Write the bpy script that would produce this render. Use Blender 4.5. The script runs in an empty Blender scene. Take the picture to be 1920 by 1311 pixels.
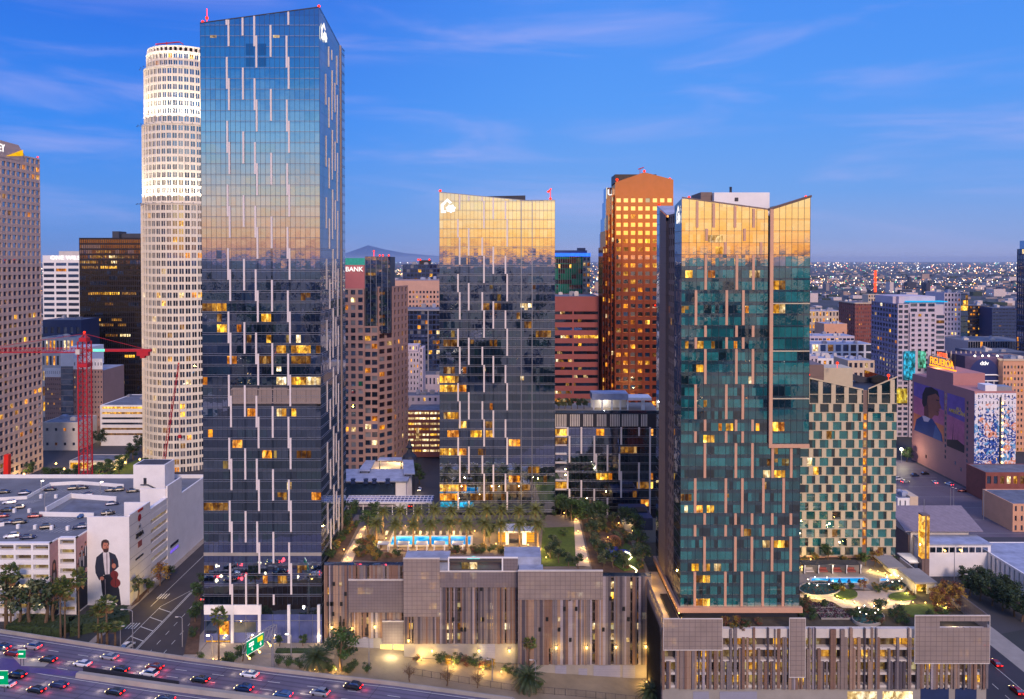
import bpy, math, random
from mathutils import Vector, Matrix
R = math.radians
SC = bpy.context.scene
COL = SC.collection
# ------------------------------------------------------------------ camera
F, CX, CH, PITCH = 1493.0, 960.0, 115.0, R(1.06)
HZ = 487.0
SHIFT = -((655.5 - HZ) - F*math.tan(PITCH)) / 1920.0
cam = bpy.data.cameras.new("camera"); camo = bpy.data.objects.new("camera", cam); COL.objects.link(camo)
camo.location = (0, 0, CH); camo.rotation_euler = (math.pi/2 - PITCH, 0, 0)
cam.sensor_width = 36.0; cam.lens = F/1920.0*36.0; cam.shift_y = SHIFT
cam.clip_start = 1.0; cam.clip_end = 200000.0
SC.camera = camo
SC.render.resolution_x = 1024; SC.render.resolution_y = 699
# ------------------------------------------------------------------ view
SC.view_settings.view_transform = 'Standard'; SC.view_settings.look = 'None'
SC.view_settings.exposure = 0.5; SC.view_settings.gamma = 1.0
SC.render.engine = 'CYCLES'
cy = SC.cycles
cy.max_bounces = 6; cy.diffuse_bounces = 2; cy.glossy_bounces = 3; cy.transmission_bounces = 4
cy.transparent_max_bounces = 8; cy.volume_bounces = 0
cy.sample_clamp_indirect = 3.0; cy.sample_clamp_direct = 0.0
cy.caustics_reflective = False; cy.caustics_refractive = False
cy.use_denoising = True
# ------------------------------------------------------------------ sky
def lin(c):
    def g(v):
        v /= 255.0
        return v/12.92 if v <= 0.04045 else ((v+0.055)/1.055)**2.4
    return tuple(g(v) for v in c)
def lin4(c, k=1.0):
    return tuple(v*k for v in lin(c)) + (1.0,)
class NT:
    def __init__(s, tree): s.t = tree; s.n = tree.nodes; s.l = tree.links; s.n.clear()
    def add(s, typ, **kw):
        n = s.n.new(typ)
        for k, v in kw.items():
            if k == 'inp':
                for i, x in v.items():
                    if hasattr(x, 'is_output'): s.l.new(x, n.inputs[i])
                    else: n.inputs[i].default_value = x
            else: setattr(n, k, v)
        return n
    def math(s, op, a, b=0.0, c=0.0, clamp=False):
        n = s.add('ShaderNodeMath', operation=op, use_clamp=clamp, inp={0: a, 1: b, 2: c}); return n.outputs[0]
    def ramp(s, fac, stops, interp='LINEAR'):
        n = s.add('ShaderNodeValToRGB'); cr = n.color_ramp; cr.interpolation = interp
        while len(cr.elements) > 1: cr.elements.remove(cr.elements[-1])
        cr.elements[0].position = stops[0][0]; cr.elements[0].color = stops[0][1]
        for p, c in stops[1:]:
            e = cr.elements.new(p); e.color = c
        s.l.new(fac, n.inputs[0]); return n.outputs[0]
    def mix(s, fac, a, b, typ='MIX'):
        n = s.add('ShaderNodeMix', data_type='RGBA', blend_type=typ)
        for sock, v in ((n.inputs[0], fac), (n.inputs[6], a), (n.inputs[7], b)):
            if hasattr(v, 'is_output'): s.l.new(v, sock)
            else: sock.default_value = v
        return n.outputs[2]
    def map(s, v, a, b, c=0.0, d=1.0, smooth=False):
        n = s.add('ShaderNodeMapRange', interpolation_type='SMOOTHSTEP' if smooth else 'LINEAR', inp={0: v, 1: a, 2: b, 3: c, 4: d}); return n.outputs[0]
SUN_AZ = Vector((0.20, -1.0, 0)).normalized()
SUN_EL = R(4.0)
world = bpy.data.worlds.new("World"); SC.world = world; world.use_nodes = True
w = NT(world.node_tree)
tc = w.add('ShaderNodeTexCoord').outputs['Generated']
sx = w.add('ShaderNodeSeparateXYZ', inp={0: tc})
dx, dy, dz = sx.outputs
hl = w.math('SQRT', w.math('ADD', w.math('MULTIPLY', dx, dx), w.math('ADD', w.math('MULTIPLY', dy, dy), 1e-6)))
az = w.math('DIVIDE', w.math('ADD', w.math('MULTIPLY', dx, SUN_AZ.x), w.math('MULTIPLY', dy, SUN_AZ.y)), hl)
el = w.map(dz, 0.0, 0.5, 0.0, 1.0)
east = w.ramp(el, [(0.0, lin4((162, 172, 214))), (0.05, lin4((134, 166, 222))), (0.16, lin4((100, 160, 234))),
                   (0.38, lin4((74, 152, 242))), (0.66, lin4((62, 140, 240))), (0.8, lin4((104, 134, 220))), (1.0, lin4((140, 168, 238), 1.12))])
east_l = w.ramp(el, [(0.0, lin4((100, 144, 210))), (0.10, lin4((70, 144, 228))), (0.30, lin4((22, 132, 238))),
                     (0.66, lin4((10, 98, 222))), (0.8, lin4((100, 130, 220))), (1.0, lin4((140, 168, 238), 1.12))])
side = w.map(w.math('DIVIDE', dx, hl), -0.45, 0.15, 1.0, 0.0, True)
east = w.mix(side, east, east_l)
west = w.ramp(el, [(0.0, lin4((255, 160, 74), 1.7)), (0.05, lin4((255, 186, 100), 1.9)), (0.13, lin4((255, 212, 150), 2.0)), (0.2, lin4((244, 220, 196), 1.5)),
                   (0.30, lin4((150, 196, 230), 1.3)), (0.44, lin4((74, 160, 230), 1.4)), (0.66, lin4((10, 110, 214), 1.1)), (0.82, lin4((130, 140, 205), 1.1)), (1.0, lin4((158, 170, 226), 1.12))])
west_l = w.ramp(el, [(0.0, lin4((232, 146, 112), 1.25)), (0.06, lin4((252, 190, 150), 1.3)), (0.14, lin4((228, 204, 190), 1.3)), (0.21, lin4((184, 198, 212), 1.2)),
                     (0.30, lin4((126, 184, 226), 1.35)), (0.44, lin4((20, 130, 212), 1.25)), (0.66, lin4((0, 78, 186), 1.1)), (0.82, lin4((120, 140, 210), 1.1)), (1.0, lin4((158, 170, 226), 1.12))])
wmix = w.map(az, 0.905, 0.98, 0.0, 1.0, True)
west = w.mix(wmix, west_l, west)
ew = w.map(az, -0.2, 0.75, 0.0, 1.0, True)
east = w.mix(1.0, east, (0.80, 0.80, 0.86, 1), 'MULTIPLY')
sky = w.mix(ew, east, west)
# thin wisps of cloud, stretched along the horizon
cmap = w.add('ShaderNodeMapping', inp={0: tc, 2: (0.0, R(-7.0), 0.0), 3: (1.6, 1.6, 11.0)})
cn = w.add('ShaderNodeTexNoise', inp={0: cmap.outputs[0], 2: 1.9, 3: 4.0, 4: 0.55}); cn.inputs['Distortion'].default_value = 0.5
cf = w.map(cn.outputs[0], 0.46, 0.82, 0.0, 0.42, True)
cf = w.math('MULTIPLY', cf, w.map(dz, 0.01, 0.07, 0.25, 1.0)); cf = w.math('MULTIPLY', cf, w.map(az, -0.2, 0.6, 1.0, 0.18))
sky = w.mix(cf, sky, w.mix(ew, lin4((176, 170, 226)), lin4((255, 214, 190))))
nis = w.add('ShaderNodeTexSky', sky_type='NISHITA', sun_disc=False, sun_elevation=SUN_EL)
nis.sun_rotation = math.atan2(SUN_AZ.x, SUN_AZ.y)
bg1 = w.add('ShaderNodeBackground', inp={0: sky, 1: 0.82})
bg2 = w.add('ShaderNodeBackground', inp={0: nis.outputs[0], 1: 0.012})
addb = w.add('ShaderNodeAddShader', inp={0: bg1.outputs[0], 1: bg2.outputs[0]})
low = w.add('ShaderNodeBackground', inp={0: lin4((40, 48, 84)), 1: 1.0})
mixb = w.add('ShaderNodeMixShader', inp={0: w.map(dz, -0.012, -0.004), 1: low.outputs[0], 2: addb.outputs[0]})
w.add('ShaderNodeOutputWorld', inp={0: mixb.outputs[0]})
# ------------------------------------------------------------------ last light of the sun, broad and warm
sl = bpy.data.lights.new("afterglow_sun", 'SUN'); sl.energy = 1.7; sl.angle = R(12.0); sl.color = (1.0, 0.73, 0.58)
so = bpy.data.objects.new("afterglow_sun", sl); COL.objects.link(so)
so.rotation_euler = Vector((-SUN_AZ.x*math.cos(R(28)), -SUN_AZ.y*math.cos(R(28)), -math.sin(R(28)))).to_track_quat('-Z', 'Y').to_euler()
# ------------------------------------------------------------------ building kit
def W(px, py, Y):
    """point of the place seen at photo pixel (px,py), Y metres away"""
    u = (px-CX)/F; v = (655.5-py)/F + SHIFT*1920.0/F
    d = Vector((u, math.cos(PITCH)+v*math.sin(PITCH), -math.sin(PITCH)+v*math.cos(PITCH)))
    k = Y/d.y
    return Vector((d.x*k, Y, CH+d.z*k))
def WX(px, Y, py=700): return W(px, py, Y).x
def WZ(py, Y, px=960): return W(px, py, Y).z
def G(px, py, z=0.0):
    """point on level z seen at photo pixel (px,py)"""
    a = W(px, py, 100.0); o = Vector((0, 0, CH)); d = a-o
    return o + d*((z-CH)/d.z)
def PX(p):
    p = Vector(p)-Vector((0, 0, CH)); c, s = math.cos(PITCH), math.sin(PITCH)
    dep = p.y*c - p.z*s
    if dep < 1: return (-9999, -9999, dep)
    up = p.y*s + p.z*c
    return (CX+F*p.x/dep, 655.5-F*(up/dep)+SHIFT*1920.0, dep)
OCC = [(380, 640, 20, 1205, 240), (824, 1040, 375, 950, 286), (1240, 1500, 390, 1170, 216), (612, 1215, 1065, 1270, 232), (1245, 1845, 1215, 1311, 206)]
def seen(p):
    x, y, d = PX(p)
    if not (-5 < x < 1925 and -5 < y < 1316): return False
    for x0, x1, y0, y1, Y in OCC:
        if x0 < x < x1 and y0 < y < y1 and p[1] > Y+6: return False
    return True
GXS = [-60, -45, -35, -25, -15, -5, 5, 15, 25, 35, 40]
def _tz(x):
    return -6.0*min(1.0, max(0.0, (x+60.0)/95.0))
def TZ(x):          # level of the ground: it falls six metres from left to right
    if x <= GXS[0]: return 0.0
    for a, b in zip(GXS, GXS[1:]):
        if x <= b: return _tz(a)+(_tz(b)-_tz(a))*(x-a)/(b-a)
    return -6.0

class MB:
    def __init__(s): s.v = []; s.f = []; s.m = []
    def poly(s, pts, m=0):
        i = len(s.v); s.v += [tuple(p) for p in pts]; s.f.append(tuple(range(i, i+len(pts)))); s.m.append(m)
    def hexa(s, c, m=0, skip=()):
        """c: 8 corners, bottom ring then top ring, counter-clockwise seen from above"""
        i = len(s.v); s.v += [tuple(p) for p in c]
        for k, f in enumerate(((3, 2, 1, 0), (4, 5, 6, 7), (0, 1, 5, 4), (1, 2, 6, 5), (2, 3, 7, 6), (3, 0, 4, 7))):
            if k not in skip: s.f.append(tuple(i+q for q in f)); s.m.append(m)
    def box(s, x0, x1, y0, y1, z0, z1, m=0):
        s.hexa([(x0, y0, z0), (x1, y0, z0), (x1, y1, z0), (x0, y1, z0), (x0, y0, z1), (x1, y0, z1), (x1, y1, z1), (x0, y1, z1)], m)
    def prism(s, pts, z0, z1, m=0, mt=None):
        n = len(pts); i = len(s.v)
        s.v += [(p[0], p[1], z0) for p in pts] + [(p[0], p[1], z1 if len(p) < 3 else p[2]) for p in pts]
        for k in range(n):
            q = (k+1) % n; s.f.append((i+k, i+q, i+n+q, i+n+k)); s.m.append(m)
        s.f.append(tuple(i+n+k for k in range(n))); s.m.append(m if mt is None else mt)
        s.f.append(tuple(i+k for k in reversed(range(n)))); s.m.append(m)
    def tube(s, pts, r, n=8, m=0, cap=True):
        pts = [Vector(p) for p in pts]; rs = r if isinstance(r, (list, tuple)) else [r]*len(pts)
        i = len(s.v)
        for k, p in enumerate(pts):
            t = (pts[min(k+1, len(pts)-1)]-pts[max(k-1, 0)]).normalized()
            a = t.cross(Vector((0, 0, 1)) if abs(t.z) < 0.9 else Vector((1, 0, 0))).normalized(); b = t.cross(a)
            for j in range(n):
                an = 2*math.pi*j/n; s.v.append(tuple(p+(a*math.cos(an)+b*math.sin(an))*rs[k]))
        for k in range(len(pts)-1):
            for j in range(n):
                q = (j+1) % n; s.f.append((i+k*n+j, i+(k+1)*n+j, i+(k+1)*n+q, i+k*n+q)); s.m.append(m)
        if cap:
            s.f.append(tuple(i+j for j in range(n))); s.m.append(m)
            s.f.append(tuple(i+(len(pts)-1)*n+j for j in reversed(range(n)))); s.m.append(m)
    def lathe(s, prof, c=(0, 0), n=16, m=0, z=0.0):
        i = len(s.v)
        for r, h in prof:
            for j in range(n):
                an = 2*math.pi*j/n; s.v.append((c[0]+r*math.cos(an), c[1]+r*math.sin(an), z+h))
        for k in range(len(prof)-1):
            for j in range(n):
                q = (j+1) % n; s.f.append((i+k*n+j, i+k*n+q, i+(k+1)*n+q, i+(k+1)*n+j)); s.m.append(m)
        s.f.append(tuple(i+j for j in reversed(range(n)))); s.m.append(m)
        s.f.append(tuple(i+(len(prof)-1)*n+j for j in range(n))); s.m.append(m)
    def blob(s, c, r, m=0, n=8, k=5):
        prof = [(max(0.02, math.sin(math.pi*q/k))*r, -math.cos(math.pi*q/k)*r) for q in range(k+1)]
        s.lathe(prof, (c[0], c[1]), n, m, c[2])
    def build(s, name, mats, parent=None, smooth=False, **props):
        o = (0, 0, 0)
        if parent is not None:
            o = parent.get('_o') or (0, 0, 0)
            if parent.get('_o') is None and parent.parent is not None: o = parent.parent.get('_o') or (0, 0, 0)
        me = bpy.data.meshes.new(name)
        me.from_pydata([(a-o[0], b-o[1], c-o[2]) for a, b, c in s.v], [], s.f)
        mats = mats if isinstance(mats, (list, tuple)) else [mats]
        for mt in mats: me.materials.append(mt)
        if len(mats) > 1: me.polygons.foreach_set('material_index', s.m)
        if smooth: me.polygons.foreach_set('use_smooth', [True]*len(s.f))
        ob = bpy.data.objects.new(name, me); COL.objects.link(ob)
        if parent is not None: ob.parent = parent
        for k, v in props.items(): ob[k] = v
        return ob
class Fr:
    """facade frame: u along the wall, d outwards, z up"""
    def __init__(s, x, y, ux, uy):
        l = math.hypot(ux, uy); s.x, s.y, s.ux, s.uy = x, y, ux/l, uy/l; s.nx, s.ny = s.uy, -s.ux
    def p(s, u, d, z): return (s.x+s.ux*u+s.nx*d, s.y+s.uy*u+s.ny*d, z)
    def quad(s, mb, u0, u1, z0, z1, d=0.0, m=0): mb.poly([s.p(u0, d, z0), s.p(u1, d, z0), s.p(u1, d, z1), s.p(u0, d, z1)], m)
    def poly(s, mb, pts, d=0.0, m=0): mb.poly([s.p(u, d, z) for u, z in pts], m)
    def box(s, mb, u0, u1, d0, d1, z0, z1, m=0):
        mb.hexa([s.p(u0, d1, z0), s.p(u1, d1, z0), s.p(u1, d0, z0), s.p(u0, d0, z0), s.p(u0, d1, z1), s.p(u1, d1, z1), s.p(u1, d0, z1), s.p(u0, d0, z1)], m)
def thing(name, label, cat, loc, group=None):
    o = bpy.data.objects.new(name, None); COL.objects.link(o); o.location = loc; o['_o'] = tuple(loc)
    o['label'] = label; o['category'] = cat
    if group: o['group'] = group
    return o
def tag(o, label, cat, group=None):
    o['label'] = label; o['category'] = cat
    if group: o['group'] = group
    return o
def copy_tree(o, loc, rz=0.0, sc=None, label=None, group=None, parent=None):
    c = o.copy(); COL.objects.link(c)
    if parent is None:
        c.location = loc; c.rotation_euler = (0, 0, rz)
        if sc: c.scale = (sc, sc, sc) if not isinstance(sc, tuple) else sc
        if label: c['label'] = label
        if group: c['group'] = group
        c['_o'] = tuple(loc)
    else: c.parent = parent
    for ch in list(o.children): copy_tree(ch, None, parent=c)
    return c
# ------------------------------------------------------------------ materials
def mat(name, c, rough=0.7, metal=0.0, var=0.18, scale=0.6, bump=0.0, spec=0.5, extra=None):
    """plain surface whose colour wanders a little; c is the sRGB colour of the thing itself"""
    m = bpy.data.materials.new(name); m.use_nodes = True; t = NT(m.node_tree)
    b = t.add('ShaderNodeBsdfPrincipled'); o = t.add('ShaderNodeOutputMaterial', inp={0: b.outputs[0]})
    pos = t.add('ShaderNodeNewGeometry').outputs['Position']
    n = t.add('ShaderNodeTexNoise', inp={0: pos, 2: scale, 3: 5.0, 4: 0.6})
    k = t.map(n.outputs[0], 0.3, 0.7, 1.0-var, 1.0+var)
    col = t.mix(1.0, lin4(c), k, 'MULTIPLY')
    if extra: col = extra(t, pos, col)
    t.l.new(col, b.inputs['Base Color'])
    b.inputs['Roughness'].default_value = rough; b.inputs['Metallic'].default_value = metal
    b.inputs['Specular IOR Level'].default_value = spec
    if bump:
        bp = t.add('ShaderNodeBump', inp={'Strength': bump, 'Height': n.outputs[0]}); t.l.new(bp.outputs[0], b.inputs['Normal'])
    return m
def glass(name, tint, base, refl=0.5, wave=0.02, var=0.5, wscale=0.35, rough=0.0):
    """coated window glass: dark room colour behind a partly mirroring skin"""
    m = bpy.data.materials.new(name); m.use_nodes = True; t = NT(m.node_tree)
    geo = t.add('ShaderNodeNewGeometry'); pos = geo.outputs['Position']
    n = t.add('ShaderNodeTexNoise', inp={0: pos, 2: wscale, 3: 3.0})
    n2 = t.add('ShaderNodeTexNoise', inp={0: pos, 2: 0.22, 3: 4.0})
    col = t.mix(1.0, lin4(base), t.map(n2.outputs[0], 0.3, 0.7, 1.0-var, 1.0+var), 'MULTIPLY')
    d = t.add('ShaderNodeBsdfDiffuse', inp={0: col})
    bp = t.add('ShaderNodeBump', inp={'Strength': wave, 'Distance': 1.0, 'Height': n.outputs[0]})
    g = t.add('ShaderNodeBsdfGlossy', inp={0: lin4(tint), 1: rough, 'Normal': bp.outputs[0]})
    fr = t.add('ShaderNodeLayerWeight', inp={0: 0.22})
    fac = t.math('ADD', t.math('MULTIPLY', fr.outputs[1], 1.0-refl), refl, clamp=True)
    mx = t.add('ShaderNodeMixShader', inp={0: fac, 1: d.outputs[0], 2: g.outputs[0]})
    t.add('ShaderNodeOutputMaterial', inp={0: mx.outputs[0]})
    return m
def lit(name, c, k=1.0, mess=0.75, scale=0.55, refl=0.06):
    """a lit room behind glass: uneven light, darker furniture and curtains"""
    m = bpy.data.materials.new(name); m.use_nodes = True; t = NT(m.node_tree)
    geo = t.add('ShaderNodeNewGeometry'); pos = geo.outputs['Position']; oi = t.add('ShaderNodeObjectInfo')
    rnd = t.math('FRACT', t.math('ADD', geo.outputs['Random Per Island'], oi.outputs['Random']))
    mp = t.add('ShaderNodeMapping', inp={0: pos, 3: (1.0, 1.0, 0.7)})
    n = t.add('ShaderNodeTexNoise', inp={0: mp.outputs[0], 2: scale, 3: 3.0, 4: 0.7})
    mp2 = t.add('ShaderNodeMapping', inp={0: pos, 3: (1.0, 1.0, 0.45)})
    vo = t.add('ShaderNodeTexVoronoi', distance='CHEBYCHEV', inp={0: mp2.outputs[0], 2: 0.95})
    sp = t.add('ShaderNodeSeparateXYZ', inp={0: vo.outputs['Color']})
    v = t.map(n.outputs[0], 0.34, 0.66, 1.0-mess, 1.2)
    v = t.math('MULTIPLY', v, t.map(sp.outputs[0], 0.0, 1.0, 0.45, 1.3))
    v = t.math('MULTIPLY', v, t.map(rnd, 0.0, 1.0, 0.5, 1.2))
    hue = t.mix(t.map(sp.outputs[1], 0.35, 0.9, 0.0, 0.55), lin4(c), lin4((min(255, c[0]), min(255, c[1]+34), min(255, c[2]+80))))
    e = t.add('ShaderNodeEmission', inp={0: t.mix(v, lin4((c[0]*.8, c[1]*0.62, c[2]*0.45)), hue), 1: t.math('MULTIPLY', v, k)})
    g = t.add('ShaderNodeBsdfGlossy', inp={0: (0.8, 0.85, 0.9, 1), 1: 0.0})
    mx = t.add('ShaderNodeMixShader', inp={0: refl, 1: e.outputs[0], 2: g.outputs[0]})
    t.add('ShaderNodeOutputMaterial', inp={0: mx.outputs[0]})
    m.cycles.emission_sampling = 'NONE'
    return m
def emit(name, c, k=1.0, sample=False):
    m = bpy.data.materials.new(name); m.use_nodes = True; t = NT(m.node_tree)
    oi = t.add('ShaderNodeTexNoise', inp={0: t.add('ShaderNodeNewGeometry').outputs['Position'], 2: 0.8})
    e = t.add('ShaderNodeEmission', inp={0: lin4(c), 1: t.map(oi.outputs[0], 0.2, 0.8, 0.75*k, 1.2*k)})
    t.add('ShaderNodeOutputMaterial', inp={0: e.outputs[0]})
    m.cycles.emission_sampling = 'AUTO' if sample else 'NONE'
    return m
def grid_extra(su, sz, wid, dark=0.45, horiz=True, vert=True, ang=0.0):
    """joints between cladding panels: a dark line every su along x+y and every sz up"""
    def f(t, pos, col):
        s = t.add('ShaderNodeSeparateXYZ', inp={0: pos})
        a = t.math('ADD', s.outputs[0], t.math('MULTIPLY', s.outputs[1], 1.0))
        ln = None
        for v, st, on in ((a, su, vert), (s.outputs[2], sz, horiz)):
            if not on: continue
            q = t.math('LESS_THAN', t.math('FRACT', t.math('DIVIDE', t.math('ADD', v, 1000.0), st)), wid/st)
            ln = q if ln is None else t.math('MAXIMUM', ln, q)
        return t.mix(t.math('MULTIPLY', ln, 1.0-dark), col, (0.02, 0.02, 0.025, 1))
    return f
M = {}
M['white'] = mat('white_paint', (236, 233, 234), 0.6, var=0.06, scale=0.25)
M['offwhite'] = mat('off_white_concrete', (206, 198, 192), 0.8, var=0.10, scale=0.3)
M['fin'] = mat('white_metal_fin', (226, 216, 216), 0.4, var=0.04)
M['metal'] = mat('grey_metal', (150, 150, 160), 0.4, 0.3, var=0.08)
M['dmetal'] = mat('dark_metal', (44, 46, 58), 0.5, 0.2, var=0.1)
M['mull'] = mat('mullion_metal', (138, 142, 156), 0.35, 0.6, var=0.06)
M['mull_d'] = mat('dark_mullion', (46, 54, 72), 0.4, 0.3, var=0.06)
M['black'] = mat('black_paint', (22, 23, 28), 0.5, var=0.1)
M['roof'] = mat('grey_roof', (104, 110, 126), 0.9, var=0.32, scale=0.22)
M['roof_w'] = mat('pale_roof', (152, 160, 184), 0.9, var=0.26, scale=0.25)
M['roof_d'] = mat('dark_roof', (66, 68, 80), 0.9, var=0.2, scale=0.15)
M['conc'] = mat('concrete', (152, 146, 140), 0.85, var=0.14, scale=0.2)
M['asph'] = mat('asphalt', (62, 56, 58), 0.75, var=0.20, scale=0.12)
M['asph_d'] = mat('dark_asphalt', (50, 46, 54), 0.7, var=0.2, scale=0.1)
M['paint'] = mat('road_paint', (205, 205, 200), 0.7, var=0.12, scale=1.5)
M['walk'] = mat('pavement_slabs', (150, 140, 130), 0.85, var=0.1, scale=0.4, extra=grid_extra(1.5, 99, 0.05, 0.7, horiz=False))
M['brown'] = mat('brown_earth', (88, 66, 52), 0.95, var=0.35, scale=0.5, bump=0.3)
M['grass'] = mat('lawn', (72, 92, 30), 0.95, var=0.3, scale=1.2, bump=0.4)
M['hedge'] = mat('hedge_leaf', (44, 62, 30), 0.8, var=0.5, scale=1.6, bump=0.5)
M['leaf'] = mat('green_leaf', (60, 86, 38), 0.6, var=0.5, scale=0.9)
M['leaf_d'] = mat('dark_leaf', (40, 62, 36), 0.6, var=0.5, scale=0.9)
M['leaf_o'] = mat('olive_leaf', (88, 96, 62), 0.6, var=0.4, scale=0.9)
M['leaf_r'] = mat('reddish_leaf', (110, 66, 48), 0.7, var=0.4, scale=1.1)
M['leaf_y'] = mat('yellow_leaf', (150, 120, 40), 0.7, var=0.35, scale=1.0)
M['frond'] = mat('palm_frond', (104, 108, 52), 0.55, var=0.4, scale=0.8)
M['frond_d'] = mat('dark_palm_frond', (62, 78, 46), 0.55, var=0.4, scale=0.8)
M['dead'] = mat('dry_frond', (140, 104, 66), 0.9, var=0.3, scale=1.0)
M['bark'] = mat('bark', (104, 84, 66), 0.9, var=0.3, scale=2.0, bump=0.4)
M['g_dark'] = glass('dark_window', (205, 210, 225), (20, 26, 38), 0.30, 0.01)
M['g_blue'] = glass('blue_window', (200, 215, 235), (30, 48, 72), 0.40, 0.01)
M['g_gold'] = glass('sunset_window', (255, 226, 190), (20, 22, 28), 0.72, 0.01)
M['g_blind'] = glass('blind_window', (200, 205, 215), (120, 122, 130), 0.20, 0.01)
M['l_y'] = lit('lit_yellow', (255, 190, 52), 1.5)
M['l_a'] = lit('lit_amber', (255, 160, 32), 1.25)
M['l_w'] = lit('lit_cream', (255, 228, 160), 1.4)
M['l_deck'] = lit('lit_car_deck', (214, 178, 100), .42, .5, .35)
M['l_dim'] = lit('lit_dim', (200, 140, 50), 0.6)
M['red_lamp'] = emit('red_beacon', (255, 46, 20), 2.4)
M['white_lamp'] = emit('white_lamp', (255, 240, 214), 9.0)
M['warm_lamp'] = emit('warm_lamp', (255, 196, 96), 7.0)
M['sign_w'] = emit('white_sign', (255, 248, 245), 1.05)
WIN = [M['g_dark'], M['g_blue'], M['g_blind'], M['l_y'], M['l_a'], M['l_w'], M['l_dim'], M['l_deck'], M['g_gold']]

def lamp(name, loc, watts, c=(1.0, 0.72, 0.36), r=0.25, parent=None, spot=None, aim=None):
    l = bpy.data.lights.new(name, 'SPOT' if spot else 'POINT'); l.energy = watts; l.color = c; l.shadow_soft_size = r
    if spot: l.spot_size = spot; l.spot_blend = 0.8
    o = bpy.data.objects.new(name, l); COL.objects.link(o)
    if parent is not None:
        o.parent = parent; b = parent.get('_o') or (0, 0, 0); loc = (loc[0]-b[0], loc[1]-b[1], loc[2]-b[2])
    o.location = loc
    if aim is not None: o.rotation_euler = Vector(aim).to_track_quat('-Z', 'Y').to_euler()
    return o

def add_windows(root, wins, name='window', mats=None, cap=100):
    """wins: (frame,u0,u1,z0,z1,d,mat). The largest in view become parts of their own, the rest one part."""
    mats = mats or WIN
    rk = []
    for i, (fr, u0, u1, z0, z1, d, m) in enumerate(wins):
        c = fr.p((u0+u1)/2, d, (z0+z1)/2)
        x, y, dep = PX(c)
        a = (u1-u0)*(z1-z0)/max(1.0, dep)**2 if seen(c) else -dep
        rk.append((-a, i))
    rk.sort()
    own = set(i for a, i in rk[:cap])
    rest = MB()
    for i, (fr, u0, u1, z0, z1, d, m) in enumerate(wins):
        if i in own:
            b = MB(); fr.quad(b, u0, u1, z0, z1, d, 0); b.build(name, mats[m], root)
        else: fr.quad(rest, u0, u1, z0, z1, d, m)
    if rest.f: rest.build(name, mats, root, kind='stuff')

def pick(rng, p_lit, blind=0.12):
    r = rng.random()
    if r < p_lit: return rng.choice((3, 3, 4, 4, 5, 6))
    if r < p_lit+blind: return 2
    return 0 if rng.random() < 0.65 else 1

def grid_wall(mb, wins, fr, L, z0, z1, ncol, nrow, fw, fh, rng, p_lit=0.1, rec=0.35, m=0, foot=0.0, head=0.0, edge=0.0, rowlit=None, blind=0.12, sill=0.5, skipf=None, mfn=None):
    """a real wall with openings: piers, spandrels and the windows set back in them"""
    cw = (L-2*edge)/ncol; rh = (z1-z0-foot-head)/nrow
    ww = cw*fw; wh = rh*fh
    x = 0.0
    for c in range(ncol+1):
        a = edge+cw*c-(cw-ww)/2 if c > 0 else 0.0
        b = edge+cw*c+(cw-ww)/2 if c < ncol else L
        fr.box(mb, a, b, -rec-0.1, 0.0, z0, z1, m)
    for c in range(ncol):
        a = edge+cw*c+(cw-ww)/2; b = a+ww
        prev = z0
        for r in range(nrow):
            zz = z0+foot+rh*r+(rh-wh)*sill
            if skipf and skipf(c, r): continue
            fr.box(mb, a, b, -rec-0.1, -0.04, prev, zz, m)
            pl = p_lit*(rowlit[r] if rowlit else 1.0)
            wins.append((fr, a, b, zz, zz+wh, -rec, mfn(c, r) if mfn else pick(rng, pl, blind)))
            prev = zz+wh
        fr.box(mb, a, b, -rec-0.1, -0.04, prev, z1, m)

def roof_units(root, x0, x1, y0, y1, z, n, rng, s=1.0):
    for k in range(n):
        a, b, h = rng.uniform(1.5, 4.0)*s, rng.uniform(1.5, 4.0)*s, rng.uniform(1.0, 2.6)*s
        x = rng.uniform(x0, max(x0+.1, x1-a)); y = rng.uniform(y0, max(y0+.1, y1-b))
        mb = MB(); mb.box(x, x+a, y, y+b, z, z+h); mb.box(x+a*.2, x+a*.8, y+b*.2, y+b*.8, z+h, z+h+0.3)
        mb.build('rooftop_unit', rng.choice((M['metal'], M['roof_w'], M['offwhite'])), root)

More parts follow.
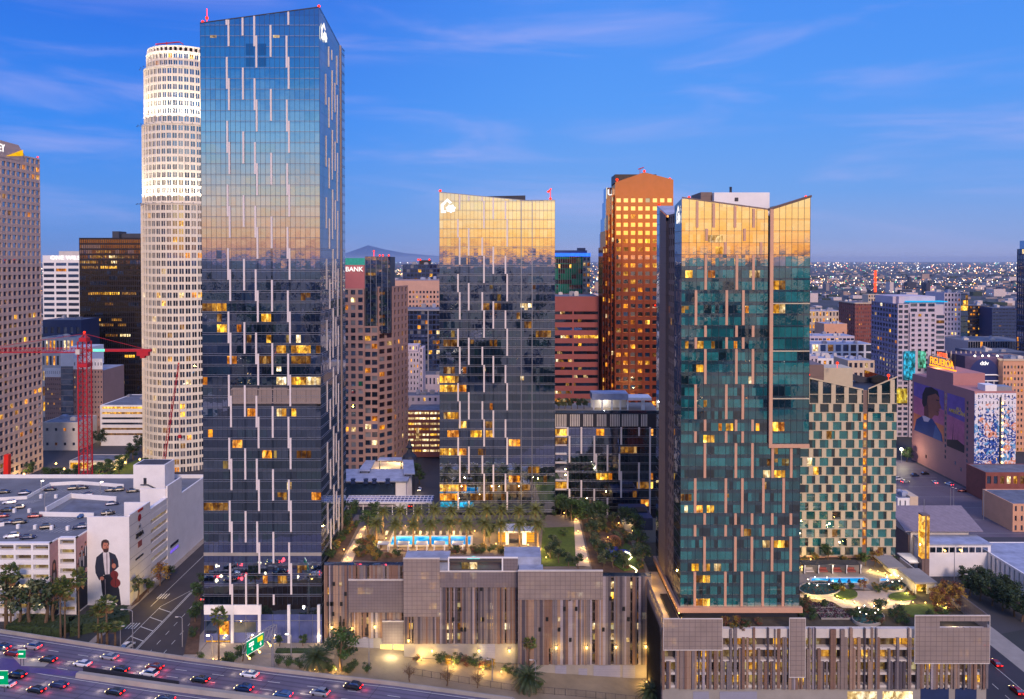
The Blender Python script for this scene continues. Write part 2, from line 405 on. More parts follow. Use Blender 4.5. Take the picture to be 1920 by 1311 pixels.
def block(name, label, cat, x0, x1, y0, y1, z1, wall, cols, rows, fw=0.55, fh=0.55, z0=None, seed=1, p_lit=0.1, sides='f', roofm=None, parapet=1.0, units=3,
          group=None, rec=0.35, foot=0.0, head=0.0, rowlit=None, dcols=None, cap=100, blind=0.12, edge=0.0, trim=None):
    """box building with windows in its visible faces; sides: f front, l (-x), r (+x)"""
    rng = random.Random(seed)
    z0 = TZ((x0+x1)/2)-0.5 if z0 is None else z0
    root = thing(name, label, cat, ((x0+x1)/2, (y0+y1)/2, z0), group)
    mb = MB(); wins = []
    e = rec+0.1
    mb.box(x0+e, x1-e, y0+e, y1-e, z0, z1-0.25, 0)
    args = dict(fw=fw, fh=fh, rng=rng, p_lit=p_lit, rec=rec, foot=foot, head=head, rowlit=rowlit, blind=blind, edge=edge)
    zt = z1
    grid_wall(mb, wins, Fr(x0, y0, 1, 0), x1-x0, z0, zt, cols, rows, **args)
    dc = dcols or max(2, int(round(cols*(y1-y0)/(x1-x0))))
    fr = Fr(x1, y0+e, 0, 1); fl = Fr(x0, y1-e, 0, -1); fb = Fr(x1, y1, -1, 0)
    if 'r' in sides: grid_wall(mb, wins, fr, y1-y0-2*e, z0, zt, dc, rows, **args)
    else: fr.box(mb, 0, y1-y0-2*e, -e, 0, z0, zt)
    if 'l' in sides: grid_wall(mb, wins, fl, y1-y0-2*e, z0, zt, dc, rows, **args)
    else: fl.box(mb, 0, y1-y0-2*e, -e, 0, z0, zt)
    fb.box(mb, 0, x1-x0, -e, 0, z0, zt)
    mb.build('wall', wall, root)
    add_windows(root, wins, cap=cap)
    r = MB(); r.poly([(x0+e, y0+e, z1-0.2), (x1-e, y0+e, z1-0.2), (x1-e, y1-e, z1-0.2), (x0+e, y1-e, z1-0.2)])
    r.build('roof', roofm or M['roof'], root)
    if trim:
        t = MB()
        for f, L in ((Fr(x0, y0, 1, 0), x1-x0), (Fr(x0, y1, 0, -1), y1-y0), (Fr(x1, y0, 0, 1), y1-y0)):
            f.box(t, 0, L, 0.02, 0.5, z1-0.9, z1+0.3)
        t.build('cornice', trim, root)
    if units: roof_units(root, x0+1.5, x1-2, y0+1.5, y1-2, z1-0.2, units, rng)
    return root, wins
def text(root, s, fr, u, z, size, d, m, name='lettering', depth=0.15, squash=1.0, align='LEFT', bold=0.02):
    c = bpy.data.curves.new(name, 'FONT'); c.body = s; c.size = size; c.extrude = depth; c.align_x = align; c.offset = bold
    tmp = bpy.data.objects.new(name, c); COL.objects.link(tmp)
    dg = bpy.context.evaluated_depsgraph_get(); dg.update()
    me = bpy.data.meshes.new_from_object(tmp.evaluated_get(dg)); bpy.data.objects.remove(tmp)
    mb = MB(); mb.v = [fr.p(u+v.co.x*squash, d+v.co.z, z+v.co.y) for v in me.vertices]; mb.f = [tuple(p.vertices) for p in me.polygons]; mb.m = [0]*len(mb.f)
    bpy.data.meshes.remove(me)
    return mb.build(name, m, root)
# ================================================================== ground
def strip_ground():
    mb = MB()
    xs = [-45000, -20000, -4000, -1200, -500, -200, -100]+GXS+[70, 130, 300, 700, 1500, 4000, 20000, 45000]
    ys = [-45000, -20000, -5000, -1500, -500, -100, 50, 150, 250, 350, 500, 800, 1500, 4000, 12000, 25000, 45000]
    for a, b in zip(xs, xs[1:]):
        for c, d in zip(ys, ys[1:]): mb.poly([(a, c, TZ(a)), (b, c, TZ(b)), (b, d, TZ(b)), (a, d, TZ(a))])
    return mb
def ground_extra(t, pos, col):
    v = t.add('ShaderNodeTexVoronoi', inp={0: pos, 2: 0.012}); v2 = t.add('ShaderNodeTexNoise', inp={0: pos, 2: 0.004, 3: 4.0})
    c = t.mix(t.map(v2.outputs[0], 0.42, 0.58), col, lin4((44, 52, 46)))
    s = t.add('ShaderNodeSeparateXYZ', inp={0: v.outputs['Color']})
    return t.mix(t.map(s.outputs[0], 0.2, 0.9, 0.0, 0.5), c, lin4((78, 74, 82)))
M['ground'] = mat('city_ground', (56, 56, 66), 0.9, var=0.2, scale=0.05, extra=ground_extra)
strip_ground().build('ground', M['ground'], kind='structure')
# a far hill beyond the plain
hb = MB()
hx = [(WX(600, 42000, 480), 0), (WX(640, 42000, 480), WZ(478, 42000)), (WX(668, 42000, 480), WZ(468, 42000)), (WX(690, 42000, 480), WZ(460, 42000)),
      (WX(722, 42000, 480), WZ(468, 42000)), (WX(760, 42000, 480), WZ(475, 42000)), (WX(830, 42000, 480), WZ(481, 42000)), (WX(960, 42000, 480), 0)]
for (a, za), (b, zb) in zip(hx, hx[1:]):
    hb.poly([(a, 40500, -50), (b, 40500, -50), (b, 42000, zb), (a, 42000, za)]); hb.poly([(b, 44000, -50), (a, 44000, -50), (a, 42000, za), (b, 42000, zb)])
hb.build('hills', mat('far_hill', (70, 100, 146), 0.95), smooth=True, kind='structure')

# ================================================================== curtain wall towers
M['tA'] = glass('tower_glass', (214, 224, 236), (16, 30, 48), 0.62, 0.012)
M['tA2'] = glass('tower_glass_dim', (210, 220, 234), (12, 20, 30), 0.60, 0.015)
M['tA3'] = glass('tower_glass_green', (210, 224, 232), (24, 48, 56), 0.60, 0.015)
M['tA4'] = glass('tower_glass_blind', (210, 220, 232), (60, 68, 86), 0.60, 0.012)
M['spA'] = glass('spandrel_glass', (206, 216, 230), (26, 32, 48), 0.57, 0.01)
M['blk'] = glass('black_strip_glass', (190, 205, 225), (8, 12, 20), 0.42, 0.01)
M['tT'] = glass('teal_glass', (232, 224, 196), (26, 100, 110), 0.46, 0.012, var=0.3)
M['tT2'] = glass('teal_glass_dark', (230, 222, 196), (14, 44, 56), 0.45, 0.015)
M['tT3'] = glass('teal_glass_blind', (232, 224, 196), (46, 136, 140), 0.44, 0.012, var=0.3)
M['tTs'] = glass('teal_spandrel', (230, 220, 194), (46, 78, 92), 0.45, 0.01, var=0.3)
M['peach'] = mat('peach_panel', (206, 158, 130), 0.55, var=0.05)
M['taupe'] = mat('taupe_panel', (120, 100, 96), 0.6, var=0.08, extra=grid_extra(3.0, 4.7, 0.08, 0.5, vert=False))
M['cream'] = mat('cream_panel', (198, 184, 158), 0.6, var=0.05)
M['louvre'] = mat('louvre_metal', (150, 136, 132), 0.5, 0.2, var=0.06)
def pl(a, b):   # line through two (u,z)
    return lambda u: a[1]+(b[1]-a[1])*(u-a[0])/(b[0]-a[0])
class Curtain:
    def __init__(s, root, fr, L, z0, ztop, zref, fh, pw, rng, sp=0.55, tilt=0.0022, band=(1e9, 1e9)):
        s.__dict__.update(root=root, fr=fr, L=L, z0=z0, ztop=ztop, zref=zref, fh=fh, rng=rng, sp=sp, tilt=tilt)
        s.n = max(2, round(L/pw)); s.pw = L/s.n; s.g = MB(); s.bars = MB(); s.mul = MB(); s.black = set(); s.skip = []; s.lit = []; s.hbar = 0.13; s.runp = 0.3
    def zf(s, n): return s.zref-s.fh*n          # floor line n, counted downwards
    def pane(s, u0, u1, a, b, c, d, m):
        t = s.tilt; q = s.rng.gauss(0, t)*(b-a)*0.5; r = s.rng.gauss(0, t)*(u1-u0)*0.5
        z1a = min(b, c); z1b = min(b, d)
        if min(z1a, z1b) <= a+0.02: return
        s.g.poly([s.fr.p(u0, -q-r, a), s.fr.p(u1, -q+r, a), s.fr.p(u1, q+r, z1b), s.fr.p(u0, q-r, z1a)], m)
    def panes(s, mats, pick, sp_mat):
        top = max(s.ztop(0), s.ztop(s.L)); n = math.floor((s.zref-top)/s.fh)
        while s.zf(n) > s.z0+0.05:
            zt = s.zf(n); zb = max(s.z0, s.zf(n+1))
            run = None
            for c in range(s.n):
                u0, u1 = c*s.pw, (c+1)*s.pw; um = (u0+u1)/2
                if any(a < um < b and lo < (zt+zb)/2 < hi for a, b, lo, hi in s.skip): continue
                if run is None or s.rng.random() < s.runp: run = pick(s.rng, n)
                m = run
                ca, cb = s.ztop(u0), s.ztop(u1)
                s.pane(u0, u1, zb, zt-s.sp, ca, cb, m); s.pane(u0, u1, max(zb, zt-s.sp), zt, ca, cb, sp_mat)
            n += 1
        s.nlast = n
        s.mats = mats
    def horizontals(s, n0, n1, two=True, d=0.07):
        for n in range(n0, n1+1):
            z = s.zf(n)
            if z < s.z0+0.1: break
            h = s.hbar
            for zz in ((z, z-s.sp) if two else (z,)):
                top = min(s.ztop(0), s.ztop(s.L))
                if zz+h > top: continue
                s.fr.box(s.bars, 0, s.L, -0.02, d, zz-h/2, zz+h/2)
    def verticals(s, every=1, wd=0.07, d=0.05):
        for c in range(0, s.n+1, every):
            u = min(max(c*s.pw, wd/2), s.L-wd/2); s.fr.box(s.mul, u-wd/2, u+wd/2, -0.02, d, s.z0, s.ztop(u))
    def fins(s, cols, nmin, nmax, wd=0.5, per=6, m=None, zmin=None, black=None):
        for u, side, st, ln in cols:
            off = {'L': -wd*0.55, 'R': wd*0.55, 'C': 0.0}[side]
            k = st + per*math.floor((nmin-st)/per)
            while k < nmax:
                zt = s.zf(max(k, nmin)); zb = max(s.zf(min(k+ln, nmax)), zmin or s.z0)
                zt = min(zt, s.ztop(u)-0.05)
                if zt-zb > 0.8:
                    b = MB(); s.fr.box(b, u+off-wd/2, u+off+wd/2, -0.02, 0.22, zb, zt); b.build('fin', m or M['fin'], s.root)
                if black is not None:      # dark glass fills the place where the fin steps aside
                    za, zc = s.zf(k+ln), s.zf(k+per)
                    if za < s.zf(0)+0.1 and zc > s.z0 and side != 'C2':
                        q = MB(); s.fr.quad(q, u+off-wd/2, u+off+wd/2, max(zc, s.z0, s.zf(k+ln+1) if side in 'LR' else zc), za, 0.03); q.build('dark_glazing', M['blk'], s.root)
                k += per
    def light(s, px0, px1, py, m, Y, name='lit_window'):
        x0 = WX(px0, Y, py); x1 = WX(px1, Y, py); u0 = (x0-s.fr.x)*s.fr.ux; u1 = (x1-s.fr.x)*s.fr.ux
        z = WZ(py, Y, px0); n = math.floor((s.zref-z)/s.fh)
        c0 = max(0, round(u0/s.pw)); c1 = min(s.n, max(c0+1, round(u1/s.pw)))
        for c in range(c0, c1):
            b = MB(); s.fr.quad(b, c*s.pw+0.05, (c+1)*s.pw-0.05, s.zf(n+1)+0.12, s.zf(n)-s.sp-0.12, 0.03); b.build(name, WIN[m], s.root)
    def scatter(s, k, n0, n1):
        for _ in range(k):
            n = s.rng.randint(n0, n1); c = s.rng.randint(0, s.n-3); m = s.rng.choice((6, 6, 6, 5, 4, 7))
            for q in range(s.rng.choice((1, 1, 2, 3))):
                if any(a < (c+q+.5)*s.pw < b and lo < s.zf(n+.5) < hi for a, b, lo, hi in s.skip) or s.zf(n+1) < s.z0: continue
                b = MB(); s.fr.quad(b, (c+q)*s.pw+0.06, (c+q+1)*s.pw-0.06, s.zf(n+1)+0.15+(.9 if s.rng.random() < .3 else 0), s.zf(n)-s.sp-0.15, 0.026); b.build('lit_window', WIN[m], s.root)
    def done(s, black=None, bar_m=None, mul_m=None):
        s.g.build('glass_facade', s.mats, s.root)
        if s.bars.f: s.bars.build('floor_line_mullion', bar_m or M['mull'], s.root)
        if s.mul.f: s.mul.build('mullion_grid', mul_m or M['mull_d'], s.root)
        if black is not None and black.f: black.build('dark_glazing', M['blk'], s.root)
GA = [M['tA'], M['tA2'], M['tA3'], M['tA4'], M['spA']]
def pickA(rng, n): return rng.choices((0, 1, 2, 3), (6, 3, 2.5, 0.7 if n > 0 else 0.2))[0]
def emblem(root, fr, u, z, w, h, d, name='emblem'):
    """white house outline with a notched cloud of leaves beside it"""
    b = MB()
    hs = [(0, 0), (0.34, 0), (0.34, .18), (0.18, .18), (0.18, .5), (.42, .78), (.6, .62), (.74, .72), (.44, 1.0), (0, .58)]
    fr.poly(b, [(u+x*w, z+y*h) for x, y in hs], d)
    pts = []
    for k in range(28):
        a = 2*math.pi*k/28; r = 0.27+0.035*math.sin(7*a)
        pts.append((u+(0.66+r*1.15*math.cos(a))*w, z+(0.30+r*math.sin(a))*h))
    fr.poly(b, pts, d+0.02)
    b.build(name, M['sign_w'], root)
# ------------------------------------------------------------------ the tallest tower, left
def tower_a():
    Y = 237.0; xl, xr = WX(379, Y, 600), WX(601, Y, 600); L = xr-xl; D = 35.5
    root = thing('glass_tower', 'tallest blue mirror glass skyscraper with sloping top and white vertical strips', 'skyscraper', (xl+L/2, Y+D/2, 0))
    ft = pl((0, WZ(44, Y, 374)), (L, WZ(14, Y, 598)))
    zb = WZ(1152, Y, 500)
    zr = WZ(465.6, Y, 500); fh = (zr-WZ(1134, Y, 500))/34.0
    rng = random.Random(5)
    fr = Fr(xl, Y, 1, 0)
    c = Curtain(root, fr, L, WZ(1134, Y, 500), ft, zr, fh, 1.46, rng)
    lou = (WZ(754, Y), WZ(731, Y)); u433 = WX(433, Y, 740)-xl
    c.skip = [(u433, L, lou[0]-0.1, lou[1]+0.1)]
    c.panes(GA, pickA, 4); c.horizontals(0, 34); c.horizontals(-24, -1, False, 0.03); c.verticals()
    U = lambda px, py=600: WX(px, Y, py)-xl
    blk = MB()
    c.fins([(U(430.5), 'L', 0, 3), (U(430.5), 'R', 2, 3), (U(458.5), 'C', 1, 3), (U(482), 'L', 2, 3), (U(482), 'R', 4, 3), (U(510.5), 'C', 3, 3), (U(542), 'R', 0, 3), (U(542), 'L', 4, 3)], -24, 34, 0.52, black=blk)
    for p0, p1, py, m in [(405, 427, 580, 3), (383, 404, 580, 6), (405, 424, 614, 3), (407, 420, 597, 6), (494, 508, 597, 3), (495, 507, 634, 3), (460, 470, 640, 6), (515, 538, 655, 3), (545, 586, 655, 3), (588, 600, 655, 6), (548, 580, 672, 6),
                          (515, 540, 715, 5), (545, 576, 715, 3), (577, 602, 715, 5), (462, 480, 769, 4), (530, 537, 769, 3), (547, 557, 769, 3), (436, 457, 828, 4), (495, 509, 847, 4), (490, 504, 1082, 4), (384, 426, 946, 6), (586, 601, 925, 4), (516, 538, 1082, 6)]:
        c.light(p0, p1, py, m, Y)
    c.scatter(22, 4, 33)
    # top machine floor glow
    for px in (400, 518):
        b = MB(); fr.quad(b, U(px-6, 68), U(px+6, 68), WZ(71, Y), WZ(66, Y), 0.05); b.build('lit_window', M['l_w'], root)
    for px0, px1, py0, py1 in ((461, 476, 82, 104), (484, 499, 82, 104), (461, 476, 108, 125), (484, 499, 108, 125)):
        b = MB(); fr.quad(b, U(px0, 100), U(px1, 100), WZ(py1, Y), WZ(py0, Y), 0.04); b.build('access_panel', M['blk'], root)
    b = MB(); fr.box(b, u433, L, -0.3, -0.05, lou[0]-0.6, lou[1]+0.6)
    k = u433
    while k < L-0.2:
        fr.box(b, k, k+0.22, -0.05, 0.1, lou[0], lou[1]); k += 0.55
    fr.box(b, u433, L, -0.05, 0.14, lou[1], lou[1]+0.35); fr.box(b, u433, L, -0.05, 0.14, lou[0]-0.35, lou[0])
    b.build('louvre_band', M['louvre'], root)
    b = MB(); fr.box(b, 0, L, 0.0, 0.2, WZ(1042, Y), WZ(1036, Y)); b.build('string_course', M['conc'], root)
    c.done(blk)
    # side
    y1, y2, y3 = 264.4-Y, 268.4-Y, D
    zs0 = WZ(14, Y, 598); zs1 = WZ(85, 264.4, 640); zs2 = WZ(97, Y+D, 646)
    fs = Fr(xr, Y, 0, 1)
    s = Curtain(root, fs, y1, WZ(1152, Y, 500), pl((0, zs0), (y1, zs1)), zr, fh, 1.5, rng)
    s.panes(GA, pickA, 4); s.horizontals(0, 34); s.verticals()
    blk2 = MB()
    s.fins([(y1*.30, 'L', 1, 3), (y1*.44, 'C', 3, 3), (y1*.60, 'R', 0, 3), (y1*.60, 'L', 2, 3), (y1*.74, 'C', 1, 3), (y1*.86, 'L', 4, 3), (y1*.86, 'R', 2, 3)], -20, 31, 0.5)
    s.done()
    f2 = Fr(xr, Y+y2, 0, 1)
    s2 = Curtain(root, f2, y3-y2, 24, lambda u: zs2, zr, fh, 1.5, rng); s2.panes(GA, pickA, 4); s2.horizontals(-22, 31); s2.done()
    b = MB(); fs.box(b, y1, y2, -1.2, -0.8, 0, zs1-1.0); fs.box(b, y1+1.2, y1+2.4, -0.8, 0.3, 0, zs1+0.3); b.build('corner_column', M['louvre'], root)
    # core, back, roof
    b = MB(); b.box(xl+0.3, xr-1.3, Y+0.3, Y+D-0.3, 0.0, WZ(97, Y+D)-4.5); b.build('core', M['dmetal'], root)
    fb = Fr(xr, Y+D, -1, 0); fl = Fr(xl, Y+D, 0, -1)
    b = MB(); fb.quad(b, 0, L, 24, zs2-3, 0, 0); fl.poly(b, [(0, 0), (D, 0), (D, ft(0)), (0, zs2-3)], 0, 0); b.build('rear_facade', [M['tA2']], root)
    b = MB()
    for q in range(24): 
        u = L*q/24.0
        fr.poly(b, [(u, ft(u)-0.05), (u+L/24, ft(u+L/24)-0.05), (u+L/24, ft(u+L/24)+0.25), (u, ft(u)+0.25)], 0.1)
    fs.poly(b, [(0, zs0-0.05), (y1, zs1-0.05), (y1, zs1+0.3), (0, zs0+0.3)], 0.1); fs.poly(b, [(y2, zs2-.05), (y3, zs2-.05), (y3, zs2+.3), (y2, zs2+.3)], 0.1)
    b.build('parapet', M['dmetal'], root)
    emblem(root, fs, 1.2, WZ(74, 239.5, 601), 7.5, 5.6, 0.35)
    for px, py in ((380, 41), (598, 12)):
        p = W(px, py, Y+1.2); b = MB(); b.blob((p.x, p.y, p.z), 0.45); b.tube([(p.x, p.y, p.z-1.2), (p.x, p.y, p.z)], 0.1, 6); b.build('beacon', M['red_lamp'], root)
    p = W(388, 45, Y+6); b = MB(); b.tube([p, p+Vector((0, 0, 4.6))], 0.12, 6); b.blob(p+Vector((0, 0, 1.8)), 0.5); b.build('mast', M['red_lamp'], root)
    # base: white band, lobby glass, posts
    b = MB(); fr.box(b, 0, U(490, 1143), 0, 0.25, WZ(1152, Y), WZ(1134, Y)); b.build('white_band', M['white'], root)
    b = MB(); fr.quad(b, U(490, 1143), L, WZ(1152, Y), WZ(1134, Y), 0.0); b.build('lower_window', [M['tA2']], root)
    lb = [glass('lobby_glass', (200, 210, 235), (86, 96, 150), 0.25, 0.01, var=0.3), M['tA3'], M['l_a'], M['offwhite']]
    b = MB()
    fr.quad(b, 0, L, 0, WZ(1152, Y), 0.0, 0); fs.quad(b, 0, D, 0, WZ(1152, Y), -.1, 0); b.build('lobby_glass', lb, root)
    for p0, p1, q0, q1, m in ((384, 410, 1164, 1188, 1), (410, 430, 1165, 1190, 4), (438, 480, 1166, 1186, 0)):
        b = MB(); fr.quad(b, U(p0, 1180), U(p1, 1180), WZ(q1, Y), WZ(q0, Y), 0.04); b.build('lobby_window', WIN[m] if m else M['tA3'], root)
    b = MB(); fr.quad(b, U(386, 1200), U(432, 1200), 0.2, WZ(1201, Y), 0.05); b.build('lit_lobby', M['l_y'], root)
    for px in (436, 487, 542, 598):
        b = MB(); fr.box(b, U(px-2.5, 1180), U(px+2.5, 1180), 0, 0.45, 0, WZ(1134, Y)); b.build('base_post', M['white'], root)
    b = MB()
    for k in range(9): fr.box(b, U(386+k*25, 1180), U(386+k*25, 1180)+0.08, 0, 0.12, 0, WZ(1152, Y))
    fr.box(b, 0, L, 0.0, 0.1, WZ(1164, Y), WZ(1163, Y)); b.build('lobby_mullion', M['mull'], root)
    for px in (420, 470, 486, 513, 598):
        p = W(px, 1197 if px > 480 else 1196, Y-0.5); b = MB(); b.blob(p, 0.22); b.build('wall_lamp', M['warm_lamp'], root); lamp('wall_lamp_light', (p.x, p.y-0.6, p.z), 110 if px > 480 else 200, parent=root)
    return root
tower_a()
# ------------------------------------------------------------------ the middle tower
def tower_b():
    Y = 285.0; xl, xr = WX(824, Y, 650), WX(1040.5, Y, 650); L = xr-xl; D = 30.0
    root = thing('glass_tower', 'middle mirror glass tower with a white house emblem, behind the palm pool deck', 'skyscraper', (xl+L/2, Y+D/2, 20))
    U = lambda px, py=650: WX(px, Y, py)-xl
    zl, zm, zrr = WZ(361, Y), WZ(376.5, Y), WZ(376, Y)
    ft = lambda u: (zl+(zm-zl)*u/U(983)) if u < U(983) else (zm+(zrr-zm)*(u-U(983))/(L-U(983)))
    zr = WZ(479.7, Y); fh = 17.1*Y/F; rng = random.Random(8)
    fr = Fr(xl, Y, 1, 0)
    c = Curtain(root, fr, L, 21.0, ft, zr, fh, 1.38, rng)
    c.panes(GA, pickA, 4); c.horizontals(-1, 30); c.horizontals(-8, -2, False, 0.03); c.verticals()
    blk = MB()
    c.fins([(U(860.5), 'R', 4, 3), (U(860.5), 'L', 2, 2), (U(879), 'C', 3, 3), (U(906), 'R', 0, 3), (U(906), 'L', 4, 2), (U(925), 'C', 5, 3), (U(949.4), 'L', 0, 2), (U(949.4), 'R', 2, 3)], -8, 28, 0.56, black=blk)
    for p0, p1, py, m in [(826, 856, 716, 3), (830, 850, 730, 6), (862, 877, 729, 4), (826, 858, 727, 3), (840, 858, 778, 3), (828, 840, 778, 6), (862, 875, 800, 3), (842, 858, 804, 4), (883, 905, 804, 3), (909, 923, 804, 3), (951, 972, 826, 4), (826, 857, 845, 3), (862, 872, 846, 4),
                          (951, 972, 897, 4), (826, 857, 912, 3), (862, 876, 912, 4), (826, 857, 930, 4), (885, 902, 930, 6), (920, 930, 912, 6), (936, 950, 930, 6), (1003, 1015, 623, 6), (985, 998, 606, 6), (1004, 1030, 626, 6), (926, 940, 575, 6), (828, 858, 645, 6), (832, 852, 694, 6), (905, 917, 570, 6)]:
        c.light(p0, p1, py, m, Y)
    c.scatter(20, 3, 26)
    b = MB()
    for px in (977.4, 997.7): fr.box(b, U(px)-0.15, U(px)+0.15, 0, 0.16, 21, ft(U(px))-.1)
    b.build('vertical_trim', M['mull'], root)
    # blue lit bar at the foot
    m = lit('lit_blue', (40, 190, 255), 0.9)
    for a, e in ((825, 857), (861, 888)):
        b = MB(); fr.quad(b, U(a), U(e), WZ(951, Y), WZ(941, Y), 0.06); b.build('blue_lit_window', m, root)
    c.done(blk)
    emblem(root, fr, U(827), WZ(399.5, Y), 5.4, 5.2, 0.3)
    b = MB(); b.box(xl+0.3, xr-0.3, Y+0.3, Y+D-0.5, 20, WZ(376, Y)-4.5); b.build('core', M['dmetal'], root)
    for nm, f, LL, z in (('left_facade', Fr(xl, Y+D, 0, -1), D, zl), ('right_facade', Fr(xr, Y, 0, 1), D, zrr)):
        s = Curtain(root, f, LL, 21.0, lambda u: z-1.0, zr, fh, 1.5, rng); s.panes(GA, pickA, 4); s.horizontals(-8, 30); s.done()
    b = MB(); Fr(xr, Y+D, -1, 0).quad(b, 0, L, 21, zrr-1, 0); b.build('rear_facade', [M['tA2']], root)
    b = MB(); p0 = W(893, 369, Y+9); p1 = W(985, 377, Y+9)
    b.hexa([(p0.x, Y+8, p0.z-1.5), (p1.x, Y+8, p0.z-2.0), (p1.x, Y+22, p0.z-2), (p0.x, Y+22, p0.z-1.5), (p0.x, Y+8, p0.z), (p1.x, Y+8, p0.z+0.4), (p1.x, Y+22, p0.z+0.4), (p0.x, Y+22, p0.z)])
    b.build('rooftop_screen', M['roof_d'], root)
    b = MB(); fr.poly(b, [(0, zl), (U(983), zm), (U(983), zm+0.25), (0, zl+0.25)], 0.08); fr.poly(b, [(U(983), zm), (L, zrr), (L, zrr+.25), (U(983), zm+.25)], 0.08); b.build('parapet', M['mull'], root)
    p = W(825.5, 358, Y+1); b = MB(); b.blob(p, 0.5); b.tube([(p.x, p.y, p.z-1.4), p], 0.1, 6); b.build('beacon', M['red_lamp'], root)
    p = W(1032, 376, Y+3); b = MB(); b.tube([p, p+Vector((0, 0, 4.4))], 0.13, 6); b.tube([p+Vector((-1.2, 0, 3)), p+Vector((0.4, 0, 4.2))], 0.2, 6); b.blob(p+Vector((0, 0, 0.6)), 0.5); b.blob(p+Vector((-.6, 0, 3.2)), 0.45); b.build('mast', M['red_lamp'], root)
tower_b()
# ------------------------------------------------------------------ the low wing
def wing():
    Y = 291.0; xl, xr = WX(1041, Y, 850), WX(1240, Y, 850); L = xr-xl; D = 22.0
    root = thing('low_glass_block', 'low dark glass wing with a louvred top storey and white rooftop pavilion, between two towers', 'building', (xl+L/2, Y+D/2, 20))
    U = lambda px, py=850: WX(px, Y, py)-xl
    zt = WZ(775, Y); zr = WZ(801, Y); fh = 16.7*Y/F; rng = random.Random(11); fr = Fr(xl, Y, 1, 0)
    c = Curtain(root, fr, L, 21, lambda u: zr, zr, fh, 1.5, rng); c.panes(GA, pickA, 4); c.horizontals(0, 12); c.verticals(1, 0.08, 0.06)
    blk = MB()
    c.fins([(U(1066), 'R', 1, 3), (U(1066), 'L', -1, 2), (U(1090), 'C', 0, 3), (U(1116), 'L', 1, 3), (U(1116), 'R', 3, 2), (U(1139), 'C', 2, 3), (U(1163), 'L', 3, 3), (U(1163), 'R', -1, 3), (U(1198), 'C', 4, 3), (U(1217), 'R', 2, 2), (U(1217), 'R', -2, 4)], -2, 10, 0.6, black=blk)
    for p0, p1, py, m in [(1041, 1062, 812, 3), (1121, 1133, 812, 4), (1041, 1062, 912, 3), (1119, 1137, 896, 3), (1142, 1148, 896, 4), (1197, 1214, 910, 6), (1218, 1224, 812, 4), (1218, 1224, 895, 4), (1218, 1226, 912, 3), (1186, 1194, 930, 6), (1201, 1214, 948, 4), (1165, 1196, 835, 6), (1041, 1062, 829, 6)]:
        c.light(p0, p1, py, m, Y)
    c.done(blk)
    b = MB(); fr.box(b, 0, L, -0.3, -0.05, zr, zt); b.build('louvre_backing', M['dmetal'], root)
    edges = [1041, 1063, 1069, 1088, 1094, 1113, 1119, 1137, 1144, 1160, 1166, 1195, 1202, 1214]
    for a, e in zip(edges[::2], edges[1::2]):
        b = MB(); k = U(a)
        while k < U(e): fr.box(b, k, k+0.34, -0.05, 0.12, zr+0.3, zt-0.4); k += 0.62
        b.build('louvre_panel', M['offwhite'], root)
    b = MB()
    for n in range(0, 9): b = MB(); fr.box(b, 0, U(1062), 0.0, 0.9, c.zf(n)-0.16, c.zf(n)+0.16); b.build('balcony_slab', M['fin'], root)
    b = MB(); b.box(xl, xr, Y+0.3, Y+D, 20, zt-0.1); b.build('core', M['dmetal'], root)
    b = MB(); b.box(xl, xr, Y+0.35, Y+D-0.2, zt-0.08, zt+0.05); b.build('roof', M['walk'], root)
    b = MB(); fr.box(b, 0, L, -0.2, 0.1, zt, zt+1.0); b.build('parapet_glass', [M['g_blue']], root)
    pz = zt
    b = MB(); x0, x1 = WX(1110, Y+6, 755), WX(1178, Y+6, 755); b.box(x0, x1, Y+6, Y+14, WZ(750, Y+6), WZ(738.5, Y+6)); b.build('pavilion_roof', M['roof_w'], root)
    b = MB()
    for px in (1112, 1128, 1146, 1162, 1176): x = WX(px, Y+6.3, 760); b.box(x, x+0.5, Y+6.3, Y+6.9, pz, WZ(750, Y+6))
    b.box(x0, x1, Y+11, Y+11.3, pz, WZ(750, Y+6)); b.build('pavilion_column', M['white'], root)
    b = MB(); xa, xb = WX(1178, Y+5, 748), WX(1222, Y+5, 748); b.box(xa+0.05, xb, Y+5, Y+13, WZ(751, Y+5), WZ(746, Y+5)); b.box(WX(1203, Y+6, 760), WX(1209, Y+6, 760), Y+6, Y+7, pz, WZ(751, Y+5)); b.build('canopy', M['white'], root)
    lamp('pavilion_light', (xl+19, Y+9, pz+2.6), 260, (1, .85, .65), parent=root)
wing()
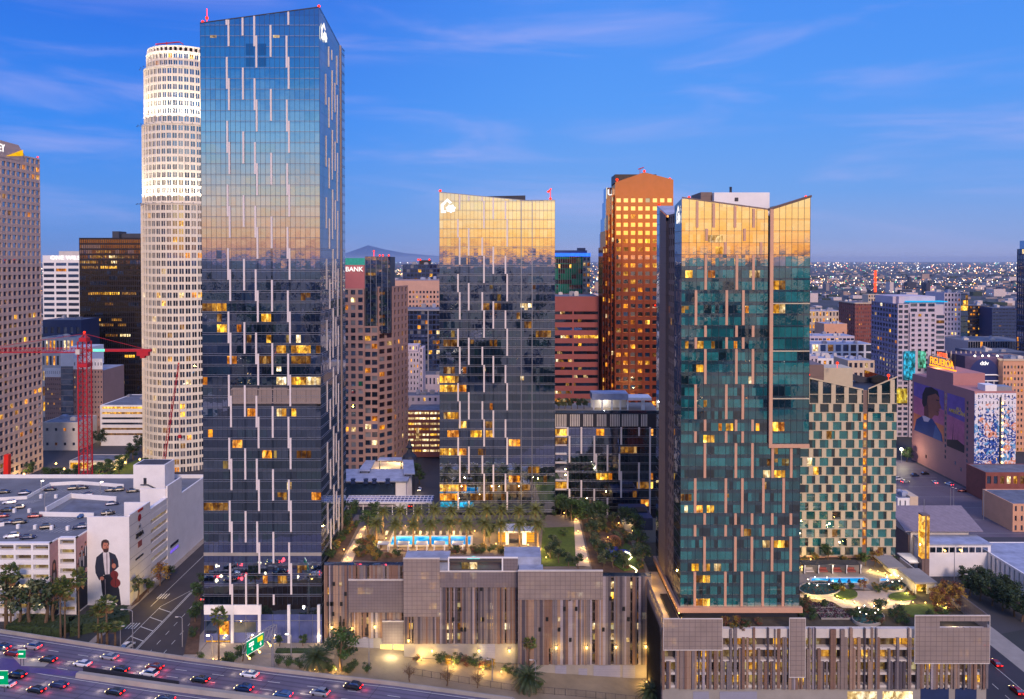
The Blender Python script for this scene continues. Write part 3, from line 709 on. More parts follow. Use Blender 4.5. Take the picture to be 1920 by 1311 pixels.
# ------------------------------------------------------------------ the teal tower, right
DECK2 = 18.5
def tower_t():
    Y = 213.0; xl = WX(1277, Y, 700); xr = WX(1500, Y, 950); xr2 = WX(1517, Y, 600); L = xr-xl; L2 = xr2-xl; D = 36.5
    root = thing('glass_tower', 'teal glass tower with peach vertical strips and a notched sloping crown', 'skyscraper', (xl+L/2, Y+D/2, DECK2))
    U = lambda px, py=700: WX(px, Y, py)-xl
    zl, zv, zrr = WZ(372, Y), WZ(394, Y), WZ(369, Y); uv = U(1441, 390)
    ft = lambda u: (zl+(zv-zl)*u/uv) if u < uv else (zv+(zrr-zv)*(u-uv)/(L2-uv))
    zr = WZ(477.4, Y); zbeam = WZ(1137, Y); fh = (zr-zbeam)/30.0
    rng = random.Random(21); fr = Fr(xl, Y, 1, 0)
    GT = [M['tT'], M['tT2'], M['tT3'], M['tTs']]
    pk = lambda rng, n: rng.choices((0, 1, 2), (4, 2.0, 4))[0]
    ub = U(1441, 700); zb2 = WZ(832, Y)
    def mid(u): return ft(u)
    c = Curtain(root, fr, L, zbeam, ft, zr, fh, 1.02, rng, sp=0.95, tilt=0.0018)
    c.skip = [(ub, L+5, zb2, 500)]
    c.runp = .62; c.panes(GT, pk, 3); c.hbar = 0.09; c.horizontals(-3, 30, False, 0.03)
    for k in range(0, c.n+1, 2):
        u = min(k*c.pw, L-.1); fr.box(c.mul, u-0.045, u+0.045, -0.02, 0.05, zbeam, ft(u) if u < ub else zb2)
    sets = {'A': [1322, 1380, 1411, 1449, 1484], 'B': [1304, 1361.5, 1392.5, 1432, 1470]}
    for n0, n1, st in [(0, 3, 'A'), (3, 6, 'B'), (6, 7, 'A'), (7, 8, 'B'), (8, 11, 'A'), (11, 14, 'B'), (14, 15, 'A'), (15, 16, 'B'), (16, 19, 'A'), (19, 22, 'B'), (22, 23, 'A'), (23, 24, 'B'), (24, 27, 'A'), (27, 30, 'B')]:
        for px in sets[st][:5 if n0 >= 16 else 3]:
            b = MB(); u = U(px, 750); fr.box(b, u-0.34, u+0.34, -0.02, 0.2, c.zf(n1)+0.06, c.zf(n0)-0.06); b.build('peach_strip', M['peach'], root)
    for px, y0, y1 in ((1307, 373, 427), (1338, 376, 427), (1378, 383, 427), (1413, 388, 427), (1325, 429, 452), (1396, 429, 452), (1360, 454, 477), (1427, 454, 477)):
        b = MB(); u = U(px, 420); fr.box(b, u-0.34, u+0.34, -0.02, 0.2, WZ(y1, Y), min(WZ(y0, Y), ft(u)-0.2)); b.build('peach_strip', M['peach'], root)
    lits = [(1284, 1296, 513, 3), (1325, 1339, 513, 4), (1328, 1342, 440, 5), (1344, 1357, 440, 5), (1344, 1356, 464, 3), (1284, 1293, 648, 3), (1306, 1320, 648, 3), (1331, 1340, 648, 6), (1374, 1383, 648, 4), (1304, 1316, 690, 3), (1322, 1337, 822, 3), (1345, 1355, 801, 4), (1358, 1378, 801, 3), (1416, 1424, 801, 4),
            (1304, 1318, 950, 4), (1322, 1336, 953, 3), (1280, 1291, 935, 6), (1300, 1313, 1063, 3), (1320, 1333, 1063, 3), (1341, 1352, 1063, 5), (1302, 1316, 1086, 6), (1320, 1334, 1085, 3), (1302, 1314, 1128, 4), (1320, 1333, 1128, 3), (1430, 1444, 887, 5), (1448, 1472, 887, 3), (1428, 1444, 1018, 5), (1448, 1470, 1018, 3), (1392, 1408, 1000, 6), (1474, 1486, 1022, 6), (1402, 1404, 713, 5)]
    c.scatter(16, 1, 28)
    for a, e, py, m in lits: c.light(a, e, py, m, Y)
    c.done(None, M['mull_d'], M['mull_d'])
    # projecting upper right bay
    d = 0.5; f2 = Fr(xl+ub+0.9, Y-d, 1, 0); Lb = L2-ub-0.9
    c2 = Curtain(root, f2, Lb, zb2, lambda u: ft(u+ub+0.9), zr, fh, 1.65, rng, sp=0.5, tilt=0.0018)
    c2.panes(GT, lambda r, n: r.choices((0, 1, 2), (4, 1.5, 4))[0], 3); c2.hbar = 0.09; c2.horizontals(-3, 16, False, 0.03); c2.verticals(1, 0.08)
    for a, e, py, m in [(1447, 1460, 535, 3), (1462, 1472, 540, 6), (1447, 1460, 580, 3), (1466, 1474, 582, 5), (1447, 1455, 800, 3), (1458, 1470, 806, 4), (1447, 1475, 493, 2)]: c2.light(a, e, py, m, Y-d)
    c2.done(None, M['mull_d'], M['mull_d'])
    b = MB(); fr.box(b, ub, ub+0.9, -0.02, d+0.25, zb2-1.0, ft(ub)+.1); b.build('peach_column', M['peach'], root)
    b = MB(); fr.box(b, ub+0.9, L2+0.1, -0.02, d+0.2, zb2-1.0, zb2); b.build('peach_beam', M['peach'], root)
    for py in (569, 658, 747):
        b = MB(); f2.box(b, 0, Lb, 0, 0.14, WZ(py+1, Y), WZ(py-1, Y)); b.build('cream_line', M['cream'], root)
    b = MB(); fr.box(b, -0.8, L+0.6, -0.4, 0.9, zbeam-1.4, zbeam); fr.box(b, -0.8, -0.05, -D, -0.4, zbeam-1.4, zbeam); b.build('peach_beam', M['peach'], root)
    # sides, back, crown
    zb = DECK2-1; 
    fsd = Fr(xl, Y+D, 0, -1); ya = D-(243.6-Y); yb = D-(233.5-Y); yc = D-(222.0-Y)
    zk = WZ(386, Y+D, 1231); zval = WZ(402, 233.5, 1250)
    prof = lambda u: (zk+(zval-zk)*u/yb) if u < yb else (zval+(zl-zval)*(u-yb)/(D-yb))
    s = Curtain(root, fsd, ya, zb, lambda u: prof(u), zr, fh, 1.3, rng); s.panes(GA, pickA, 4); s.horizontals(-4, 33, False); s.done(None, M['mull_d'])
    b = MB()
    for (u0, u1) in ((ya, yb),): fsd.poly(b, [(u0, zb), (u1, zb), (u1, prof(u1)-0.3), (u0, prof(u0)-0.3)], 0.25)
    fsd.box(b, ya, yb, -1.0, 0.2, zb, prof(yb)-2); b.build('taupe_wall', M['taupe'], root)
    b = MB(); wn = []
    sub = Fr(xl+0.5, Y+D-yb, 0, -1); grid_wall(b, wn, sub, yc-yb, zb, prof(yb)-0.2, 4, 34, 0.55, 0.6, rng, p_lit=0.03, rec=0.3)
    b.build('recess_wall', M['taupe'], root); add_windows(root, wn, cap=60)
    s = Curtain(root, Fr(xl, Y+D-yc, 0, -1), D-yc, zb, lambda u: prof(u+yc), zr, fh, 1.3, rng); s.panes(GA, pickA, 4); s.horizontals(-4, 33, False); s.verticals(); s.done(None, M['mull_d'])
    emblem(root, Fr(xl, Y+D-yc, 0, -1), D-yc-5.2, WZ(419, 215.5, 1273), 4.6, 5.0, 0.3)
    b = MB(); b.box(xl+1.1, xr-0.3, Y+0.4, Y+D-0.3, zb, zv-1.5); b.box(xr-0.3, xr2-0.1, Y+0.4, Y+D-2, zb2-0.9, zv-1.5); b.build('core', M['dmetal'], root)
    b = MB(); fR = Fr(xr2, Y-d, 0, 1); fR.quad(b, 0, D-2, zb2, zrr-.5, 0); Fr(xr, Y, 0, 1).quad(b, 0, D, zb, zb2-0.9, 0); Fr(xr2, Y+D, -1, 0).quad(b, 0, L2, zb, zv, 0)
    b.build('rear_facade', [M['tT2']], root)
    b = MB()
    b.hexa([(xl, Y+D-yb, zval-0.3), (xl+9, Y+D-yb, zval-0.3), (xl+9, Y+D, zk-0.4), (xl, Y+D, zk-0.4), (xl, Y+D-yb, zval), (xl+9, Y+D-yb, zval), (xl+9, Y+D, zk), (xl, Y+D, zk)])
    b.build('roof_slope', M['roof_w'], root)
    b = MB()
    for u0, u1 in ((0, uv), (uv, L2)):
        fr.poly(b, [(u0, ft(u0)), (u1, ft(u1)), (u1, ft(u1)+0.4), (u0, ft(u0)+0.4)], (d if u0 > 0 else 0)+0.1)
    b.hexa([(xl+uv, Y-d, zv-.2), (xr2+.3, Y-d, zrr-.2), (xr2+.3, Y+4, zrr-.2), (xl+uv, Y+4, zv-.2), (xl+uv, Y-d-.2, zv+.4), (xr2+.3, Y-d-.2, zrr+.4), (xr2+.3, Y+4, zrr+.4), (xl+uv, Y+4, zv+.4)])
    b.build('parapet', M['taupe'], root)
    b = MB(); x0, x1 = WX(1339, Y+8, 370), WX(1443, Y+8, 370); b.box(x0, x1, Y+8, Y+24, zv-2, WZ(361, Y+8)); b.build('penthouse', M['white'], root)
    b = MB(); xx = WX(1314, Y+10, 370); b.box(xx, x0-0.05, Y+10, Y+22, zv-2, WZ(360.5, Y+10)); b.build('penthouse_wing', M['taupe'], root)
    b = MB(); p = W(1370, 360, Y+10); b.tube([p+Vector((0, 0, -.5)), p+Vector((0, 0, 1.4))], 0.35, 8); b.build('flue', M['dmetal'], root)
    b = MB(); p = W(1381, 374, Y+7.9); b.box(p.x-.5, p.x+.5, p.y, p.y+.1, p.z-.5, p.z+.5); b.build('vent', M['dmetal'], root)
    for px, py in ((1292, 370), (1511, 369)):
        p = W(px, py, Y+1); b = MB(); b.blob(p, 0.35); b.build('beacon', M['red_lamp'], root)
    # lobby storey on the deck
    b = MB(); fr.quad(b, 0.6, L-0.4, DECK2, zbeam-1.4, -0.6); b.build('lobby_glass', [M['tT2']], root)
    for a, e, m in ((1384, 1400, 6), (1401, 1410, 4), (1430, 1466, 5)):
        b = MB(); fr.quad(b, U(a, 1160), U(e, 1160), DECK2+0.2, zbeam-1.8, -0.5); b.build('lobby_window', WIN[m], root)
tower_t()
# ------------------------------------------------------------------ chequered hotel block
def hotel():
    Y = 256.0; xl, xr = WX(1492, Y, 900), WX(1681, Y, 850); L = xr-xl; D = 24.0
    root = thing('chequered_tower', 'hotel tower with a chequerboard of cream panels and green windows beside the teal tower', 'building', (xl+L/2, Y+D/2, 15))
    U = lambda px, py=850: WX(px, Y, py)-xl
    fr = Fr(xl, Y, 1, 0); rng = random.Random(31)
    zl, zv, zr = WZ(704, Y), WZ(732, Y), WZ(707, Y); uv = U(1621)
    ft = lambda u: (zl+(zv-zl)*u/uv) if u < uv else (zv+(zr-zv)*(u-uv)/(L-uv))
    s0, s1 = U(1618), U(1627); zb = WZ(1042, Y); zc = WZ(757, Y); n = 17; fh = (zc-zb)/n
    wall = MB(); pan = MB(); wins = []
    HG = [M['tT2'], M['tT'], M['tT3'], M['l_y'], M['l_a'], M['l_w'], M['l_dim']]
    def pk():
        r = rng.random(); return rng.choice((3, 4, 5, 6)) if r < 0.06 else rng.choice((0, 1, 1, 2, 2, 2))
    mod = 24.4*Y/F
    for a, e in ((0, s0), (s1, L)):
        fr.box(wall, a, e, -0.9, -0.35, zb, zc)
        for k in range(n+1): fr.box(wall, a, e, -0.35, 0.06, zb+k*fh-0.1, zb+k*fh+0.1)
        for k in range(n):
            z0, z1 = zb+k*fh+0.1, zb+(k+1)*fh-0.1
            ph = (0.0 if k % 2 else 0.5)*mod
            u = a-mod+ph
            while u < e:
                p0, p1 = max(u, a), min(u+mod*0.34, e)
                if p1-p0 > 0.1: fr.box(pan, p0, p1, -0.35, 0.02, z0, z1)
                q0, q1 = max(u+mod*0.34, a), min(u+mod*0.78, e); r1 = min(u+mod, e)
                if q1-q0 > 0.2: wins.append((fr, q0, q1, z0, z1, -0.3, pk()))
                if r1-max(q1, a) > 0.2: wins.append((fr, max(q1, a), r1, z0, z1, -0.3, rng.choice((1, 1, 2, 0))))
                u += mod
        # two tall storeys of dark glass with cream ribs
        u = a-mod*0.3
        while u < e:
            p0, p1 = max(u, a), min(u+mod*0.34, e)
            if p1-p0 > 0.1: 
                um = (p0+p1)/2; fr.box(pan, p0, p1, -0.3, 0.0, zc+.1, ft(um)-0.3)
            u += mod
        g = MB(); um = (a+e)/2
        fr.poly(g, [(a, zc), (e, zc), (e, ft(e)), (a, ft(a))], -0.3); g.build('crown_glass', [M['tT2']], root)
        t = MB(); fr.poly(t, [(a, ft(a)-.15), (e, ft(e)-.15), (e, ft(e)+.3), (a, ft(a)+.3)], 0.06); zz = (zc+min(ft(a), ft(e)))/2+.8; fr.box(t, a, e, -0.2, 0.04, zz-.08, zz+.08); t.build('crown_trim', M['cream'], root)
    wall.build('floor_slabs', M['cream'], root); pan.build('cream_panels', M['cream'], root); add_windows(root, wins, mats=HG)
    b = MB(); fr.box(b, s0, s1, -.9, -.5, zb, zv); b.build('slot_wall', M['taupe'], root)
    for k in range(1, 16):
        b = MB(); fr.quad(b, s0+.3, s1-.3, zb+k*fh+.5, zb+(k+1)*fh-.4, -.45); b.build('slot_window', M['l_a'] if k % 4 else M['l_w'], root)
    b = MB(); b.box(xl+0.1, xr-.1, Y+2.6, Y+D, 12, zv-.5); b.build('core', M['dmetal'], root)
    b = MB(); Fr(xr, Y+.4, 0, 1).quad(b, 0, D-.4, 12, zr-1, 0); b.build('right_facade', [M['tT2']], root)
    b = MB(); fr.box(b, 0, L, -0.8, 0.0, DECK2-4, zb-.1); b.build('base_wall', M['peach'], root)
    for a, e in ((1500, 1530), (1548, 1572), (1627, 1672)):
        b = MB(); fr.quad(b, U(a), U(e), DECK2, zb-.5, 0.04); b.build('base_window', M['g_blue'] if a != 1548 else M['g_dark'], root)
    b = MB(); x0, x1 = WX(1545, Y+6, 700), WX(1599, Y+6, 700); b.box(x0, x1, Y+6, Y+15, zv-1, WZ(690, Y+6)); b.build('penthouse', M['cream'], root)
    b = MB(); b.box(WX(1516, Y+6, 700), x0-.05, Y+6, Y+18, zv-1, WZ(684, Y+6)); b.build('penthouse_wing', M['taupe'], root)
    b = MB(); p = W(1592, 676, Y+20); q = W(1640, 712, Y+20); b.hexa([(p.x-10, p.y, p.z-2.6), (q.x, q.y, q.z-3), (q.x, q.y+2, q.z-3), (p.x-10, p.y+2, p.z-2.6), (p.x-10, p.y, p.z-1.8), (q.x, q.y, q.z), (q.x, q.y+2, q.z), (p.x-10, p.y+2, p.z-1.8)]); b.build('roof_slope', M['roof_d'], root)
    for px, py in ((1516, 703), (1666, 704), (1570, 681)):
        p = W(px, py, Y+.5); b = MB(); b.blob(p, 0.45); b.tube([(p.x, p.y, p.z-1.6), p], .08, 5); b.build('beacon', M['red_lamp'], root)
hotel()
# ================================================================== buildings behind, left to right
M['ey'] = mat('pinkish_granite', (206, 176, 164), 0.7, var=0.06, scale=0.15)
M['bankst'] = mat('rose_stone', (156, 124, 116), 0.75, var=0.07, scale=0.15)
M['rosec'] = mat('rose_drum', (172, 96, 100), 0.6, var=0.05)
M['redgr'] = glass('polished_red_granite', (255, 186, 140), (132, 64, 46), .19, .0, var=.12, rough=.12)
M['terra'] = mat('terracotta', (150, 80, 76), 0.75, var=0.07, scale=0.15)
M['brickr'] = mat('red_brick', (134, 74, 66), 0.85, var=0.15, scale=0.4)
M['beige'] = mat('beige_stucco', (202, 160, 142), 0.8, var=0.08, scale=0.15)
M['sand'] = mat('sand_stone', (206, 184, 160), 0.8, var=0.08, scale=0.2)
M['lilac'] = mat('pale_lilac_stone', (196, 184, 196), 0.8, var=0.07, scale=0.2)
M['dbrown'] = mat('dark_brown_metal', (44, 34, 36), 0.45, 0.2, var=0.1)
M['dblue'] = mat('dark_blue_panel', (36, 54, 96), 0.5, 0.1, var=0.12)
M['tower_w'] = mat('white_granite', (238, 228, 210), 0.7, var=0.04, scale=0.12)
M['redp'] = mat('red_crane_paint', (190, 30, 44), 0.45, var=0.08)
M['brightred'] = mat('bright_red_paint', (236, 40, 24), 0.4, var=0.08)
M['greeng'] = glass('green_glass', (190, 226, 210), (8, 120, 92), 0.22, 0.01)
M['navyg'] = glass('navy_glass', (190, 210, 240), (14, 26, 56), 0.32, 0.01)
M['blueg'] = glass('sky_blue_glass', (200, 220, 245), (30, 56, 96), 0.55, 0.01)
M['browng'] = glass('brown_glass', (230, 190, 130), (34, 26, 26), 0.22, 0.02)

def xs(px0, px1, Y, py): return WX(px0, Y, py), WX(px1, Y, py)
# ---- granite tower at the left edge, seen along its side
def ey_tower():
    x = -258.5; y0, y1 = 338.0, 437.0; zt = WZ(298, 437, 77); root = thing('granite_tower', 'pinkish granite tower at the left edge with white letters and yellow wedge', 'skyscraper', (x-15, 388, 0))
    rng = random.Random(41); mb = MB(); wins = []
    fr = Fr(x, y0, 0, 1); L = y1-y0
    rl = [1.0]*41
    for k, v in ((38, 5), (33, 3), (25, 1), (20, 4), (8, 4), (6, 5), (9, 3)): rl[k] = v
    grid_wall(mb, wins, fr, L, 0, zt, 24, 41, 0.72, 0.58, rng, p_lit=0.035, rec=0.45, rowlit=rl, blind=0.08)
    mb.box(x-40, x-0.6, y0, y1, 0, zt-.3)
    fb = Fr(x, y1, -1, 0); fb.box(mb, 0.6, 40, -.5, 0, 0, zt)
    mb.build('wall', M['ey'], root); add_windows(root, wins)
    b = MB(); z2 = zt+5.2
    b.prism([(x-30, y0, z2+1.5), (x+0.15, y0, z2+1.5), (x+0.15, 418, z2-0.4), (x-0.15, 423.5, z2-4.6), (x-30, 423.5, z2-4.6)], zt-3.2, z2); b.build('crown_wall', M['ey'], root)
    text(root, 'EY', fr, 401.6-y0, zt-0.4, 5.4, 0.3, M['sign_w'], squash=.8)
    b = MB(); fr.poly(b, [(407.0-y0, zt-2.4), (421.5-y0, zt-0.4), (421.5-y0, zt+2.8)], 0.4); b.build('yellow_wedge', emit('yellow_sign', (250, 190, 20), 0.75), root)
    for yy in (422, 436):
        b = MB(); b.blob((x-.5, yy, (zt+2.2 if yy < 430 else zt+.8)), .5); b.build('beacon', M['red_lamp'], root)
ey_tower()
# ---- white banded block with roof lettering
x0, x1 = xs(80, 172, 660, 500)
r, _ = block('banded_office', 'white banded office block with glowing letters along its parapet', 'building', x0, x1, 660, 700, WZ(479, 660), M['white'], 4, 24, 0.86, 0.52, seed=3, p_lit=0.05, sides='fr', head=5, units=0, blind=.03)
text(r, 'ONE WILSHIRE', Fr(x0, 660, 1, 0), 6.5, WZ(487, 660), 4.8, 0.35, M['sign_w'], squash=1.12)
b = MB(); b.box(x0+9, x1-3, 668, 690, WZ(479, 660)-.2, WZ(471, 665)); b.build('penthouse', M['offwhite'], r)
# ---- dark brown glass slab
def dark_slab():
    Y = 600.0; x0, x1 = xs(150, 292, Y, 600); zt = WZ(446, Y); root = thing('dark_glass_slab', 'dark brown glass office slab with scattered amber rows, left of the white round tower', 'skyscraper', ((x0+x1)/2, Y+20, 0))
    fr = Fr(x0, Y, 1, 0); rng = random.Random(12)
    c = Curtain(root, fr, x1-x0, 0, lambda u: zt, zt, 3.95, 1.6, rng, sp=1.3, tilt=0.002)
    c.panes([M['browng'], M['g_dark'], M['browng'], M['browng'], M['dbrown']], lambda r, n: 0 if r.random() < .8 else 1, 4); c.verticals(1, 0.3, 0.25)
    c.done(None, M['dbrown'], M['dbrown'])
    for k in range(30):
        n = rng.choice((2, 3, 3, 4, 5, 10, 11, 12, 12, 13, 14, 15, 16, 16, 17, 18, 19, 22, 23, 24, 27, 28)); c0 = rng.randint(0, 22); w = rng.randint(3, 9)
        b = MB(); fr.quad(b, c0*c.pw, min(c.n, c0+w)*c.pw, c.zf(n+1)+.5, c.zf(n)-1.5, 0.06); b.build('lit_window', rng.choice((M['l_dim'], M['l_dim'], M['l_w'], M['l_y'])), root)
    b = MB(); b.box(x0+.2, x1-.2, Y+.2, Y+40, 0, zt-.2); b.build('core', M['dbrown'], root)
    b = MB(); px0, px1 = xs(213, 268, Y+8, 440); b.box(px0+6, px1+8, Y+8, Y+26, zt-.3, WZ(438, Y+8)); b.box(px0, px0+5, Y+6, Y+18, zt-.3, WZ(434, Y+8)); b.build('penthouse', M['roof_d'], root)
dark_slab()
# ---- white round floodlit tower
def round_tower():
    cy_, R0 = 452.0, 23.2; Yc = cy_; cx_ = WX(351, Yc, 600)
    root = thing('round_tower', 'tall white round tower in stepped tiers, floodlit near its top', 'skyscraper', (cx_, cy_, 0))
    N = 46; rng = random.Random(77); wall = MB(); wins = []; mul = MB()
    Yf = cy_-R0*.6
    z380, z232, z125, z90 = WZ(381, Yf), WZ(234, Yf), WZ(128, Yf), WZ(100, Yf)
    for (Rr, za, zb, fh) in ((R0, -1, z380, 4.33), (R0-0.8, z380, z232, 4.33), (R0-2.0, z232, z125, 4.2), (R0-3.4, z125, z90, 4.6)):
        nr = max(1, round((zb-za)/fh)); q = math.pi/N
        for k in range(N):
            a = 2*math.pi*(k+.5)/N; ca, sa = math.cos(a), math.sin(a)
            if sa > 0.35: continue          # far side closed below by the core
            w = 2*Rr*math.sin(q)
            mx, my = cx_+Rr*ca, cy_+Rr*sa
            ux, uy = -sa, ca
            fr = Fr(mx-ux*w/2, my-uy*w/2, ux, uy)
            top_lit = zb > z380
            grid_wall(wall, wins, fr, w, za, zb-0.8, 1, nr, 0.72, 0.66, rng, p_lit=0.085 if not top_lit else .02, rec=0.4, blind=0.10)
            fr.box(mul, w/2-0.12, w/2+0.12, -0.4, -0.22, za, zb-1.0)
            fr.box(wall, 0, 0.35, 0, 0.3, za, zb-0.8)
            fr.box(wall, 0, w, -.6, 0.35, zb-0.8, zb)
        core = [(cx_+(Rr-.6)*math.cos(2*math.pi*k/N), cy_+(Rr-.6)*math.sin(2*math.pi*k/N)) for k in range(N)]
        wall.prism(core, za, zb-.05)
    wall.build('wall', M['tower_w'], root); mul.build('window_mullion', M['tower_w'], root); add_windows(root, wins)
    crown = MB()
    for k in range(N):
        a = 2*math.pi*k/N; Rr = R0-4.2; x, y = cx_+Rr*math.cos(a), cy_+Rr*math.sin(a); crown.box(x-.5, x+.5, y-.5, y+.5, z90-.1, z90+2.2)
    crown.lathe([(R0-3.6, 2.2), (R0-3.6, 3.0), (R0-5.2, 3.0), (R0-5.2, 2.2)], (cx_, cy_), N, 0, z90); crown.build('crown', M['tower_w'], root)
    b = MB(); p = Vector((cx_-3, cy_-R0+6, z90+3)); b.tube([p, p+Vector((0, 0, 2.2))], .3, 6); b.tube([p+Vector((-6, 0, 1)), p+Vector((7, 0, 2.2))], .35, 6); b.tube([p+Vector((7, 0, 2.2)), p+Vector((9, 0, 1))], .25, 6); b.build('roof_crane', M['redp'], root)
    for Rr, z, wt, top in ((R0+2.4, z380-.4, 8500, 0), (R0+1.8, z232-.4, 9500, 0), (R0+.2, z125+.2, 2600, 0)):
        for deg in range(204, 336, 12):
            a = R(deg); x, y = cx_+Rr*math.cos(a), cy_+Rr*math.sin(a)
            f = MB(); f.box(x-.2, x+.2, y-.2, y+.2, z-.2, z+.15); f.tube([(x, y, z), (cx_+(Rr-3)*math.cos(a), cy_+(Rr-3)*math.sin(a), z)], .06, 4); f.build('floodlight', M['dmetal'], root)
            lamp('flood_beam', (x, y, z+.6), wt, (1.0, .90, .74), .4, root, spot=R(80), aim=(-math.cos(a)*0.20, -math.sin(a)*0.20, 1))
round_tower()
# ---- smaller things in the left gap
x0, x1 = xs(80, 152, 560, 612)
block('low_block', 'dark blue windowless block at the foot of the banded white office', 'building', x0, x1, 560, 585, WZ(600, 560), M['dblue'], 6, 5, .5, .3, seed=8, p_lit=.05, units=2)
x0, x1 = xs(78, 138, 540, 640)
block('low_block', 'low lit white block above the brown mid-rise', 'building', x0, x1, 540, 556, WZ(633, 540), M['offwhite'], 9, 6, .6, .6, seed=9, p_lit=.45, units=2)
def brown_midrise():
    Y = 520.0; x0, x1 = xs(84, 192, Y, 730); z = WZ(690, Y); rng = random.Random(15)
    root = thing('brick_midrise', 'brown brick mid-rise with white top storey and grey stair strip behind the red crane', 'building', ((x0+x1)/2, Y+15, 0))
    mb = MB(); w = []
    u = lambda px: WX(px, Y, 730)-x0
    fr = Fr(x0, Y, 1, 0)
    grid_wall(mb, w, fr, u(114), 0, z-6, 8, 12, .36, .42, rng, p_lit=.07, rec=.25); grid_wall(mb, w, Fr(x0+u(137), Y+.5, 1, 0), x1-x0-u(137), 0, z-1, 10, 13, .36, .42, rng, p_lit=.05, rec=.25)
    mb.box(x0+.4, x1-.4, Y+1, Y+30, 0, z-2); mb.build('wall', M['bankst'], root)
    b = MB(); ww = []; grid_wall(b, ww, Fr(x0, Y-.05, 1, 0), u(114), z-6, z, 8, 1, .3, .35, rng, p_lit=0); grid_wall(b, ww, Fr(x0+u(137), Y+.4, 1, 0), x1-x0-u(137), z-1, z+6, 10, 1, .3, .3, rng, p_lit=0)
    b.box(x0+u(112), x0+u(136), Y+1.2, Y+22, z-3, z+10.5); b.box(x0+u(118), x0+u(160), Y+8, Y+24, z, z+13); b.build('white_top', M['white'], root); add_windows(root, w+ww)
    s = Curtain(root, Fr(x0+u(114), Y+.2, 1, 0), u(137)-u(114), 0, lambda q: z+1, z, 3.6, 1.6, rng); s.panes([M['g_blind'], M['g_blue'], M['g_blind'], M['g_dark'], M['louvre']], lambda r, n: r.randint(0, 2), 4); s.done()
    b = MB(); b.box(x0+.5, x1-.5, Y+.6, Y+30, z-2, z-1.7); b.build('roof', M['roof_w'], root)
brown_midrise()
x0, x1 = xs(188, 278, 490, 785)
block('parking_garage', 'white four level car park at the foot of the round tower', 'car park', x0, x1, 490, 530, WZ(760, 490), M['white'], 1, 6, .94, .42, seed=5, p_lit=.7, units=3, rec=1.0, foot=6)
x0, x1 = xs(80, 146, 478, 800)
block('low_block', 'blank white low building beside the round dark trees', 'building', x0, x1, 478, 500, WZ(792, 478), M['offwhite'], 4, 2, .3, .2, seed=6, p_lit=.2, units=2)
x0, x1 = xs(130, 215, 432, 852)
block('kiosk', 'low glowing shop front by the crane mast', 'kiosk', x0, x1, 432, 446, 5.5, M['offwhite'], 5, 1, .86, .6, seed=7, p_lit=1.0, units=1, z0=0)

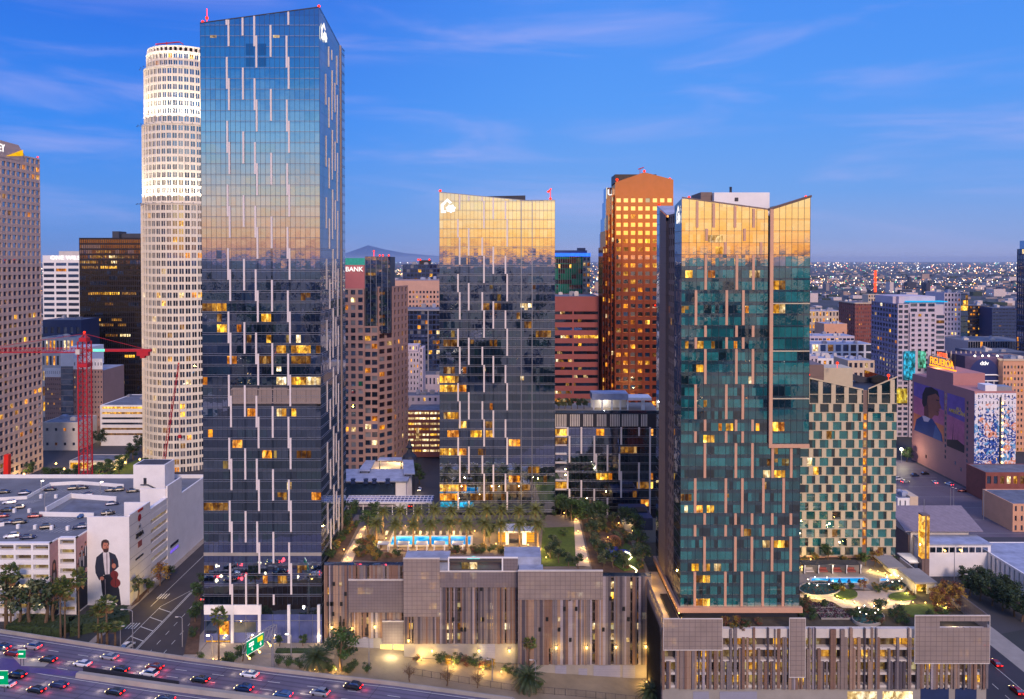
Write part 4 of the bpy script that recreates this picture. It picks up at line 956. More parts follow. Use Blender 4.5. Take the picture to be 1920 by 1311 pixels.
# ---- rose stone bank tower with glass core
def bank():
    Y = 431.0; xa, xb = WX(628, Y, 650), WX(708, Y, 650); xc = WX(737, Y+9, 650); zt = WZ(541, Y); zt2 = WZ(737-200, Y+9)
    root = thing('bank_tower', 'rose stone bank tower with a curved pink sign wall and dark glass core', 'skyscraper', (xb, Y+18, 0)); rng = random.Random(51)
    mb = MB(); w = []
    rl = [1]*24; rl[21] = 4; rl[20] = 3; rl[4] = 4; rl[2] = 3; rl[6] = 4
    zlow = WZ(742-130, Y)
    grid_wall(mb, w, Fr(xa, Y, 1, 0), WX(683, Y)-xa, 0, zt, 4, 24, .62, .62, rng, p_lit=.09, rec=.5, rowlit=rl)
    grid_wall(mb, w, Fr(WX(683, Y), Y+.6, 1, .06), xb-WX(683, Y), 0, zlow, 2, 18, .8, .62, rng, p_lit=.08, rec=.5)
    fx, fy = xb, Y+2.2; L = math.hypot(xc-fx, 8)
    grid_wall(mb, w, Fr(fx, fy, xc-fx, 8), L, 0, zt2, 2, 24, .72, .60, rng, p_lit=.08, rec=.5)
    grid_wall(mb, w, Fr(xc, fy+8, 0.35, 1), 18, 0, zt2, 4, 24, .5, .6, rng, p_lit=.08, rec=.5)
    mb.prism([(xa, Y+1.2), (xb-.6, Y+3.2), (xc-1.3, fy+8.5), (xc+4, fy+25), (xa, fy+25)], 0, zlow-1)
    mb.prism([(xa, Y+1.2), (WX(682, Y), Y+1.2), (WX(682, Y), fy+25), (xa, fy+25)], zlow-1.01, zt-.5)
    mb.prism([(xb+1.5, Y+4.5), (xc-1.3, fy+8.5), (xc+4, fy+25), (xb+1.5, fy+25)], zlow-1.02, zt2-.5)
    mb.build('wall', M['bankst'], root); add_windows(root, w)
    # glass core and drum
    g0 = WX(684, Y+3, 550); g1 = WX(732, Y+3, 550); zg = WZ(481, Y+3)
    c = Curtain(root, Fr(g0, Y+3.4, 1, 0), g1-g0, zlow-4, lambda u: zg, zg, 2.1, 1.5, rng, sp=.35); c.panes([M['navyg'], M['tT2'], M['g_dark'], M['navyg'], M['g_dark']], lambda r, n: r.randint(0, 2), 4); c.verticals(2, .25, .2); c.horizontals(0, 30, False)
    for px0, px1, py in ((684, 705, 510), (706, 720, 546), (695, 700, 600), (705, 720, 592), (705, 720, 609)): c.light(px0, px1, py, 6, Y+3.4)
    c.done(None, M['mull_d'], M['mull'])
    b = MB(); b.box(g0+.2, g1-.2, Y+3.7, Y+22, zlow-4, zg-.2); b.build('core', M['dmetal'], root)
    zs0, zs1 = WZ(541, Y+4), WZ(497, Y+4); pts = [(xa-2, Y+9)]
    for k in range(9):
        t = k/8; pts.append((xa-2+(g0-.2-xa+2)*t, Y+5.5-3.0*math.sin(math.pi*(.25+.5*t))))
    pts += [(g0-.2, Y+16), (xa-2, Y+16)]
    b = MB(); b.prism(pts, zs0-.4, zs1); b.build('sign_drum', M['rosec'], root)
    b = MB(); b.prism([(p[0], p[1]+1.5) for p in pts], zs1, WZ(484, Y+4)); b.build('green_crown', emit('mint_glow', (70, 170, 160), .55), root)
    text(root, 'BANK', Fr(WX(648.5, Y+2), Y+2.2, 1, 0), 0, WZ(509, Y+2), 3.6, .4, M['sign_w'], squash=1.0)
    for px in (701, 712, 718, 729): p = W(px, 479 if px > 701 else 471, Y+8); b = MB(); b.tube([(p.x, p.y, zg-.3), p], .15, 5); b.blob(p, .5); b.build('beacon', M['red_lamp'], root)
bank()
x0, x1 = xs(733, 850, 600, 550)
block('beige_office', 'beige stone office block with small square windows, rear centre left', 'building', x0, x1, 600, 640, WZ(526, 600), M['beige'], 18, 26, .52, .5, seed=61, p_lit=.16, head=7, units=4, blind=.3)
x0, x1 = xs(755, 840, 690, 505)
r, _ = block('dark_office', 'dark glass office top with red roof beacons, behind the beige block', 'building', x0, x1, 690, 720, WZ(496, 690), M['dblue'], 12, 30, .8, .7, seed=62, p_lit=.14, units=2)
b = MB(); a0, a1 = xs(786, 806, 700, 490); b.box(a0, a1, 700, 714, WZ(496, 690)-.3, WZ(488, 700)); b.build('penthouse', M['dbrown'], r)
for px in (784, 788, 805): p = W(px, 487, 700); b = MB(); b.blob(p, .8); b.build('beacon', M['red_lamp'], r)
x0, x1 = xs(747, 846, 540, 640)
r, _ = block('glass_apartments', 'dark blue glass apartment block with lit balconies and pale blue edges', 'building', x0, x1, 540, 575, WZ(581, 540), M['dblue'], 14, 24, .86, .74, seed=63, p_lit=.17, units=3, blind=.05)
b = MB()
for px in (764, 803): x = WX(px, 540); b.box(x-.4, x+.4, 539.4, 540.1, 0, WZ(581, 540))
b.box(x0, x1, 539.3, 540.1, WZ(583, 540), WZ(580, 540)); b.build('pale_trim', M['metal'], r)
def white_deco():
    Y = 500.0; root = thing('white_old_tower', 'pale old stepped tower with an arched lit corner, in front of the glass apartments', 'building', (WX(770, Y), Y+10, 0)); rng = random.Random(64); mb = MB(); w = []
    for (p0, p1, yt, dy, nc) in ((744, 786, 660, 0, 7), (786, 793, 652, 3, 1), (748, 784, 647, 5, 6)):
        a0, a1 = xs(p0, p1, Y+dy, 700); z = WZ(yt, Y+dy)
        grid_wall(mb, w, Fr(a0, Y+dy, 1, 0), a1-a0, 0 if dy < 5 else WZ(660, Y), z, nc, 16 if dy < 5 else 1, .36, .5, rng, p_lit=.10, rec=.3); mb.box(a0+.4, a1-.01, Y+dy+.5, Y+18, 0, z-.3)
    mb.build('wall', M['lilac'], root); add_windows(root, w)
    b = MB(); p = W(748, 664, Y-.3); b.box(p.x, p.x+1.2, p.y, p.y+.3, p.z-12, p.z); b.build('lit_window', M['l_w'], root)
white_deco()
x0, x1 = xs(782, 846, 520, 720)
block('low_block', 'white low block with a row of amber windows, right of the pale stepped tower', 'building', x0, x1, 520, 545, WZ(703, 520), M['lilac'], 9, 5, .4, .5, seed=65, p_lit=.3, units=5)
x0, x1 = xs(744, 846, 498, 750)
block('low_block', 'flat grey roofed block behind the red brick garage', 'building', x0, x1, 484, 498, WZ(742, 484), M['lilac'], 10, 7, .4, .45, seed=66, p_lit=.2, units=5)
def brick_garage():
    Y = 462.0; x0, x1 = xs(747, 848, Y, 800); z = WZ(770, Y); root = thing('parking_garage', 'red brick car park with bright open decks, behind the street', 'car park', ((x0+x1)/2, Y+12, 0)); rng = random.Random(67); mb = MB(); w = []
    xm = WX(762, Y, 800)
    grid_wall(mb, w, Fr(xm, Y, 1, 0), x1-xm, 0, z, 6, 8, .9, .45, rng, rec=1.2, foot=2, mfn=lambda c, r: rng.choice((5, 5, 3, 5)))
    grid_wall(mb, w, Fr(x0, Y-.6, 1, 0), xm-x0, 0, z+4, 1, 9, .5, .5, rng, p_lit=.15, rec=.5)
    mb.box(x0+.5, xm, Y+.2, Y+6, 0, z+3.8); mb.box(xm, x1, Y+1.4, Y+22, 0, z-.6); mb.build('wall', M['brickr'], root); add_windows(root, w)
    b = MB(); b.box(xm+.2, x1, Y+1.4, Y+22, z-.6, z-.4); b.build('roof', M['roof'], root)
    b = MB(); fr = Fr(x0, Y-.7, 1, 0); fr.box(b, .3, 3.8, 0, .2, z+4.2, z+7.5); b.build('sign_panel', M['sign_w'], root); b = MB(); fr.box(b, 1.3, 2.8, .2, .3, z+5, z+6.6); b.build('red_sign_mark', M['brightred'], root)
    for px in (750, 783): 
        b = MB(); p = W(px, 822, Y-1); b.box(p.x-.8, p.x+.8, p.y, p.y+.3, p.z, p.z+6); b.build('lit_pilaster', M['l_w'], root)
brick_garage()
# ---- low white hall, glowing forecourt and trellis canopy
def hall():
    Y = 366.0; x0, x1 = WX(632, Y), WX(762, Y, 930); z = 12.5; root = thing('low_hall', 'low hall with a pale blue flat roof and four roof fans, behind the trellis canopy', 'building', ((x0+x1)/2, Y+10, 0))
    b = MB(); b.box(x0, x1, Y+2.5, Y+20, 0, z); b.build('wall', M['lilac'], root)
    b = MB(); b.box(x0-.3, x1+.6, Y-1, Y+20.4, z+.02, z+.5); b.build('roof', M['roof_w'], root)
    b = MB(); b.box(x0, WX(740, Y, 930), Y+.5, Y+2.4, 2, z-1.2); b.build('window_band', [M['g_blue']], root)
    b = MB(); b.box(WX(742, Y, 930), x1-.2, Y, Y+2.4, 0, z); b.build('entrance_block', M['white'], root)
    for k in range(7):
        b = MB(); q = x1-.1; b.box(q, q+.3, Y+3+k*2.4, Y+3.4+k*2.4, 0, z); b.build('side_column', M['white'], root)
    for px in (662, 686, 702, 727):
        p = G(px, 906, z+.5); b = MB(); b.box(p.x-1, p.x+1, p.y-1, p.y+1, z+.5, z+.9); b.lathe([(.9, .9), (.9, 1.7), (1.15, 2.2), (1.15, 2.5)], (p.x, p.y), 12, 0, z); b.build('roof_fan', M['dblue'], root)
hall()
def upper_hall():
    Y = 392.0; z = 14.5; root = thing('forecourt_pavilion', 'pavilion with pale slanted roofs around a glowing golden forecourt', 'pavilion', (WX(725, Y), Y+8, 0))
    b = MB(); p = [G(672, 882, z), G(693, 882, z), G(704, 863, z), G(686, 863, z)]; b.hexa([(q.x, q.y, z-.5) for q in p]+[(q.x, q.y, z) for q in p]); p = [G(757, 888, z), G(778, 888, z), G(775, 862, z), G(755, 862, z)]; b.hexa([(q.x, q.y, z-.5) for q in p]+[(q.x, q.y, z) for q in p]); p = [G(708, 862.5, z), G(754, 862.5, z), G(754, 857.5, z), G(712, 857.5, z)]; b.hexa([(q.x, q.y, z-.5) for q in p]+[(q.x, q.y, z) for q in p]); b.build('roof', M['roof_w'], root)
    p = [G(674, 889, 9), G(758, 889, 9), G(757, 866, 9), G(690, 866, 9)]; b = MB(); b.hexa([(q.x, q.y, 0.1) for q in p]+[(q.x, q.y, 9) for q in p]); b.build('forecourt', M['sand'], root)
    b = MB(); 
    for px, py in ((676, 881), (692, 881), (760, 886), (776, 886), (712, 862), (752, 862)): p = G(px, py, z); b.tube([(p.x, p.y, 0), (p.x, p.y, z-.5)], .3, 6)
    b.build('roof_post', M['dmetal'], root)
    for px, py, wt in ((690, 886, 1500), (720, 878, 900), (748, 870, 1800), (735, 866, 900)): p = G(px, py, 9); lamp('forecourt_light', (p.x, p.y, 12.0), wt, (1, .75, .35), .5, root)
    b = MB(); p = G(765, 866, 14); b.lathe([(4.2, 0), (3.4, 1.6), (1.5, 3.4), (1.2, 5), (1.8, 6), (1.0, 7), (.5, 8.5), (.1, 10)], (p.x, p.y+6), 12, 0, 14); b.build('dark_cupola', M['dmetal'], root)
upper_hall()
def trellis():
    Y = 327.0; z = 17.5; root = thing('trellis_canopy', 'long pale blue glass trellis canopy on slim white posts behind the palms', 'canopy', (WX(725, Y), Y, 23))
    zz = WZ(943, Y); x0, x1 = WX(646, Y, 940), WX(810, Y, 940); d = 9.0
    b = MB(); b.box(x0, x1, Y, Y+d, zz-.1, zz+.1); b.build('glass_roof', glass('canopy_glass', (200, 215, 245), (110, 130, 200), .35, .01), root)
    b = MB(); k = x0
    while k < x1: b.box(k, k+.25, Y-.1, Y+d+.1, zz+.1, zz+.35); k += 1.6
    for q in (0, 3, 6, 8.8): b.box(x0, x1, Y+q, Y+q+.2, zz+.352, zz+.5)
    b.box(x0-.1, x1+.1, Y-.4, Y-.1, zz-.3, zz+.3); b.build('trellis_grating', M['white'], root)
    for px in (652, 680, 708, 735, 752, 762, 775, 790, 804):
        x = WX(px, Y+1); b = MB(); b.tube([(x, Y+1, 0), (x, Y+1, zz-.1)], .2, 6); b.build('post', M['white'], root)
    b = MB(); a0, a1 = xs(652, 712, Y+6, 955); b.box(a0, a1, Y+6, Y+8, 15, zz-.2); b.build('back_wall', M['lilac'], root)
    for px in (702, 740, 755): p = W(px, 948, Y+3); lamp('canopy_light', (p.x, p.y, zz-1), 250, (1, .8, .45), .2, root)
trellis()
# ---- right of the middle tower
def green_block():
    Y = 520.0; x0, x1 = xs(1030, 1107, Y, 520); z = WZ(474, Y); root = thing('green_glass_block', 'green glass tower with a blue neon band round its roof', 'building', ((x0+x1)/2, Y+14, 0)); rng = random.Random(71)
    c = Curtain(root, Fr(x0, Y, 1, 0), x1-x0-5, 0, lambda u: z-2.4, z, 3.4, 1.5, rng, sp=.6); c.panes([M['greeng'], M['tT2'], M['greeng'], M['greeng'], M['greeng']], lambda r, n: r.randint(0, 1), 4); c.verticals(1, .16, .15); c.horizontals(0, 40, False)
    for a, e, py in ((1047, 1051, 502), (1066, 1072, 502)): c.light(a, e, py, 3, Y)
    c.done(None, M['mull_d'], M['mull'])
    mb = MB(); w = []; grid_wall(mb, w, Fr(x1-5, Y+.3, 1, 0), 5, 0, z-2.4, 2, 34, .6, .6, rng, p_lit=.35, rec=.3); mb.box(x0+.3, x1-.1, Y+.9, Y+28, 0, z-2.6); mb.build('wall', M['conc'], root); add_windows(root, w)
    b = MB(); b.box(x0-.3, x1+.1, Y-.4, Y+28.3, z-2.4, z-.2); b.build('neon_band', emit('blue_neon', (50, 110, 255), 1.3), root)
    b = MB(); b.box(x0+1, x1-2, Y+2, Y+26, z-.2, z+1.6); b.box(x1-8, x1-3, Y+3, Y+10, z+1.6, z+3.2); b.build('penthouse', M['dblue'], root)
green_block()
x0, x1 = xs(1026, 1123, 446, 620)
r, _ = block('terracotta_office', 'terracotta office block with long dark window bands, before the green glass tower', 'building', x0, x1, 446, 480, WZ(556, 446), M['terra'], 2, 21, .94, .38, seed=72, p_lit=.08, head=7, units=3, blind=.05)
rng = random.Random(73)
for k in range(34):      # lit stretches of the bands
    rr_ = rng.randint(6, 20); rh = (WZ(556, 446)-7-TZ((x0+x1)/2)+.5)/21; zz = TZ((x0+x1)/2)-.5+rh*rr_+rh*.31; xx = rng.uniform(x0+1, x1-5); b = MB(); b.poly([(xx, 446.3, zz+.1), (xx+rng.uniform(1, 3.5), 446.3, zz+.1), (xx+2, 446.3, zz+rh*.36), (xx, 446.3, zz+rh*.36)]); b.build('lit_window', rng.choice((M['l_w'], M['l_dim'], M['l_y'])), r)
def red_tower():
    Y = 420.0; x0, x1 = xs(1153, 1262, Y, 500); root = thing('red_granite_tower', 'red granite skyscraper with a shallow gabled crown and stepped glass corner', 'skyscraper', ((x0+x1)/2, Y+20, 0)); rng = random.Random(81)
    zs, zp = WZ(345, Y), WZ(323, Y); L = x1-x0; zt = WZ(372-4, Y); um = L*.5; zr = WZ(337, Y)
    mb = MB(); w = []; rh = 15.25*Y/F; nr = 34; zb = zt-nr*rh
    def mf(c, r):
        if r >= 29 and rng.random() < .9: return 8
        p = {32: .25, 30: .3, 29: .25, 27: .5, 28: .4, 25: .35, 22: .3, 20: .4, 19: .3, 17: .3, 14: .5, 13: .4, 12: .4, 9: .5, 8: .6, 7: .4, 5: .3, 3: .4}.get(r, .12); return rng.choice((3, 4, 4, 6)) if rng.random() < p*.75 else (8 if rng.random() < .8 else 1)
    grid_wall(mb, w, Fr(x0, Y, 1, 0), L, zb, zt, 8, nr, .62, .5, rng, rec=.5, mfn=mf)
    fr = Fr(x0, Y, 1, 0)
    for u in (L*.125, L*.25, L*.375, L*.5, L*.62, L*.875): fr.box(mb, u-.35, u+.35, 0, .5 if u < L*.6 else .3, zb, zt-rh*(1+6*u/L))
    mb.prism([(x0, Y), (x0+.01, Y), (x1, Y), (x1, Y+14), (x0, Y+14)], zt, zs)
    g = [fr.p(0, 0, zs), fr.p(L, 0, zr), fr.p(um, 0, zp)]
    mb.poly([fr.p(0, 0, zs), fr.p(L, 0, zs), fr.p(L, 0, zr), fr.p(um, 0, zp), fr.p(0, 0, zs+.8)]); mb.poly([fr.p(0, -14, zs+.8), fr.p(0, 0, zs+.8), fr.p(um, 0, zp), fr.p(um, -14, zp)]); mb.poly([fr.p(um, -14, zp), fr.p(um, 0, zp), fr.p(L, 0, zr), fr.p(L, -14, zr)])
    mb.poly([fr.p(L, -14, zs), fr.p(L, -14, zr), fr.p(um, -14, zp), fr.p(0, -14, zs+.8), fr.p(0, -14, zs)]); mb.poly([fr.p(L, 0, zs), fr.p(L, -14, zs), fr.p(L, -14, zr), fr.p(L, 0, zr)])
    mb.box(x0+.3, x1-.3, Y+.7, Y+40, -7, zt-.02)
    # stepped brown corner facets
    st = [(1146, 4, 366), (1140, 8, 402), (1135, 12, 432), (1130, 16, 463)]
    prev = x0
    for px, dy, py in st:
        xa = WX(px, Y+dy, 550); z = WZ(py, Y+dy); grid_wall(mb, w, Fr(xa, Y+dy, 1, 0), prev-xa, zb, z, 1, int((z-zb)/rh), .6, .5, rng, p_lit=.22, rec=.4); mb.box(xa+.05, prev+.3, Y+dy+.6, Y+38, zb, z-.2); prev = xa
    mb.build('wall', M['redgr'], root); add_windows(root, w)
    # blue glass side, stepping outwards downwards
    b = MB(); 
    for px, dy, y0, dy2 in ((1131.5, 18, 352, 30), (1129, 20, 378, 36), (1126, 22, 409, 42), (1124, 25, 437, 48), (1122, 28, 464, 54)):
        xa = WX(px, Y+dy2, 450); b.box(xa, x0+4, Y+dy, Y+dy2, zb, WZ(y0, Y+dy))
    b.build('blue_glass_wing', [M['blueg']], root)
    b = MB(); a0, a1 = xs(1153, 1231, Y+16, 330); b.box(a0, a1, Y+16, Y+32, zs-3, WZ(327, Y+16)); b.build('penthouse', M['dbrown'], root)
    text(root, 'U', Fr(WX(1138.5, Y+17), Y+17.4, 1, 0), 0, WZ(366, Y+17.4), 4.4, .3, M['sign_w'], bold=.08)
    for px, py, dy in ((1208, 321, 1), (1256, 336, 1), (1157, 337, 1), (1236, 384, -.6)): p = W(px, py, Y+dy); b = MB(); b.blob(p, .7); b.tube([(p.x, p.y, p.z-1.5), p], .12, 5); b.build('beacon', M['red_lamp'], root)
    p = W(1200, 326, Y+8); b = MB(); b.tube([p, p+Vector((0, 0, 3))], .15, 5); b.tube([p+Vector((-1, 0, 2.4)), p+Vector((2, 0, 3.4))], .3, 6); b.build('roof_crane', M['redp'], root)
red_tower()
# ================================================================== the right hand background
M['mauve'] = mat('mauve_render', (176, 122, 120), 0.8, var=0.06, scale=0.1)
M['peachs'] = mat('peach_stucco', (214, 160, 128), 0.8, var=0.07, scale=0.2)
x0, x1 = xs(1683, 1771, 542, 640)
def condo():
    Y = 542.0; z = WZ(570, Y); D = 40.0; root = thing('apartment_tower', 'pale apartment tower with a lilac left side and a turquoise lit canopy under its roof', 'apartment tower', ((x0+x1)/2, Y+D/2, -6)); rng = random.Random(91); mb = MB(); w = []
    L = x1-x0; n = 26
    grid_wall(mb, w, Fr(x0, Y, 1, 0), L*.24, -6, z, 2, n, .7, .6, rng, p_lit=.06, rec=.5, blind=.2)
    grid_wall(mb, w, Fr(x0+L*.24, Y-1.2, 1, 0), L*.56, -6, z-6, 4, n-1, .5, .55, rng, p_lit=.05, rec=.5, blind=.2)
    grid_wall(mb, w, Fr(x0+L*.24, Y-.4, 1, 0), L*.56, z-6, z+1, 3, 2, .75, .6, rng, p_lit=.0, rec=.5, blind=.2)
    grid_wall(mb, w, Fr(x0+L*.8, Y-.2, 1, 0), L*.2, -6, z-7, 1, n-2, .9, .62, rng, p_lit=.08, rec=.4, blind=.4)
    mb.box(x0+.5, x1-.4, Y+.7, Y+D, -6, z-.3); mb.box(x0+3, x1-4, Y+5, Y+D-6, z, z+5); mb.box(x0+.3, x0+18, Y+8, Y+D-5, z-.2, WZ(556, Y+8)); mb.build('wall', M['lilac'], root)
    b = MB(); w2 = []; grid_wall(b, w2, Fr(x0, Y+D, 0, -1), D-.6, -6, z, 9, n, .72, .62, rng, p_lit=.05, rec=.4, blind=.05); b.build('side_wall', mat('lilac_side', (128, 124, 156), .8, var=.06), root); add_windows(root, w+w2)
    b = MB(); b.box(x0+L*.22, x1+1.2, Y-1.5, Y+9, z+1.2, z+1.9); b.build('lit_canopy', emit('turquoise_glow', (40, 170, 230), .9), root)
    b = MB(); b.box(x0+L*.12, x0+L*.36, Y-1.4, Y-1.1, WZ(712, Y), WZ(658, Y)); b.build('led_screen', lit('led_blue', (60, 190, 240), .8, scale=.4), root)
    b = MB(); b.box(x0+L*.42, x0+L*.58, Y-1.6, Y-1.3, WZ(690, Y), WZ(658, Y)); b.build('led_screen', lit('led_green', (120, 235, 190), .6, scale=.4), root)
    b = MB(); b.box(x0-1, x0+6, Y-2, Y-1.6, WZ(755, Y), WZ(728, Y)); b.build('led_screen', lit('led_yellow', (240, 205, 50), .8, scale=.2), root)
condo()
x0, x1 = xs(1770, 1801, 650, 620)
r, _ = block('white_grid_tower', 'white gridded tower with a narrow glass flank, right of the pale apartment tower', 'apartment tower', x0, x1, 650, 680, WZ(549, 650), M['lilac'], 5, 24, .5, .55, seed=92, p_lit=.08, units=2)
b = MB(); a0, a1 = xs(1801, 1815, 650, 620); c = Curtain(r, Fr(a0+.05, 650.5, 1, 0), a1-a0, -6, lambda u: WZ(552, 650), WZ(552, 650), 4.4, 2, random.Random(3)); c.panes([M['tT'], M['blueg'], M['l_dim'], M['l_y'], M['mull_d']], lambda q, n: q.choice((0, 1, 0, 1, 0, 2, 3)), 4); c.done()
b.box(a0, a1-.1, 651, 676, -6, WZ(553, 650)); b.build('core', M['dblue'], r)
x0, x1 = xs(1813, 1866, 740, 610)
block('dark_office', 'dark office block with amber lit rows, behind the arched dark building', 'building', x0, x1, 740, 770, WZ(573, 740), M['dbrown'], 10, 24, .86, .5, seed=93, p_lit=.22, units=3)
x0, x1 = xs(1860, 1909, 720, 610)
block('blue_slab', 'plain dark blue slab building next to the amber lit office', 'building', x0, x1, 720, 750, WZ(577, 720), M['dblue'], 8, 26, .8, .3, seed=94, p_lit=.02, units=2, blind=.02)
x0, x1 = WX(1906, 590, 560), WX(2010, 560, 560)
r, _ = block('dark_blue_tower', 'tall dark blue tower cut off by the right edge', 'skyscraper', x0, x1, 560, 590, WZ(466, 560), M['dblue'], 8, 32, .94, .8, seed=95, p_lit=.02, sides='fl', units=0, blind=.02)
b = MB(); b.box(x0+1.2, x1, 563, 589, WZ(466, 560)-.2, WZ(450, 563)); b.build('crown', M['blueg'], r)
x0, x1 = xs(1815, 1935, 610, 660)
block('low_glass_block', 'low dark glass block with pale vertical ribs behind the arched building', 'building', x0, x1, 610, 650, WZ(640, 610), M['metal'], 26, 5, .84, .9, seed=96, p_lit=.05, units=4, blind=.04, z0=15)
block('low_block', 'blue flat roofed block in front of the ribbed glass block', 'building', *xs(1835, 1935, 560, 660), 560, 590, WZ(661, 560), M['dblue'], 14, 6, .7, .4, seed=97, p_lit=.05, units=4)
def gothic():
    Y = 520.0; a0, a1 = xs(1772, 1842, Y, 700); z = WZ(672, Y); root = thing('pinnacled_theatre', 'old stone theatre with a row of lit pinnacles along its roof edge', 'building', ((a0+a1)/2, Y+15, -6)); mb = MB(); w = []
    grid_wall(mb, w, Fr(a0, Y, 1, 0), a1-a0, -6, z, 9, 12, .45, .55, random.Random(98), p_lit=.05, rec=.4); mb.box(a0+.5, a1-.4, Y+.6, Y+26, -6, z-.4); mb.build('wall', M['sand'], root); add_windows(root, w)
    for k in range(8):
        b = MB(); u = a0+1+(a1-a0-2)*k/7; b.lathe([(.9, 0), (.8, 2.5), (.1, 5.0)], (u, Y+.6), 6, 0, z); b.build('pinnacle', M['sand'], root)
    b = MB(); t = WX(1807, Y-2); b.box(t-1.4, t+1.4, Y-2.4, Y-.2, -6, WZ(676, Y)); b.build('corner_pier', M['cream'], root)
    p = W(1806, 690, Y-6); lamp('pier_light', p, 900, (1, .7, .35), .5, root)
gothic()
def arch_building():
    Y = 505.0; a0, a1 = xs(1809, 1881, Y, 700); z = WZ(668, Y); L = a1-a0; root = thing('arched_building', 'dark mural painted building with a big white tube arch and lit lettering', 'building', ((a0+a1)/2, Y+15, -6))
    b = MB(); b.box(a0, a1, Y, Y+28, -6, z); b.build('wall', mat('plum_mural', (66, 50, 82), .8, var=.5, scale=.12), root)
    b = MB(); fr = Fr(a0, Y, 1, 0); pts = [(L*.1, 10)]
    for k in range(13):
        a = math.pi*(1-k/12); pts.append((L*.5+L*.4*math.cos(a), z-13+11.5*math.sin(a)))
    pts.append((L*.9, 10)); fr.poly(b, pts, .15); b.build('arch_panel', mat('deep_blue_arch', (18, 34, 96), .7, var=.1), root)
    t = MB(); zt = z-13; pp = [fr.p(L*.1, .8, 8), fr.p(L*.1, .8, zt-1.2), fr.p(L*.14, .8, zt+.6), fr.p(L*.2, .8, zt+1.2), fr.p(L*.8, .8, zt+1.2), fr.p(L*.87, .8, zt+.6), fr.p(L*.9, .8, zt-1.2), fr.p(L*.9, .8, 8)]
    t.tube(pp, .45, 8); t.tube([fr.p(L*.1, .9, zt-2.6), fr.p(L*.9, .9, zt-2.6)], .4, 6)
    for k in range(1, 5): t.tube([fr.p(L*(.1+.16*k), .8, 8), fr.p(L*(.1+.16*k), .8, zt-2.6)], .32, 6)
    t.build('tube_frame', M['white'], root)
    text(root, 'dtlv', fr, L*.5, z-5.6, 3.6, .3, M['sign_w'], align='CENTER')
    for k in (.22, .42, .58, .8):
        p = fr.p(L*k, 1.6, z+.4); b = MB(); b.blob(p, .5); b.build('roof_lamp', M['white_lamp'], root); lamp('roof_light', (p[0], p[1]-1, p[2]), 160, (1, .9, .75), .3, root)
arch_building()
x0, x1 = xs(1880, 1945, 500, 740)
block('peach_block', 'peach stucco office block with yellow lit windows at the right edge', 'building', x0, x1, 500, 530, WZ(674, 500), M['peachs'], 10, 15, .5, .5, seed=99, p_lit=.4, units=3, head=3, blind=.2, trim=M['sand'])
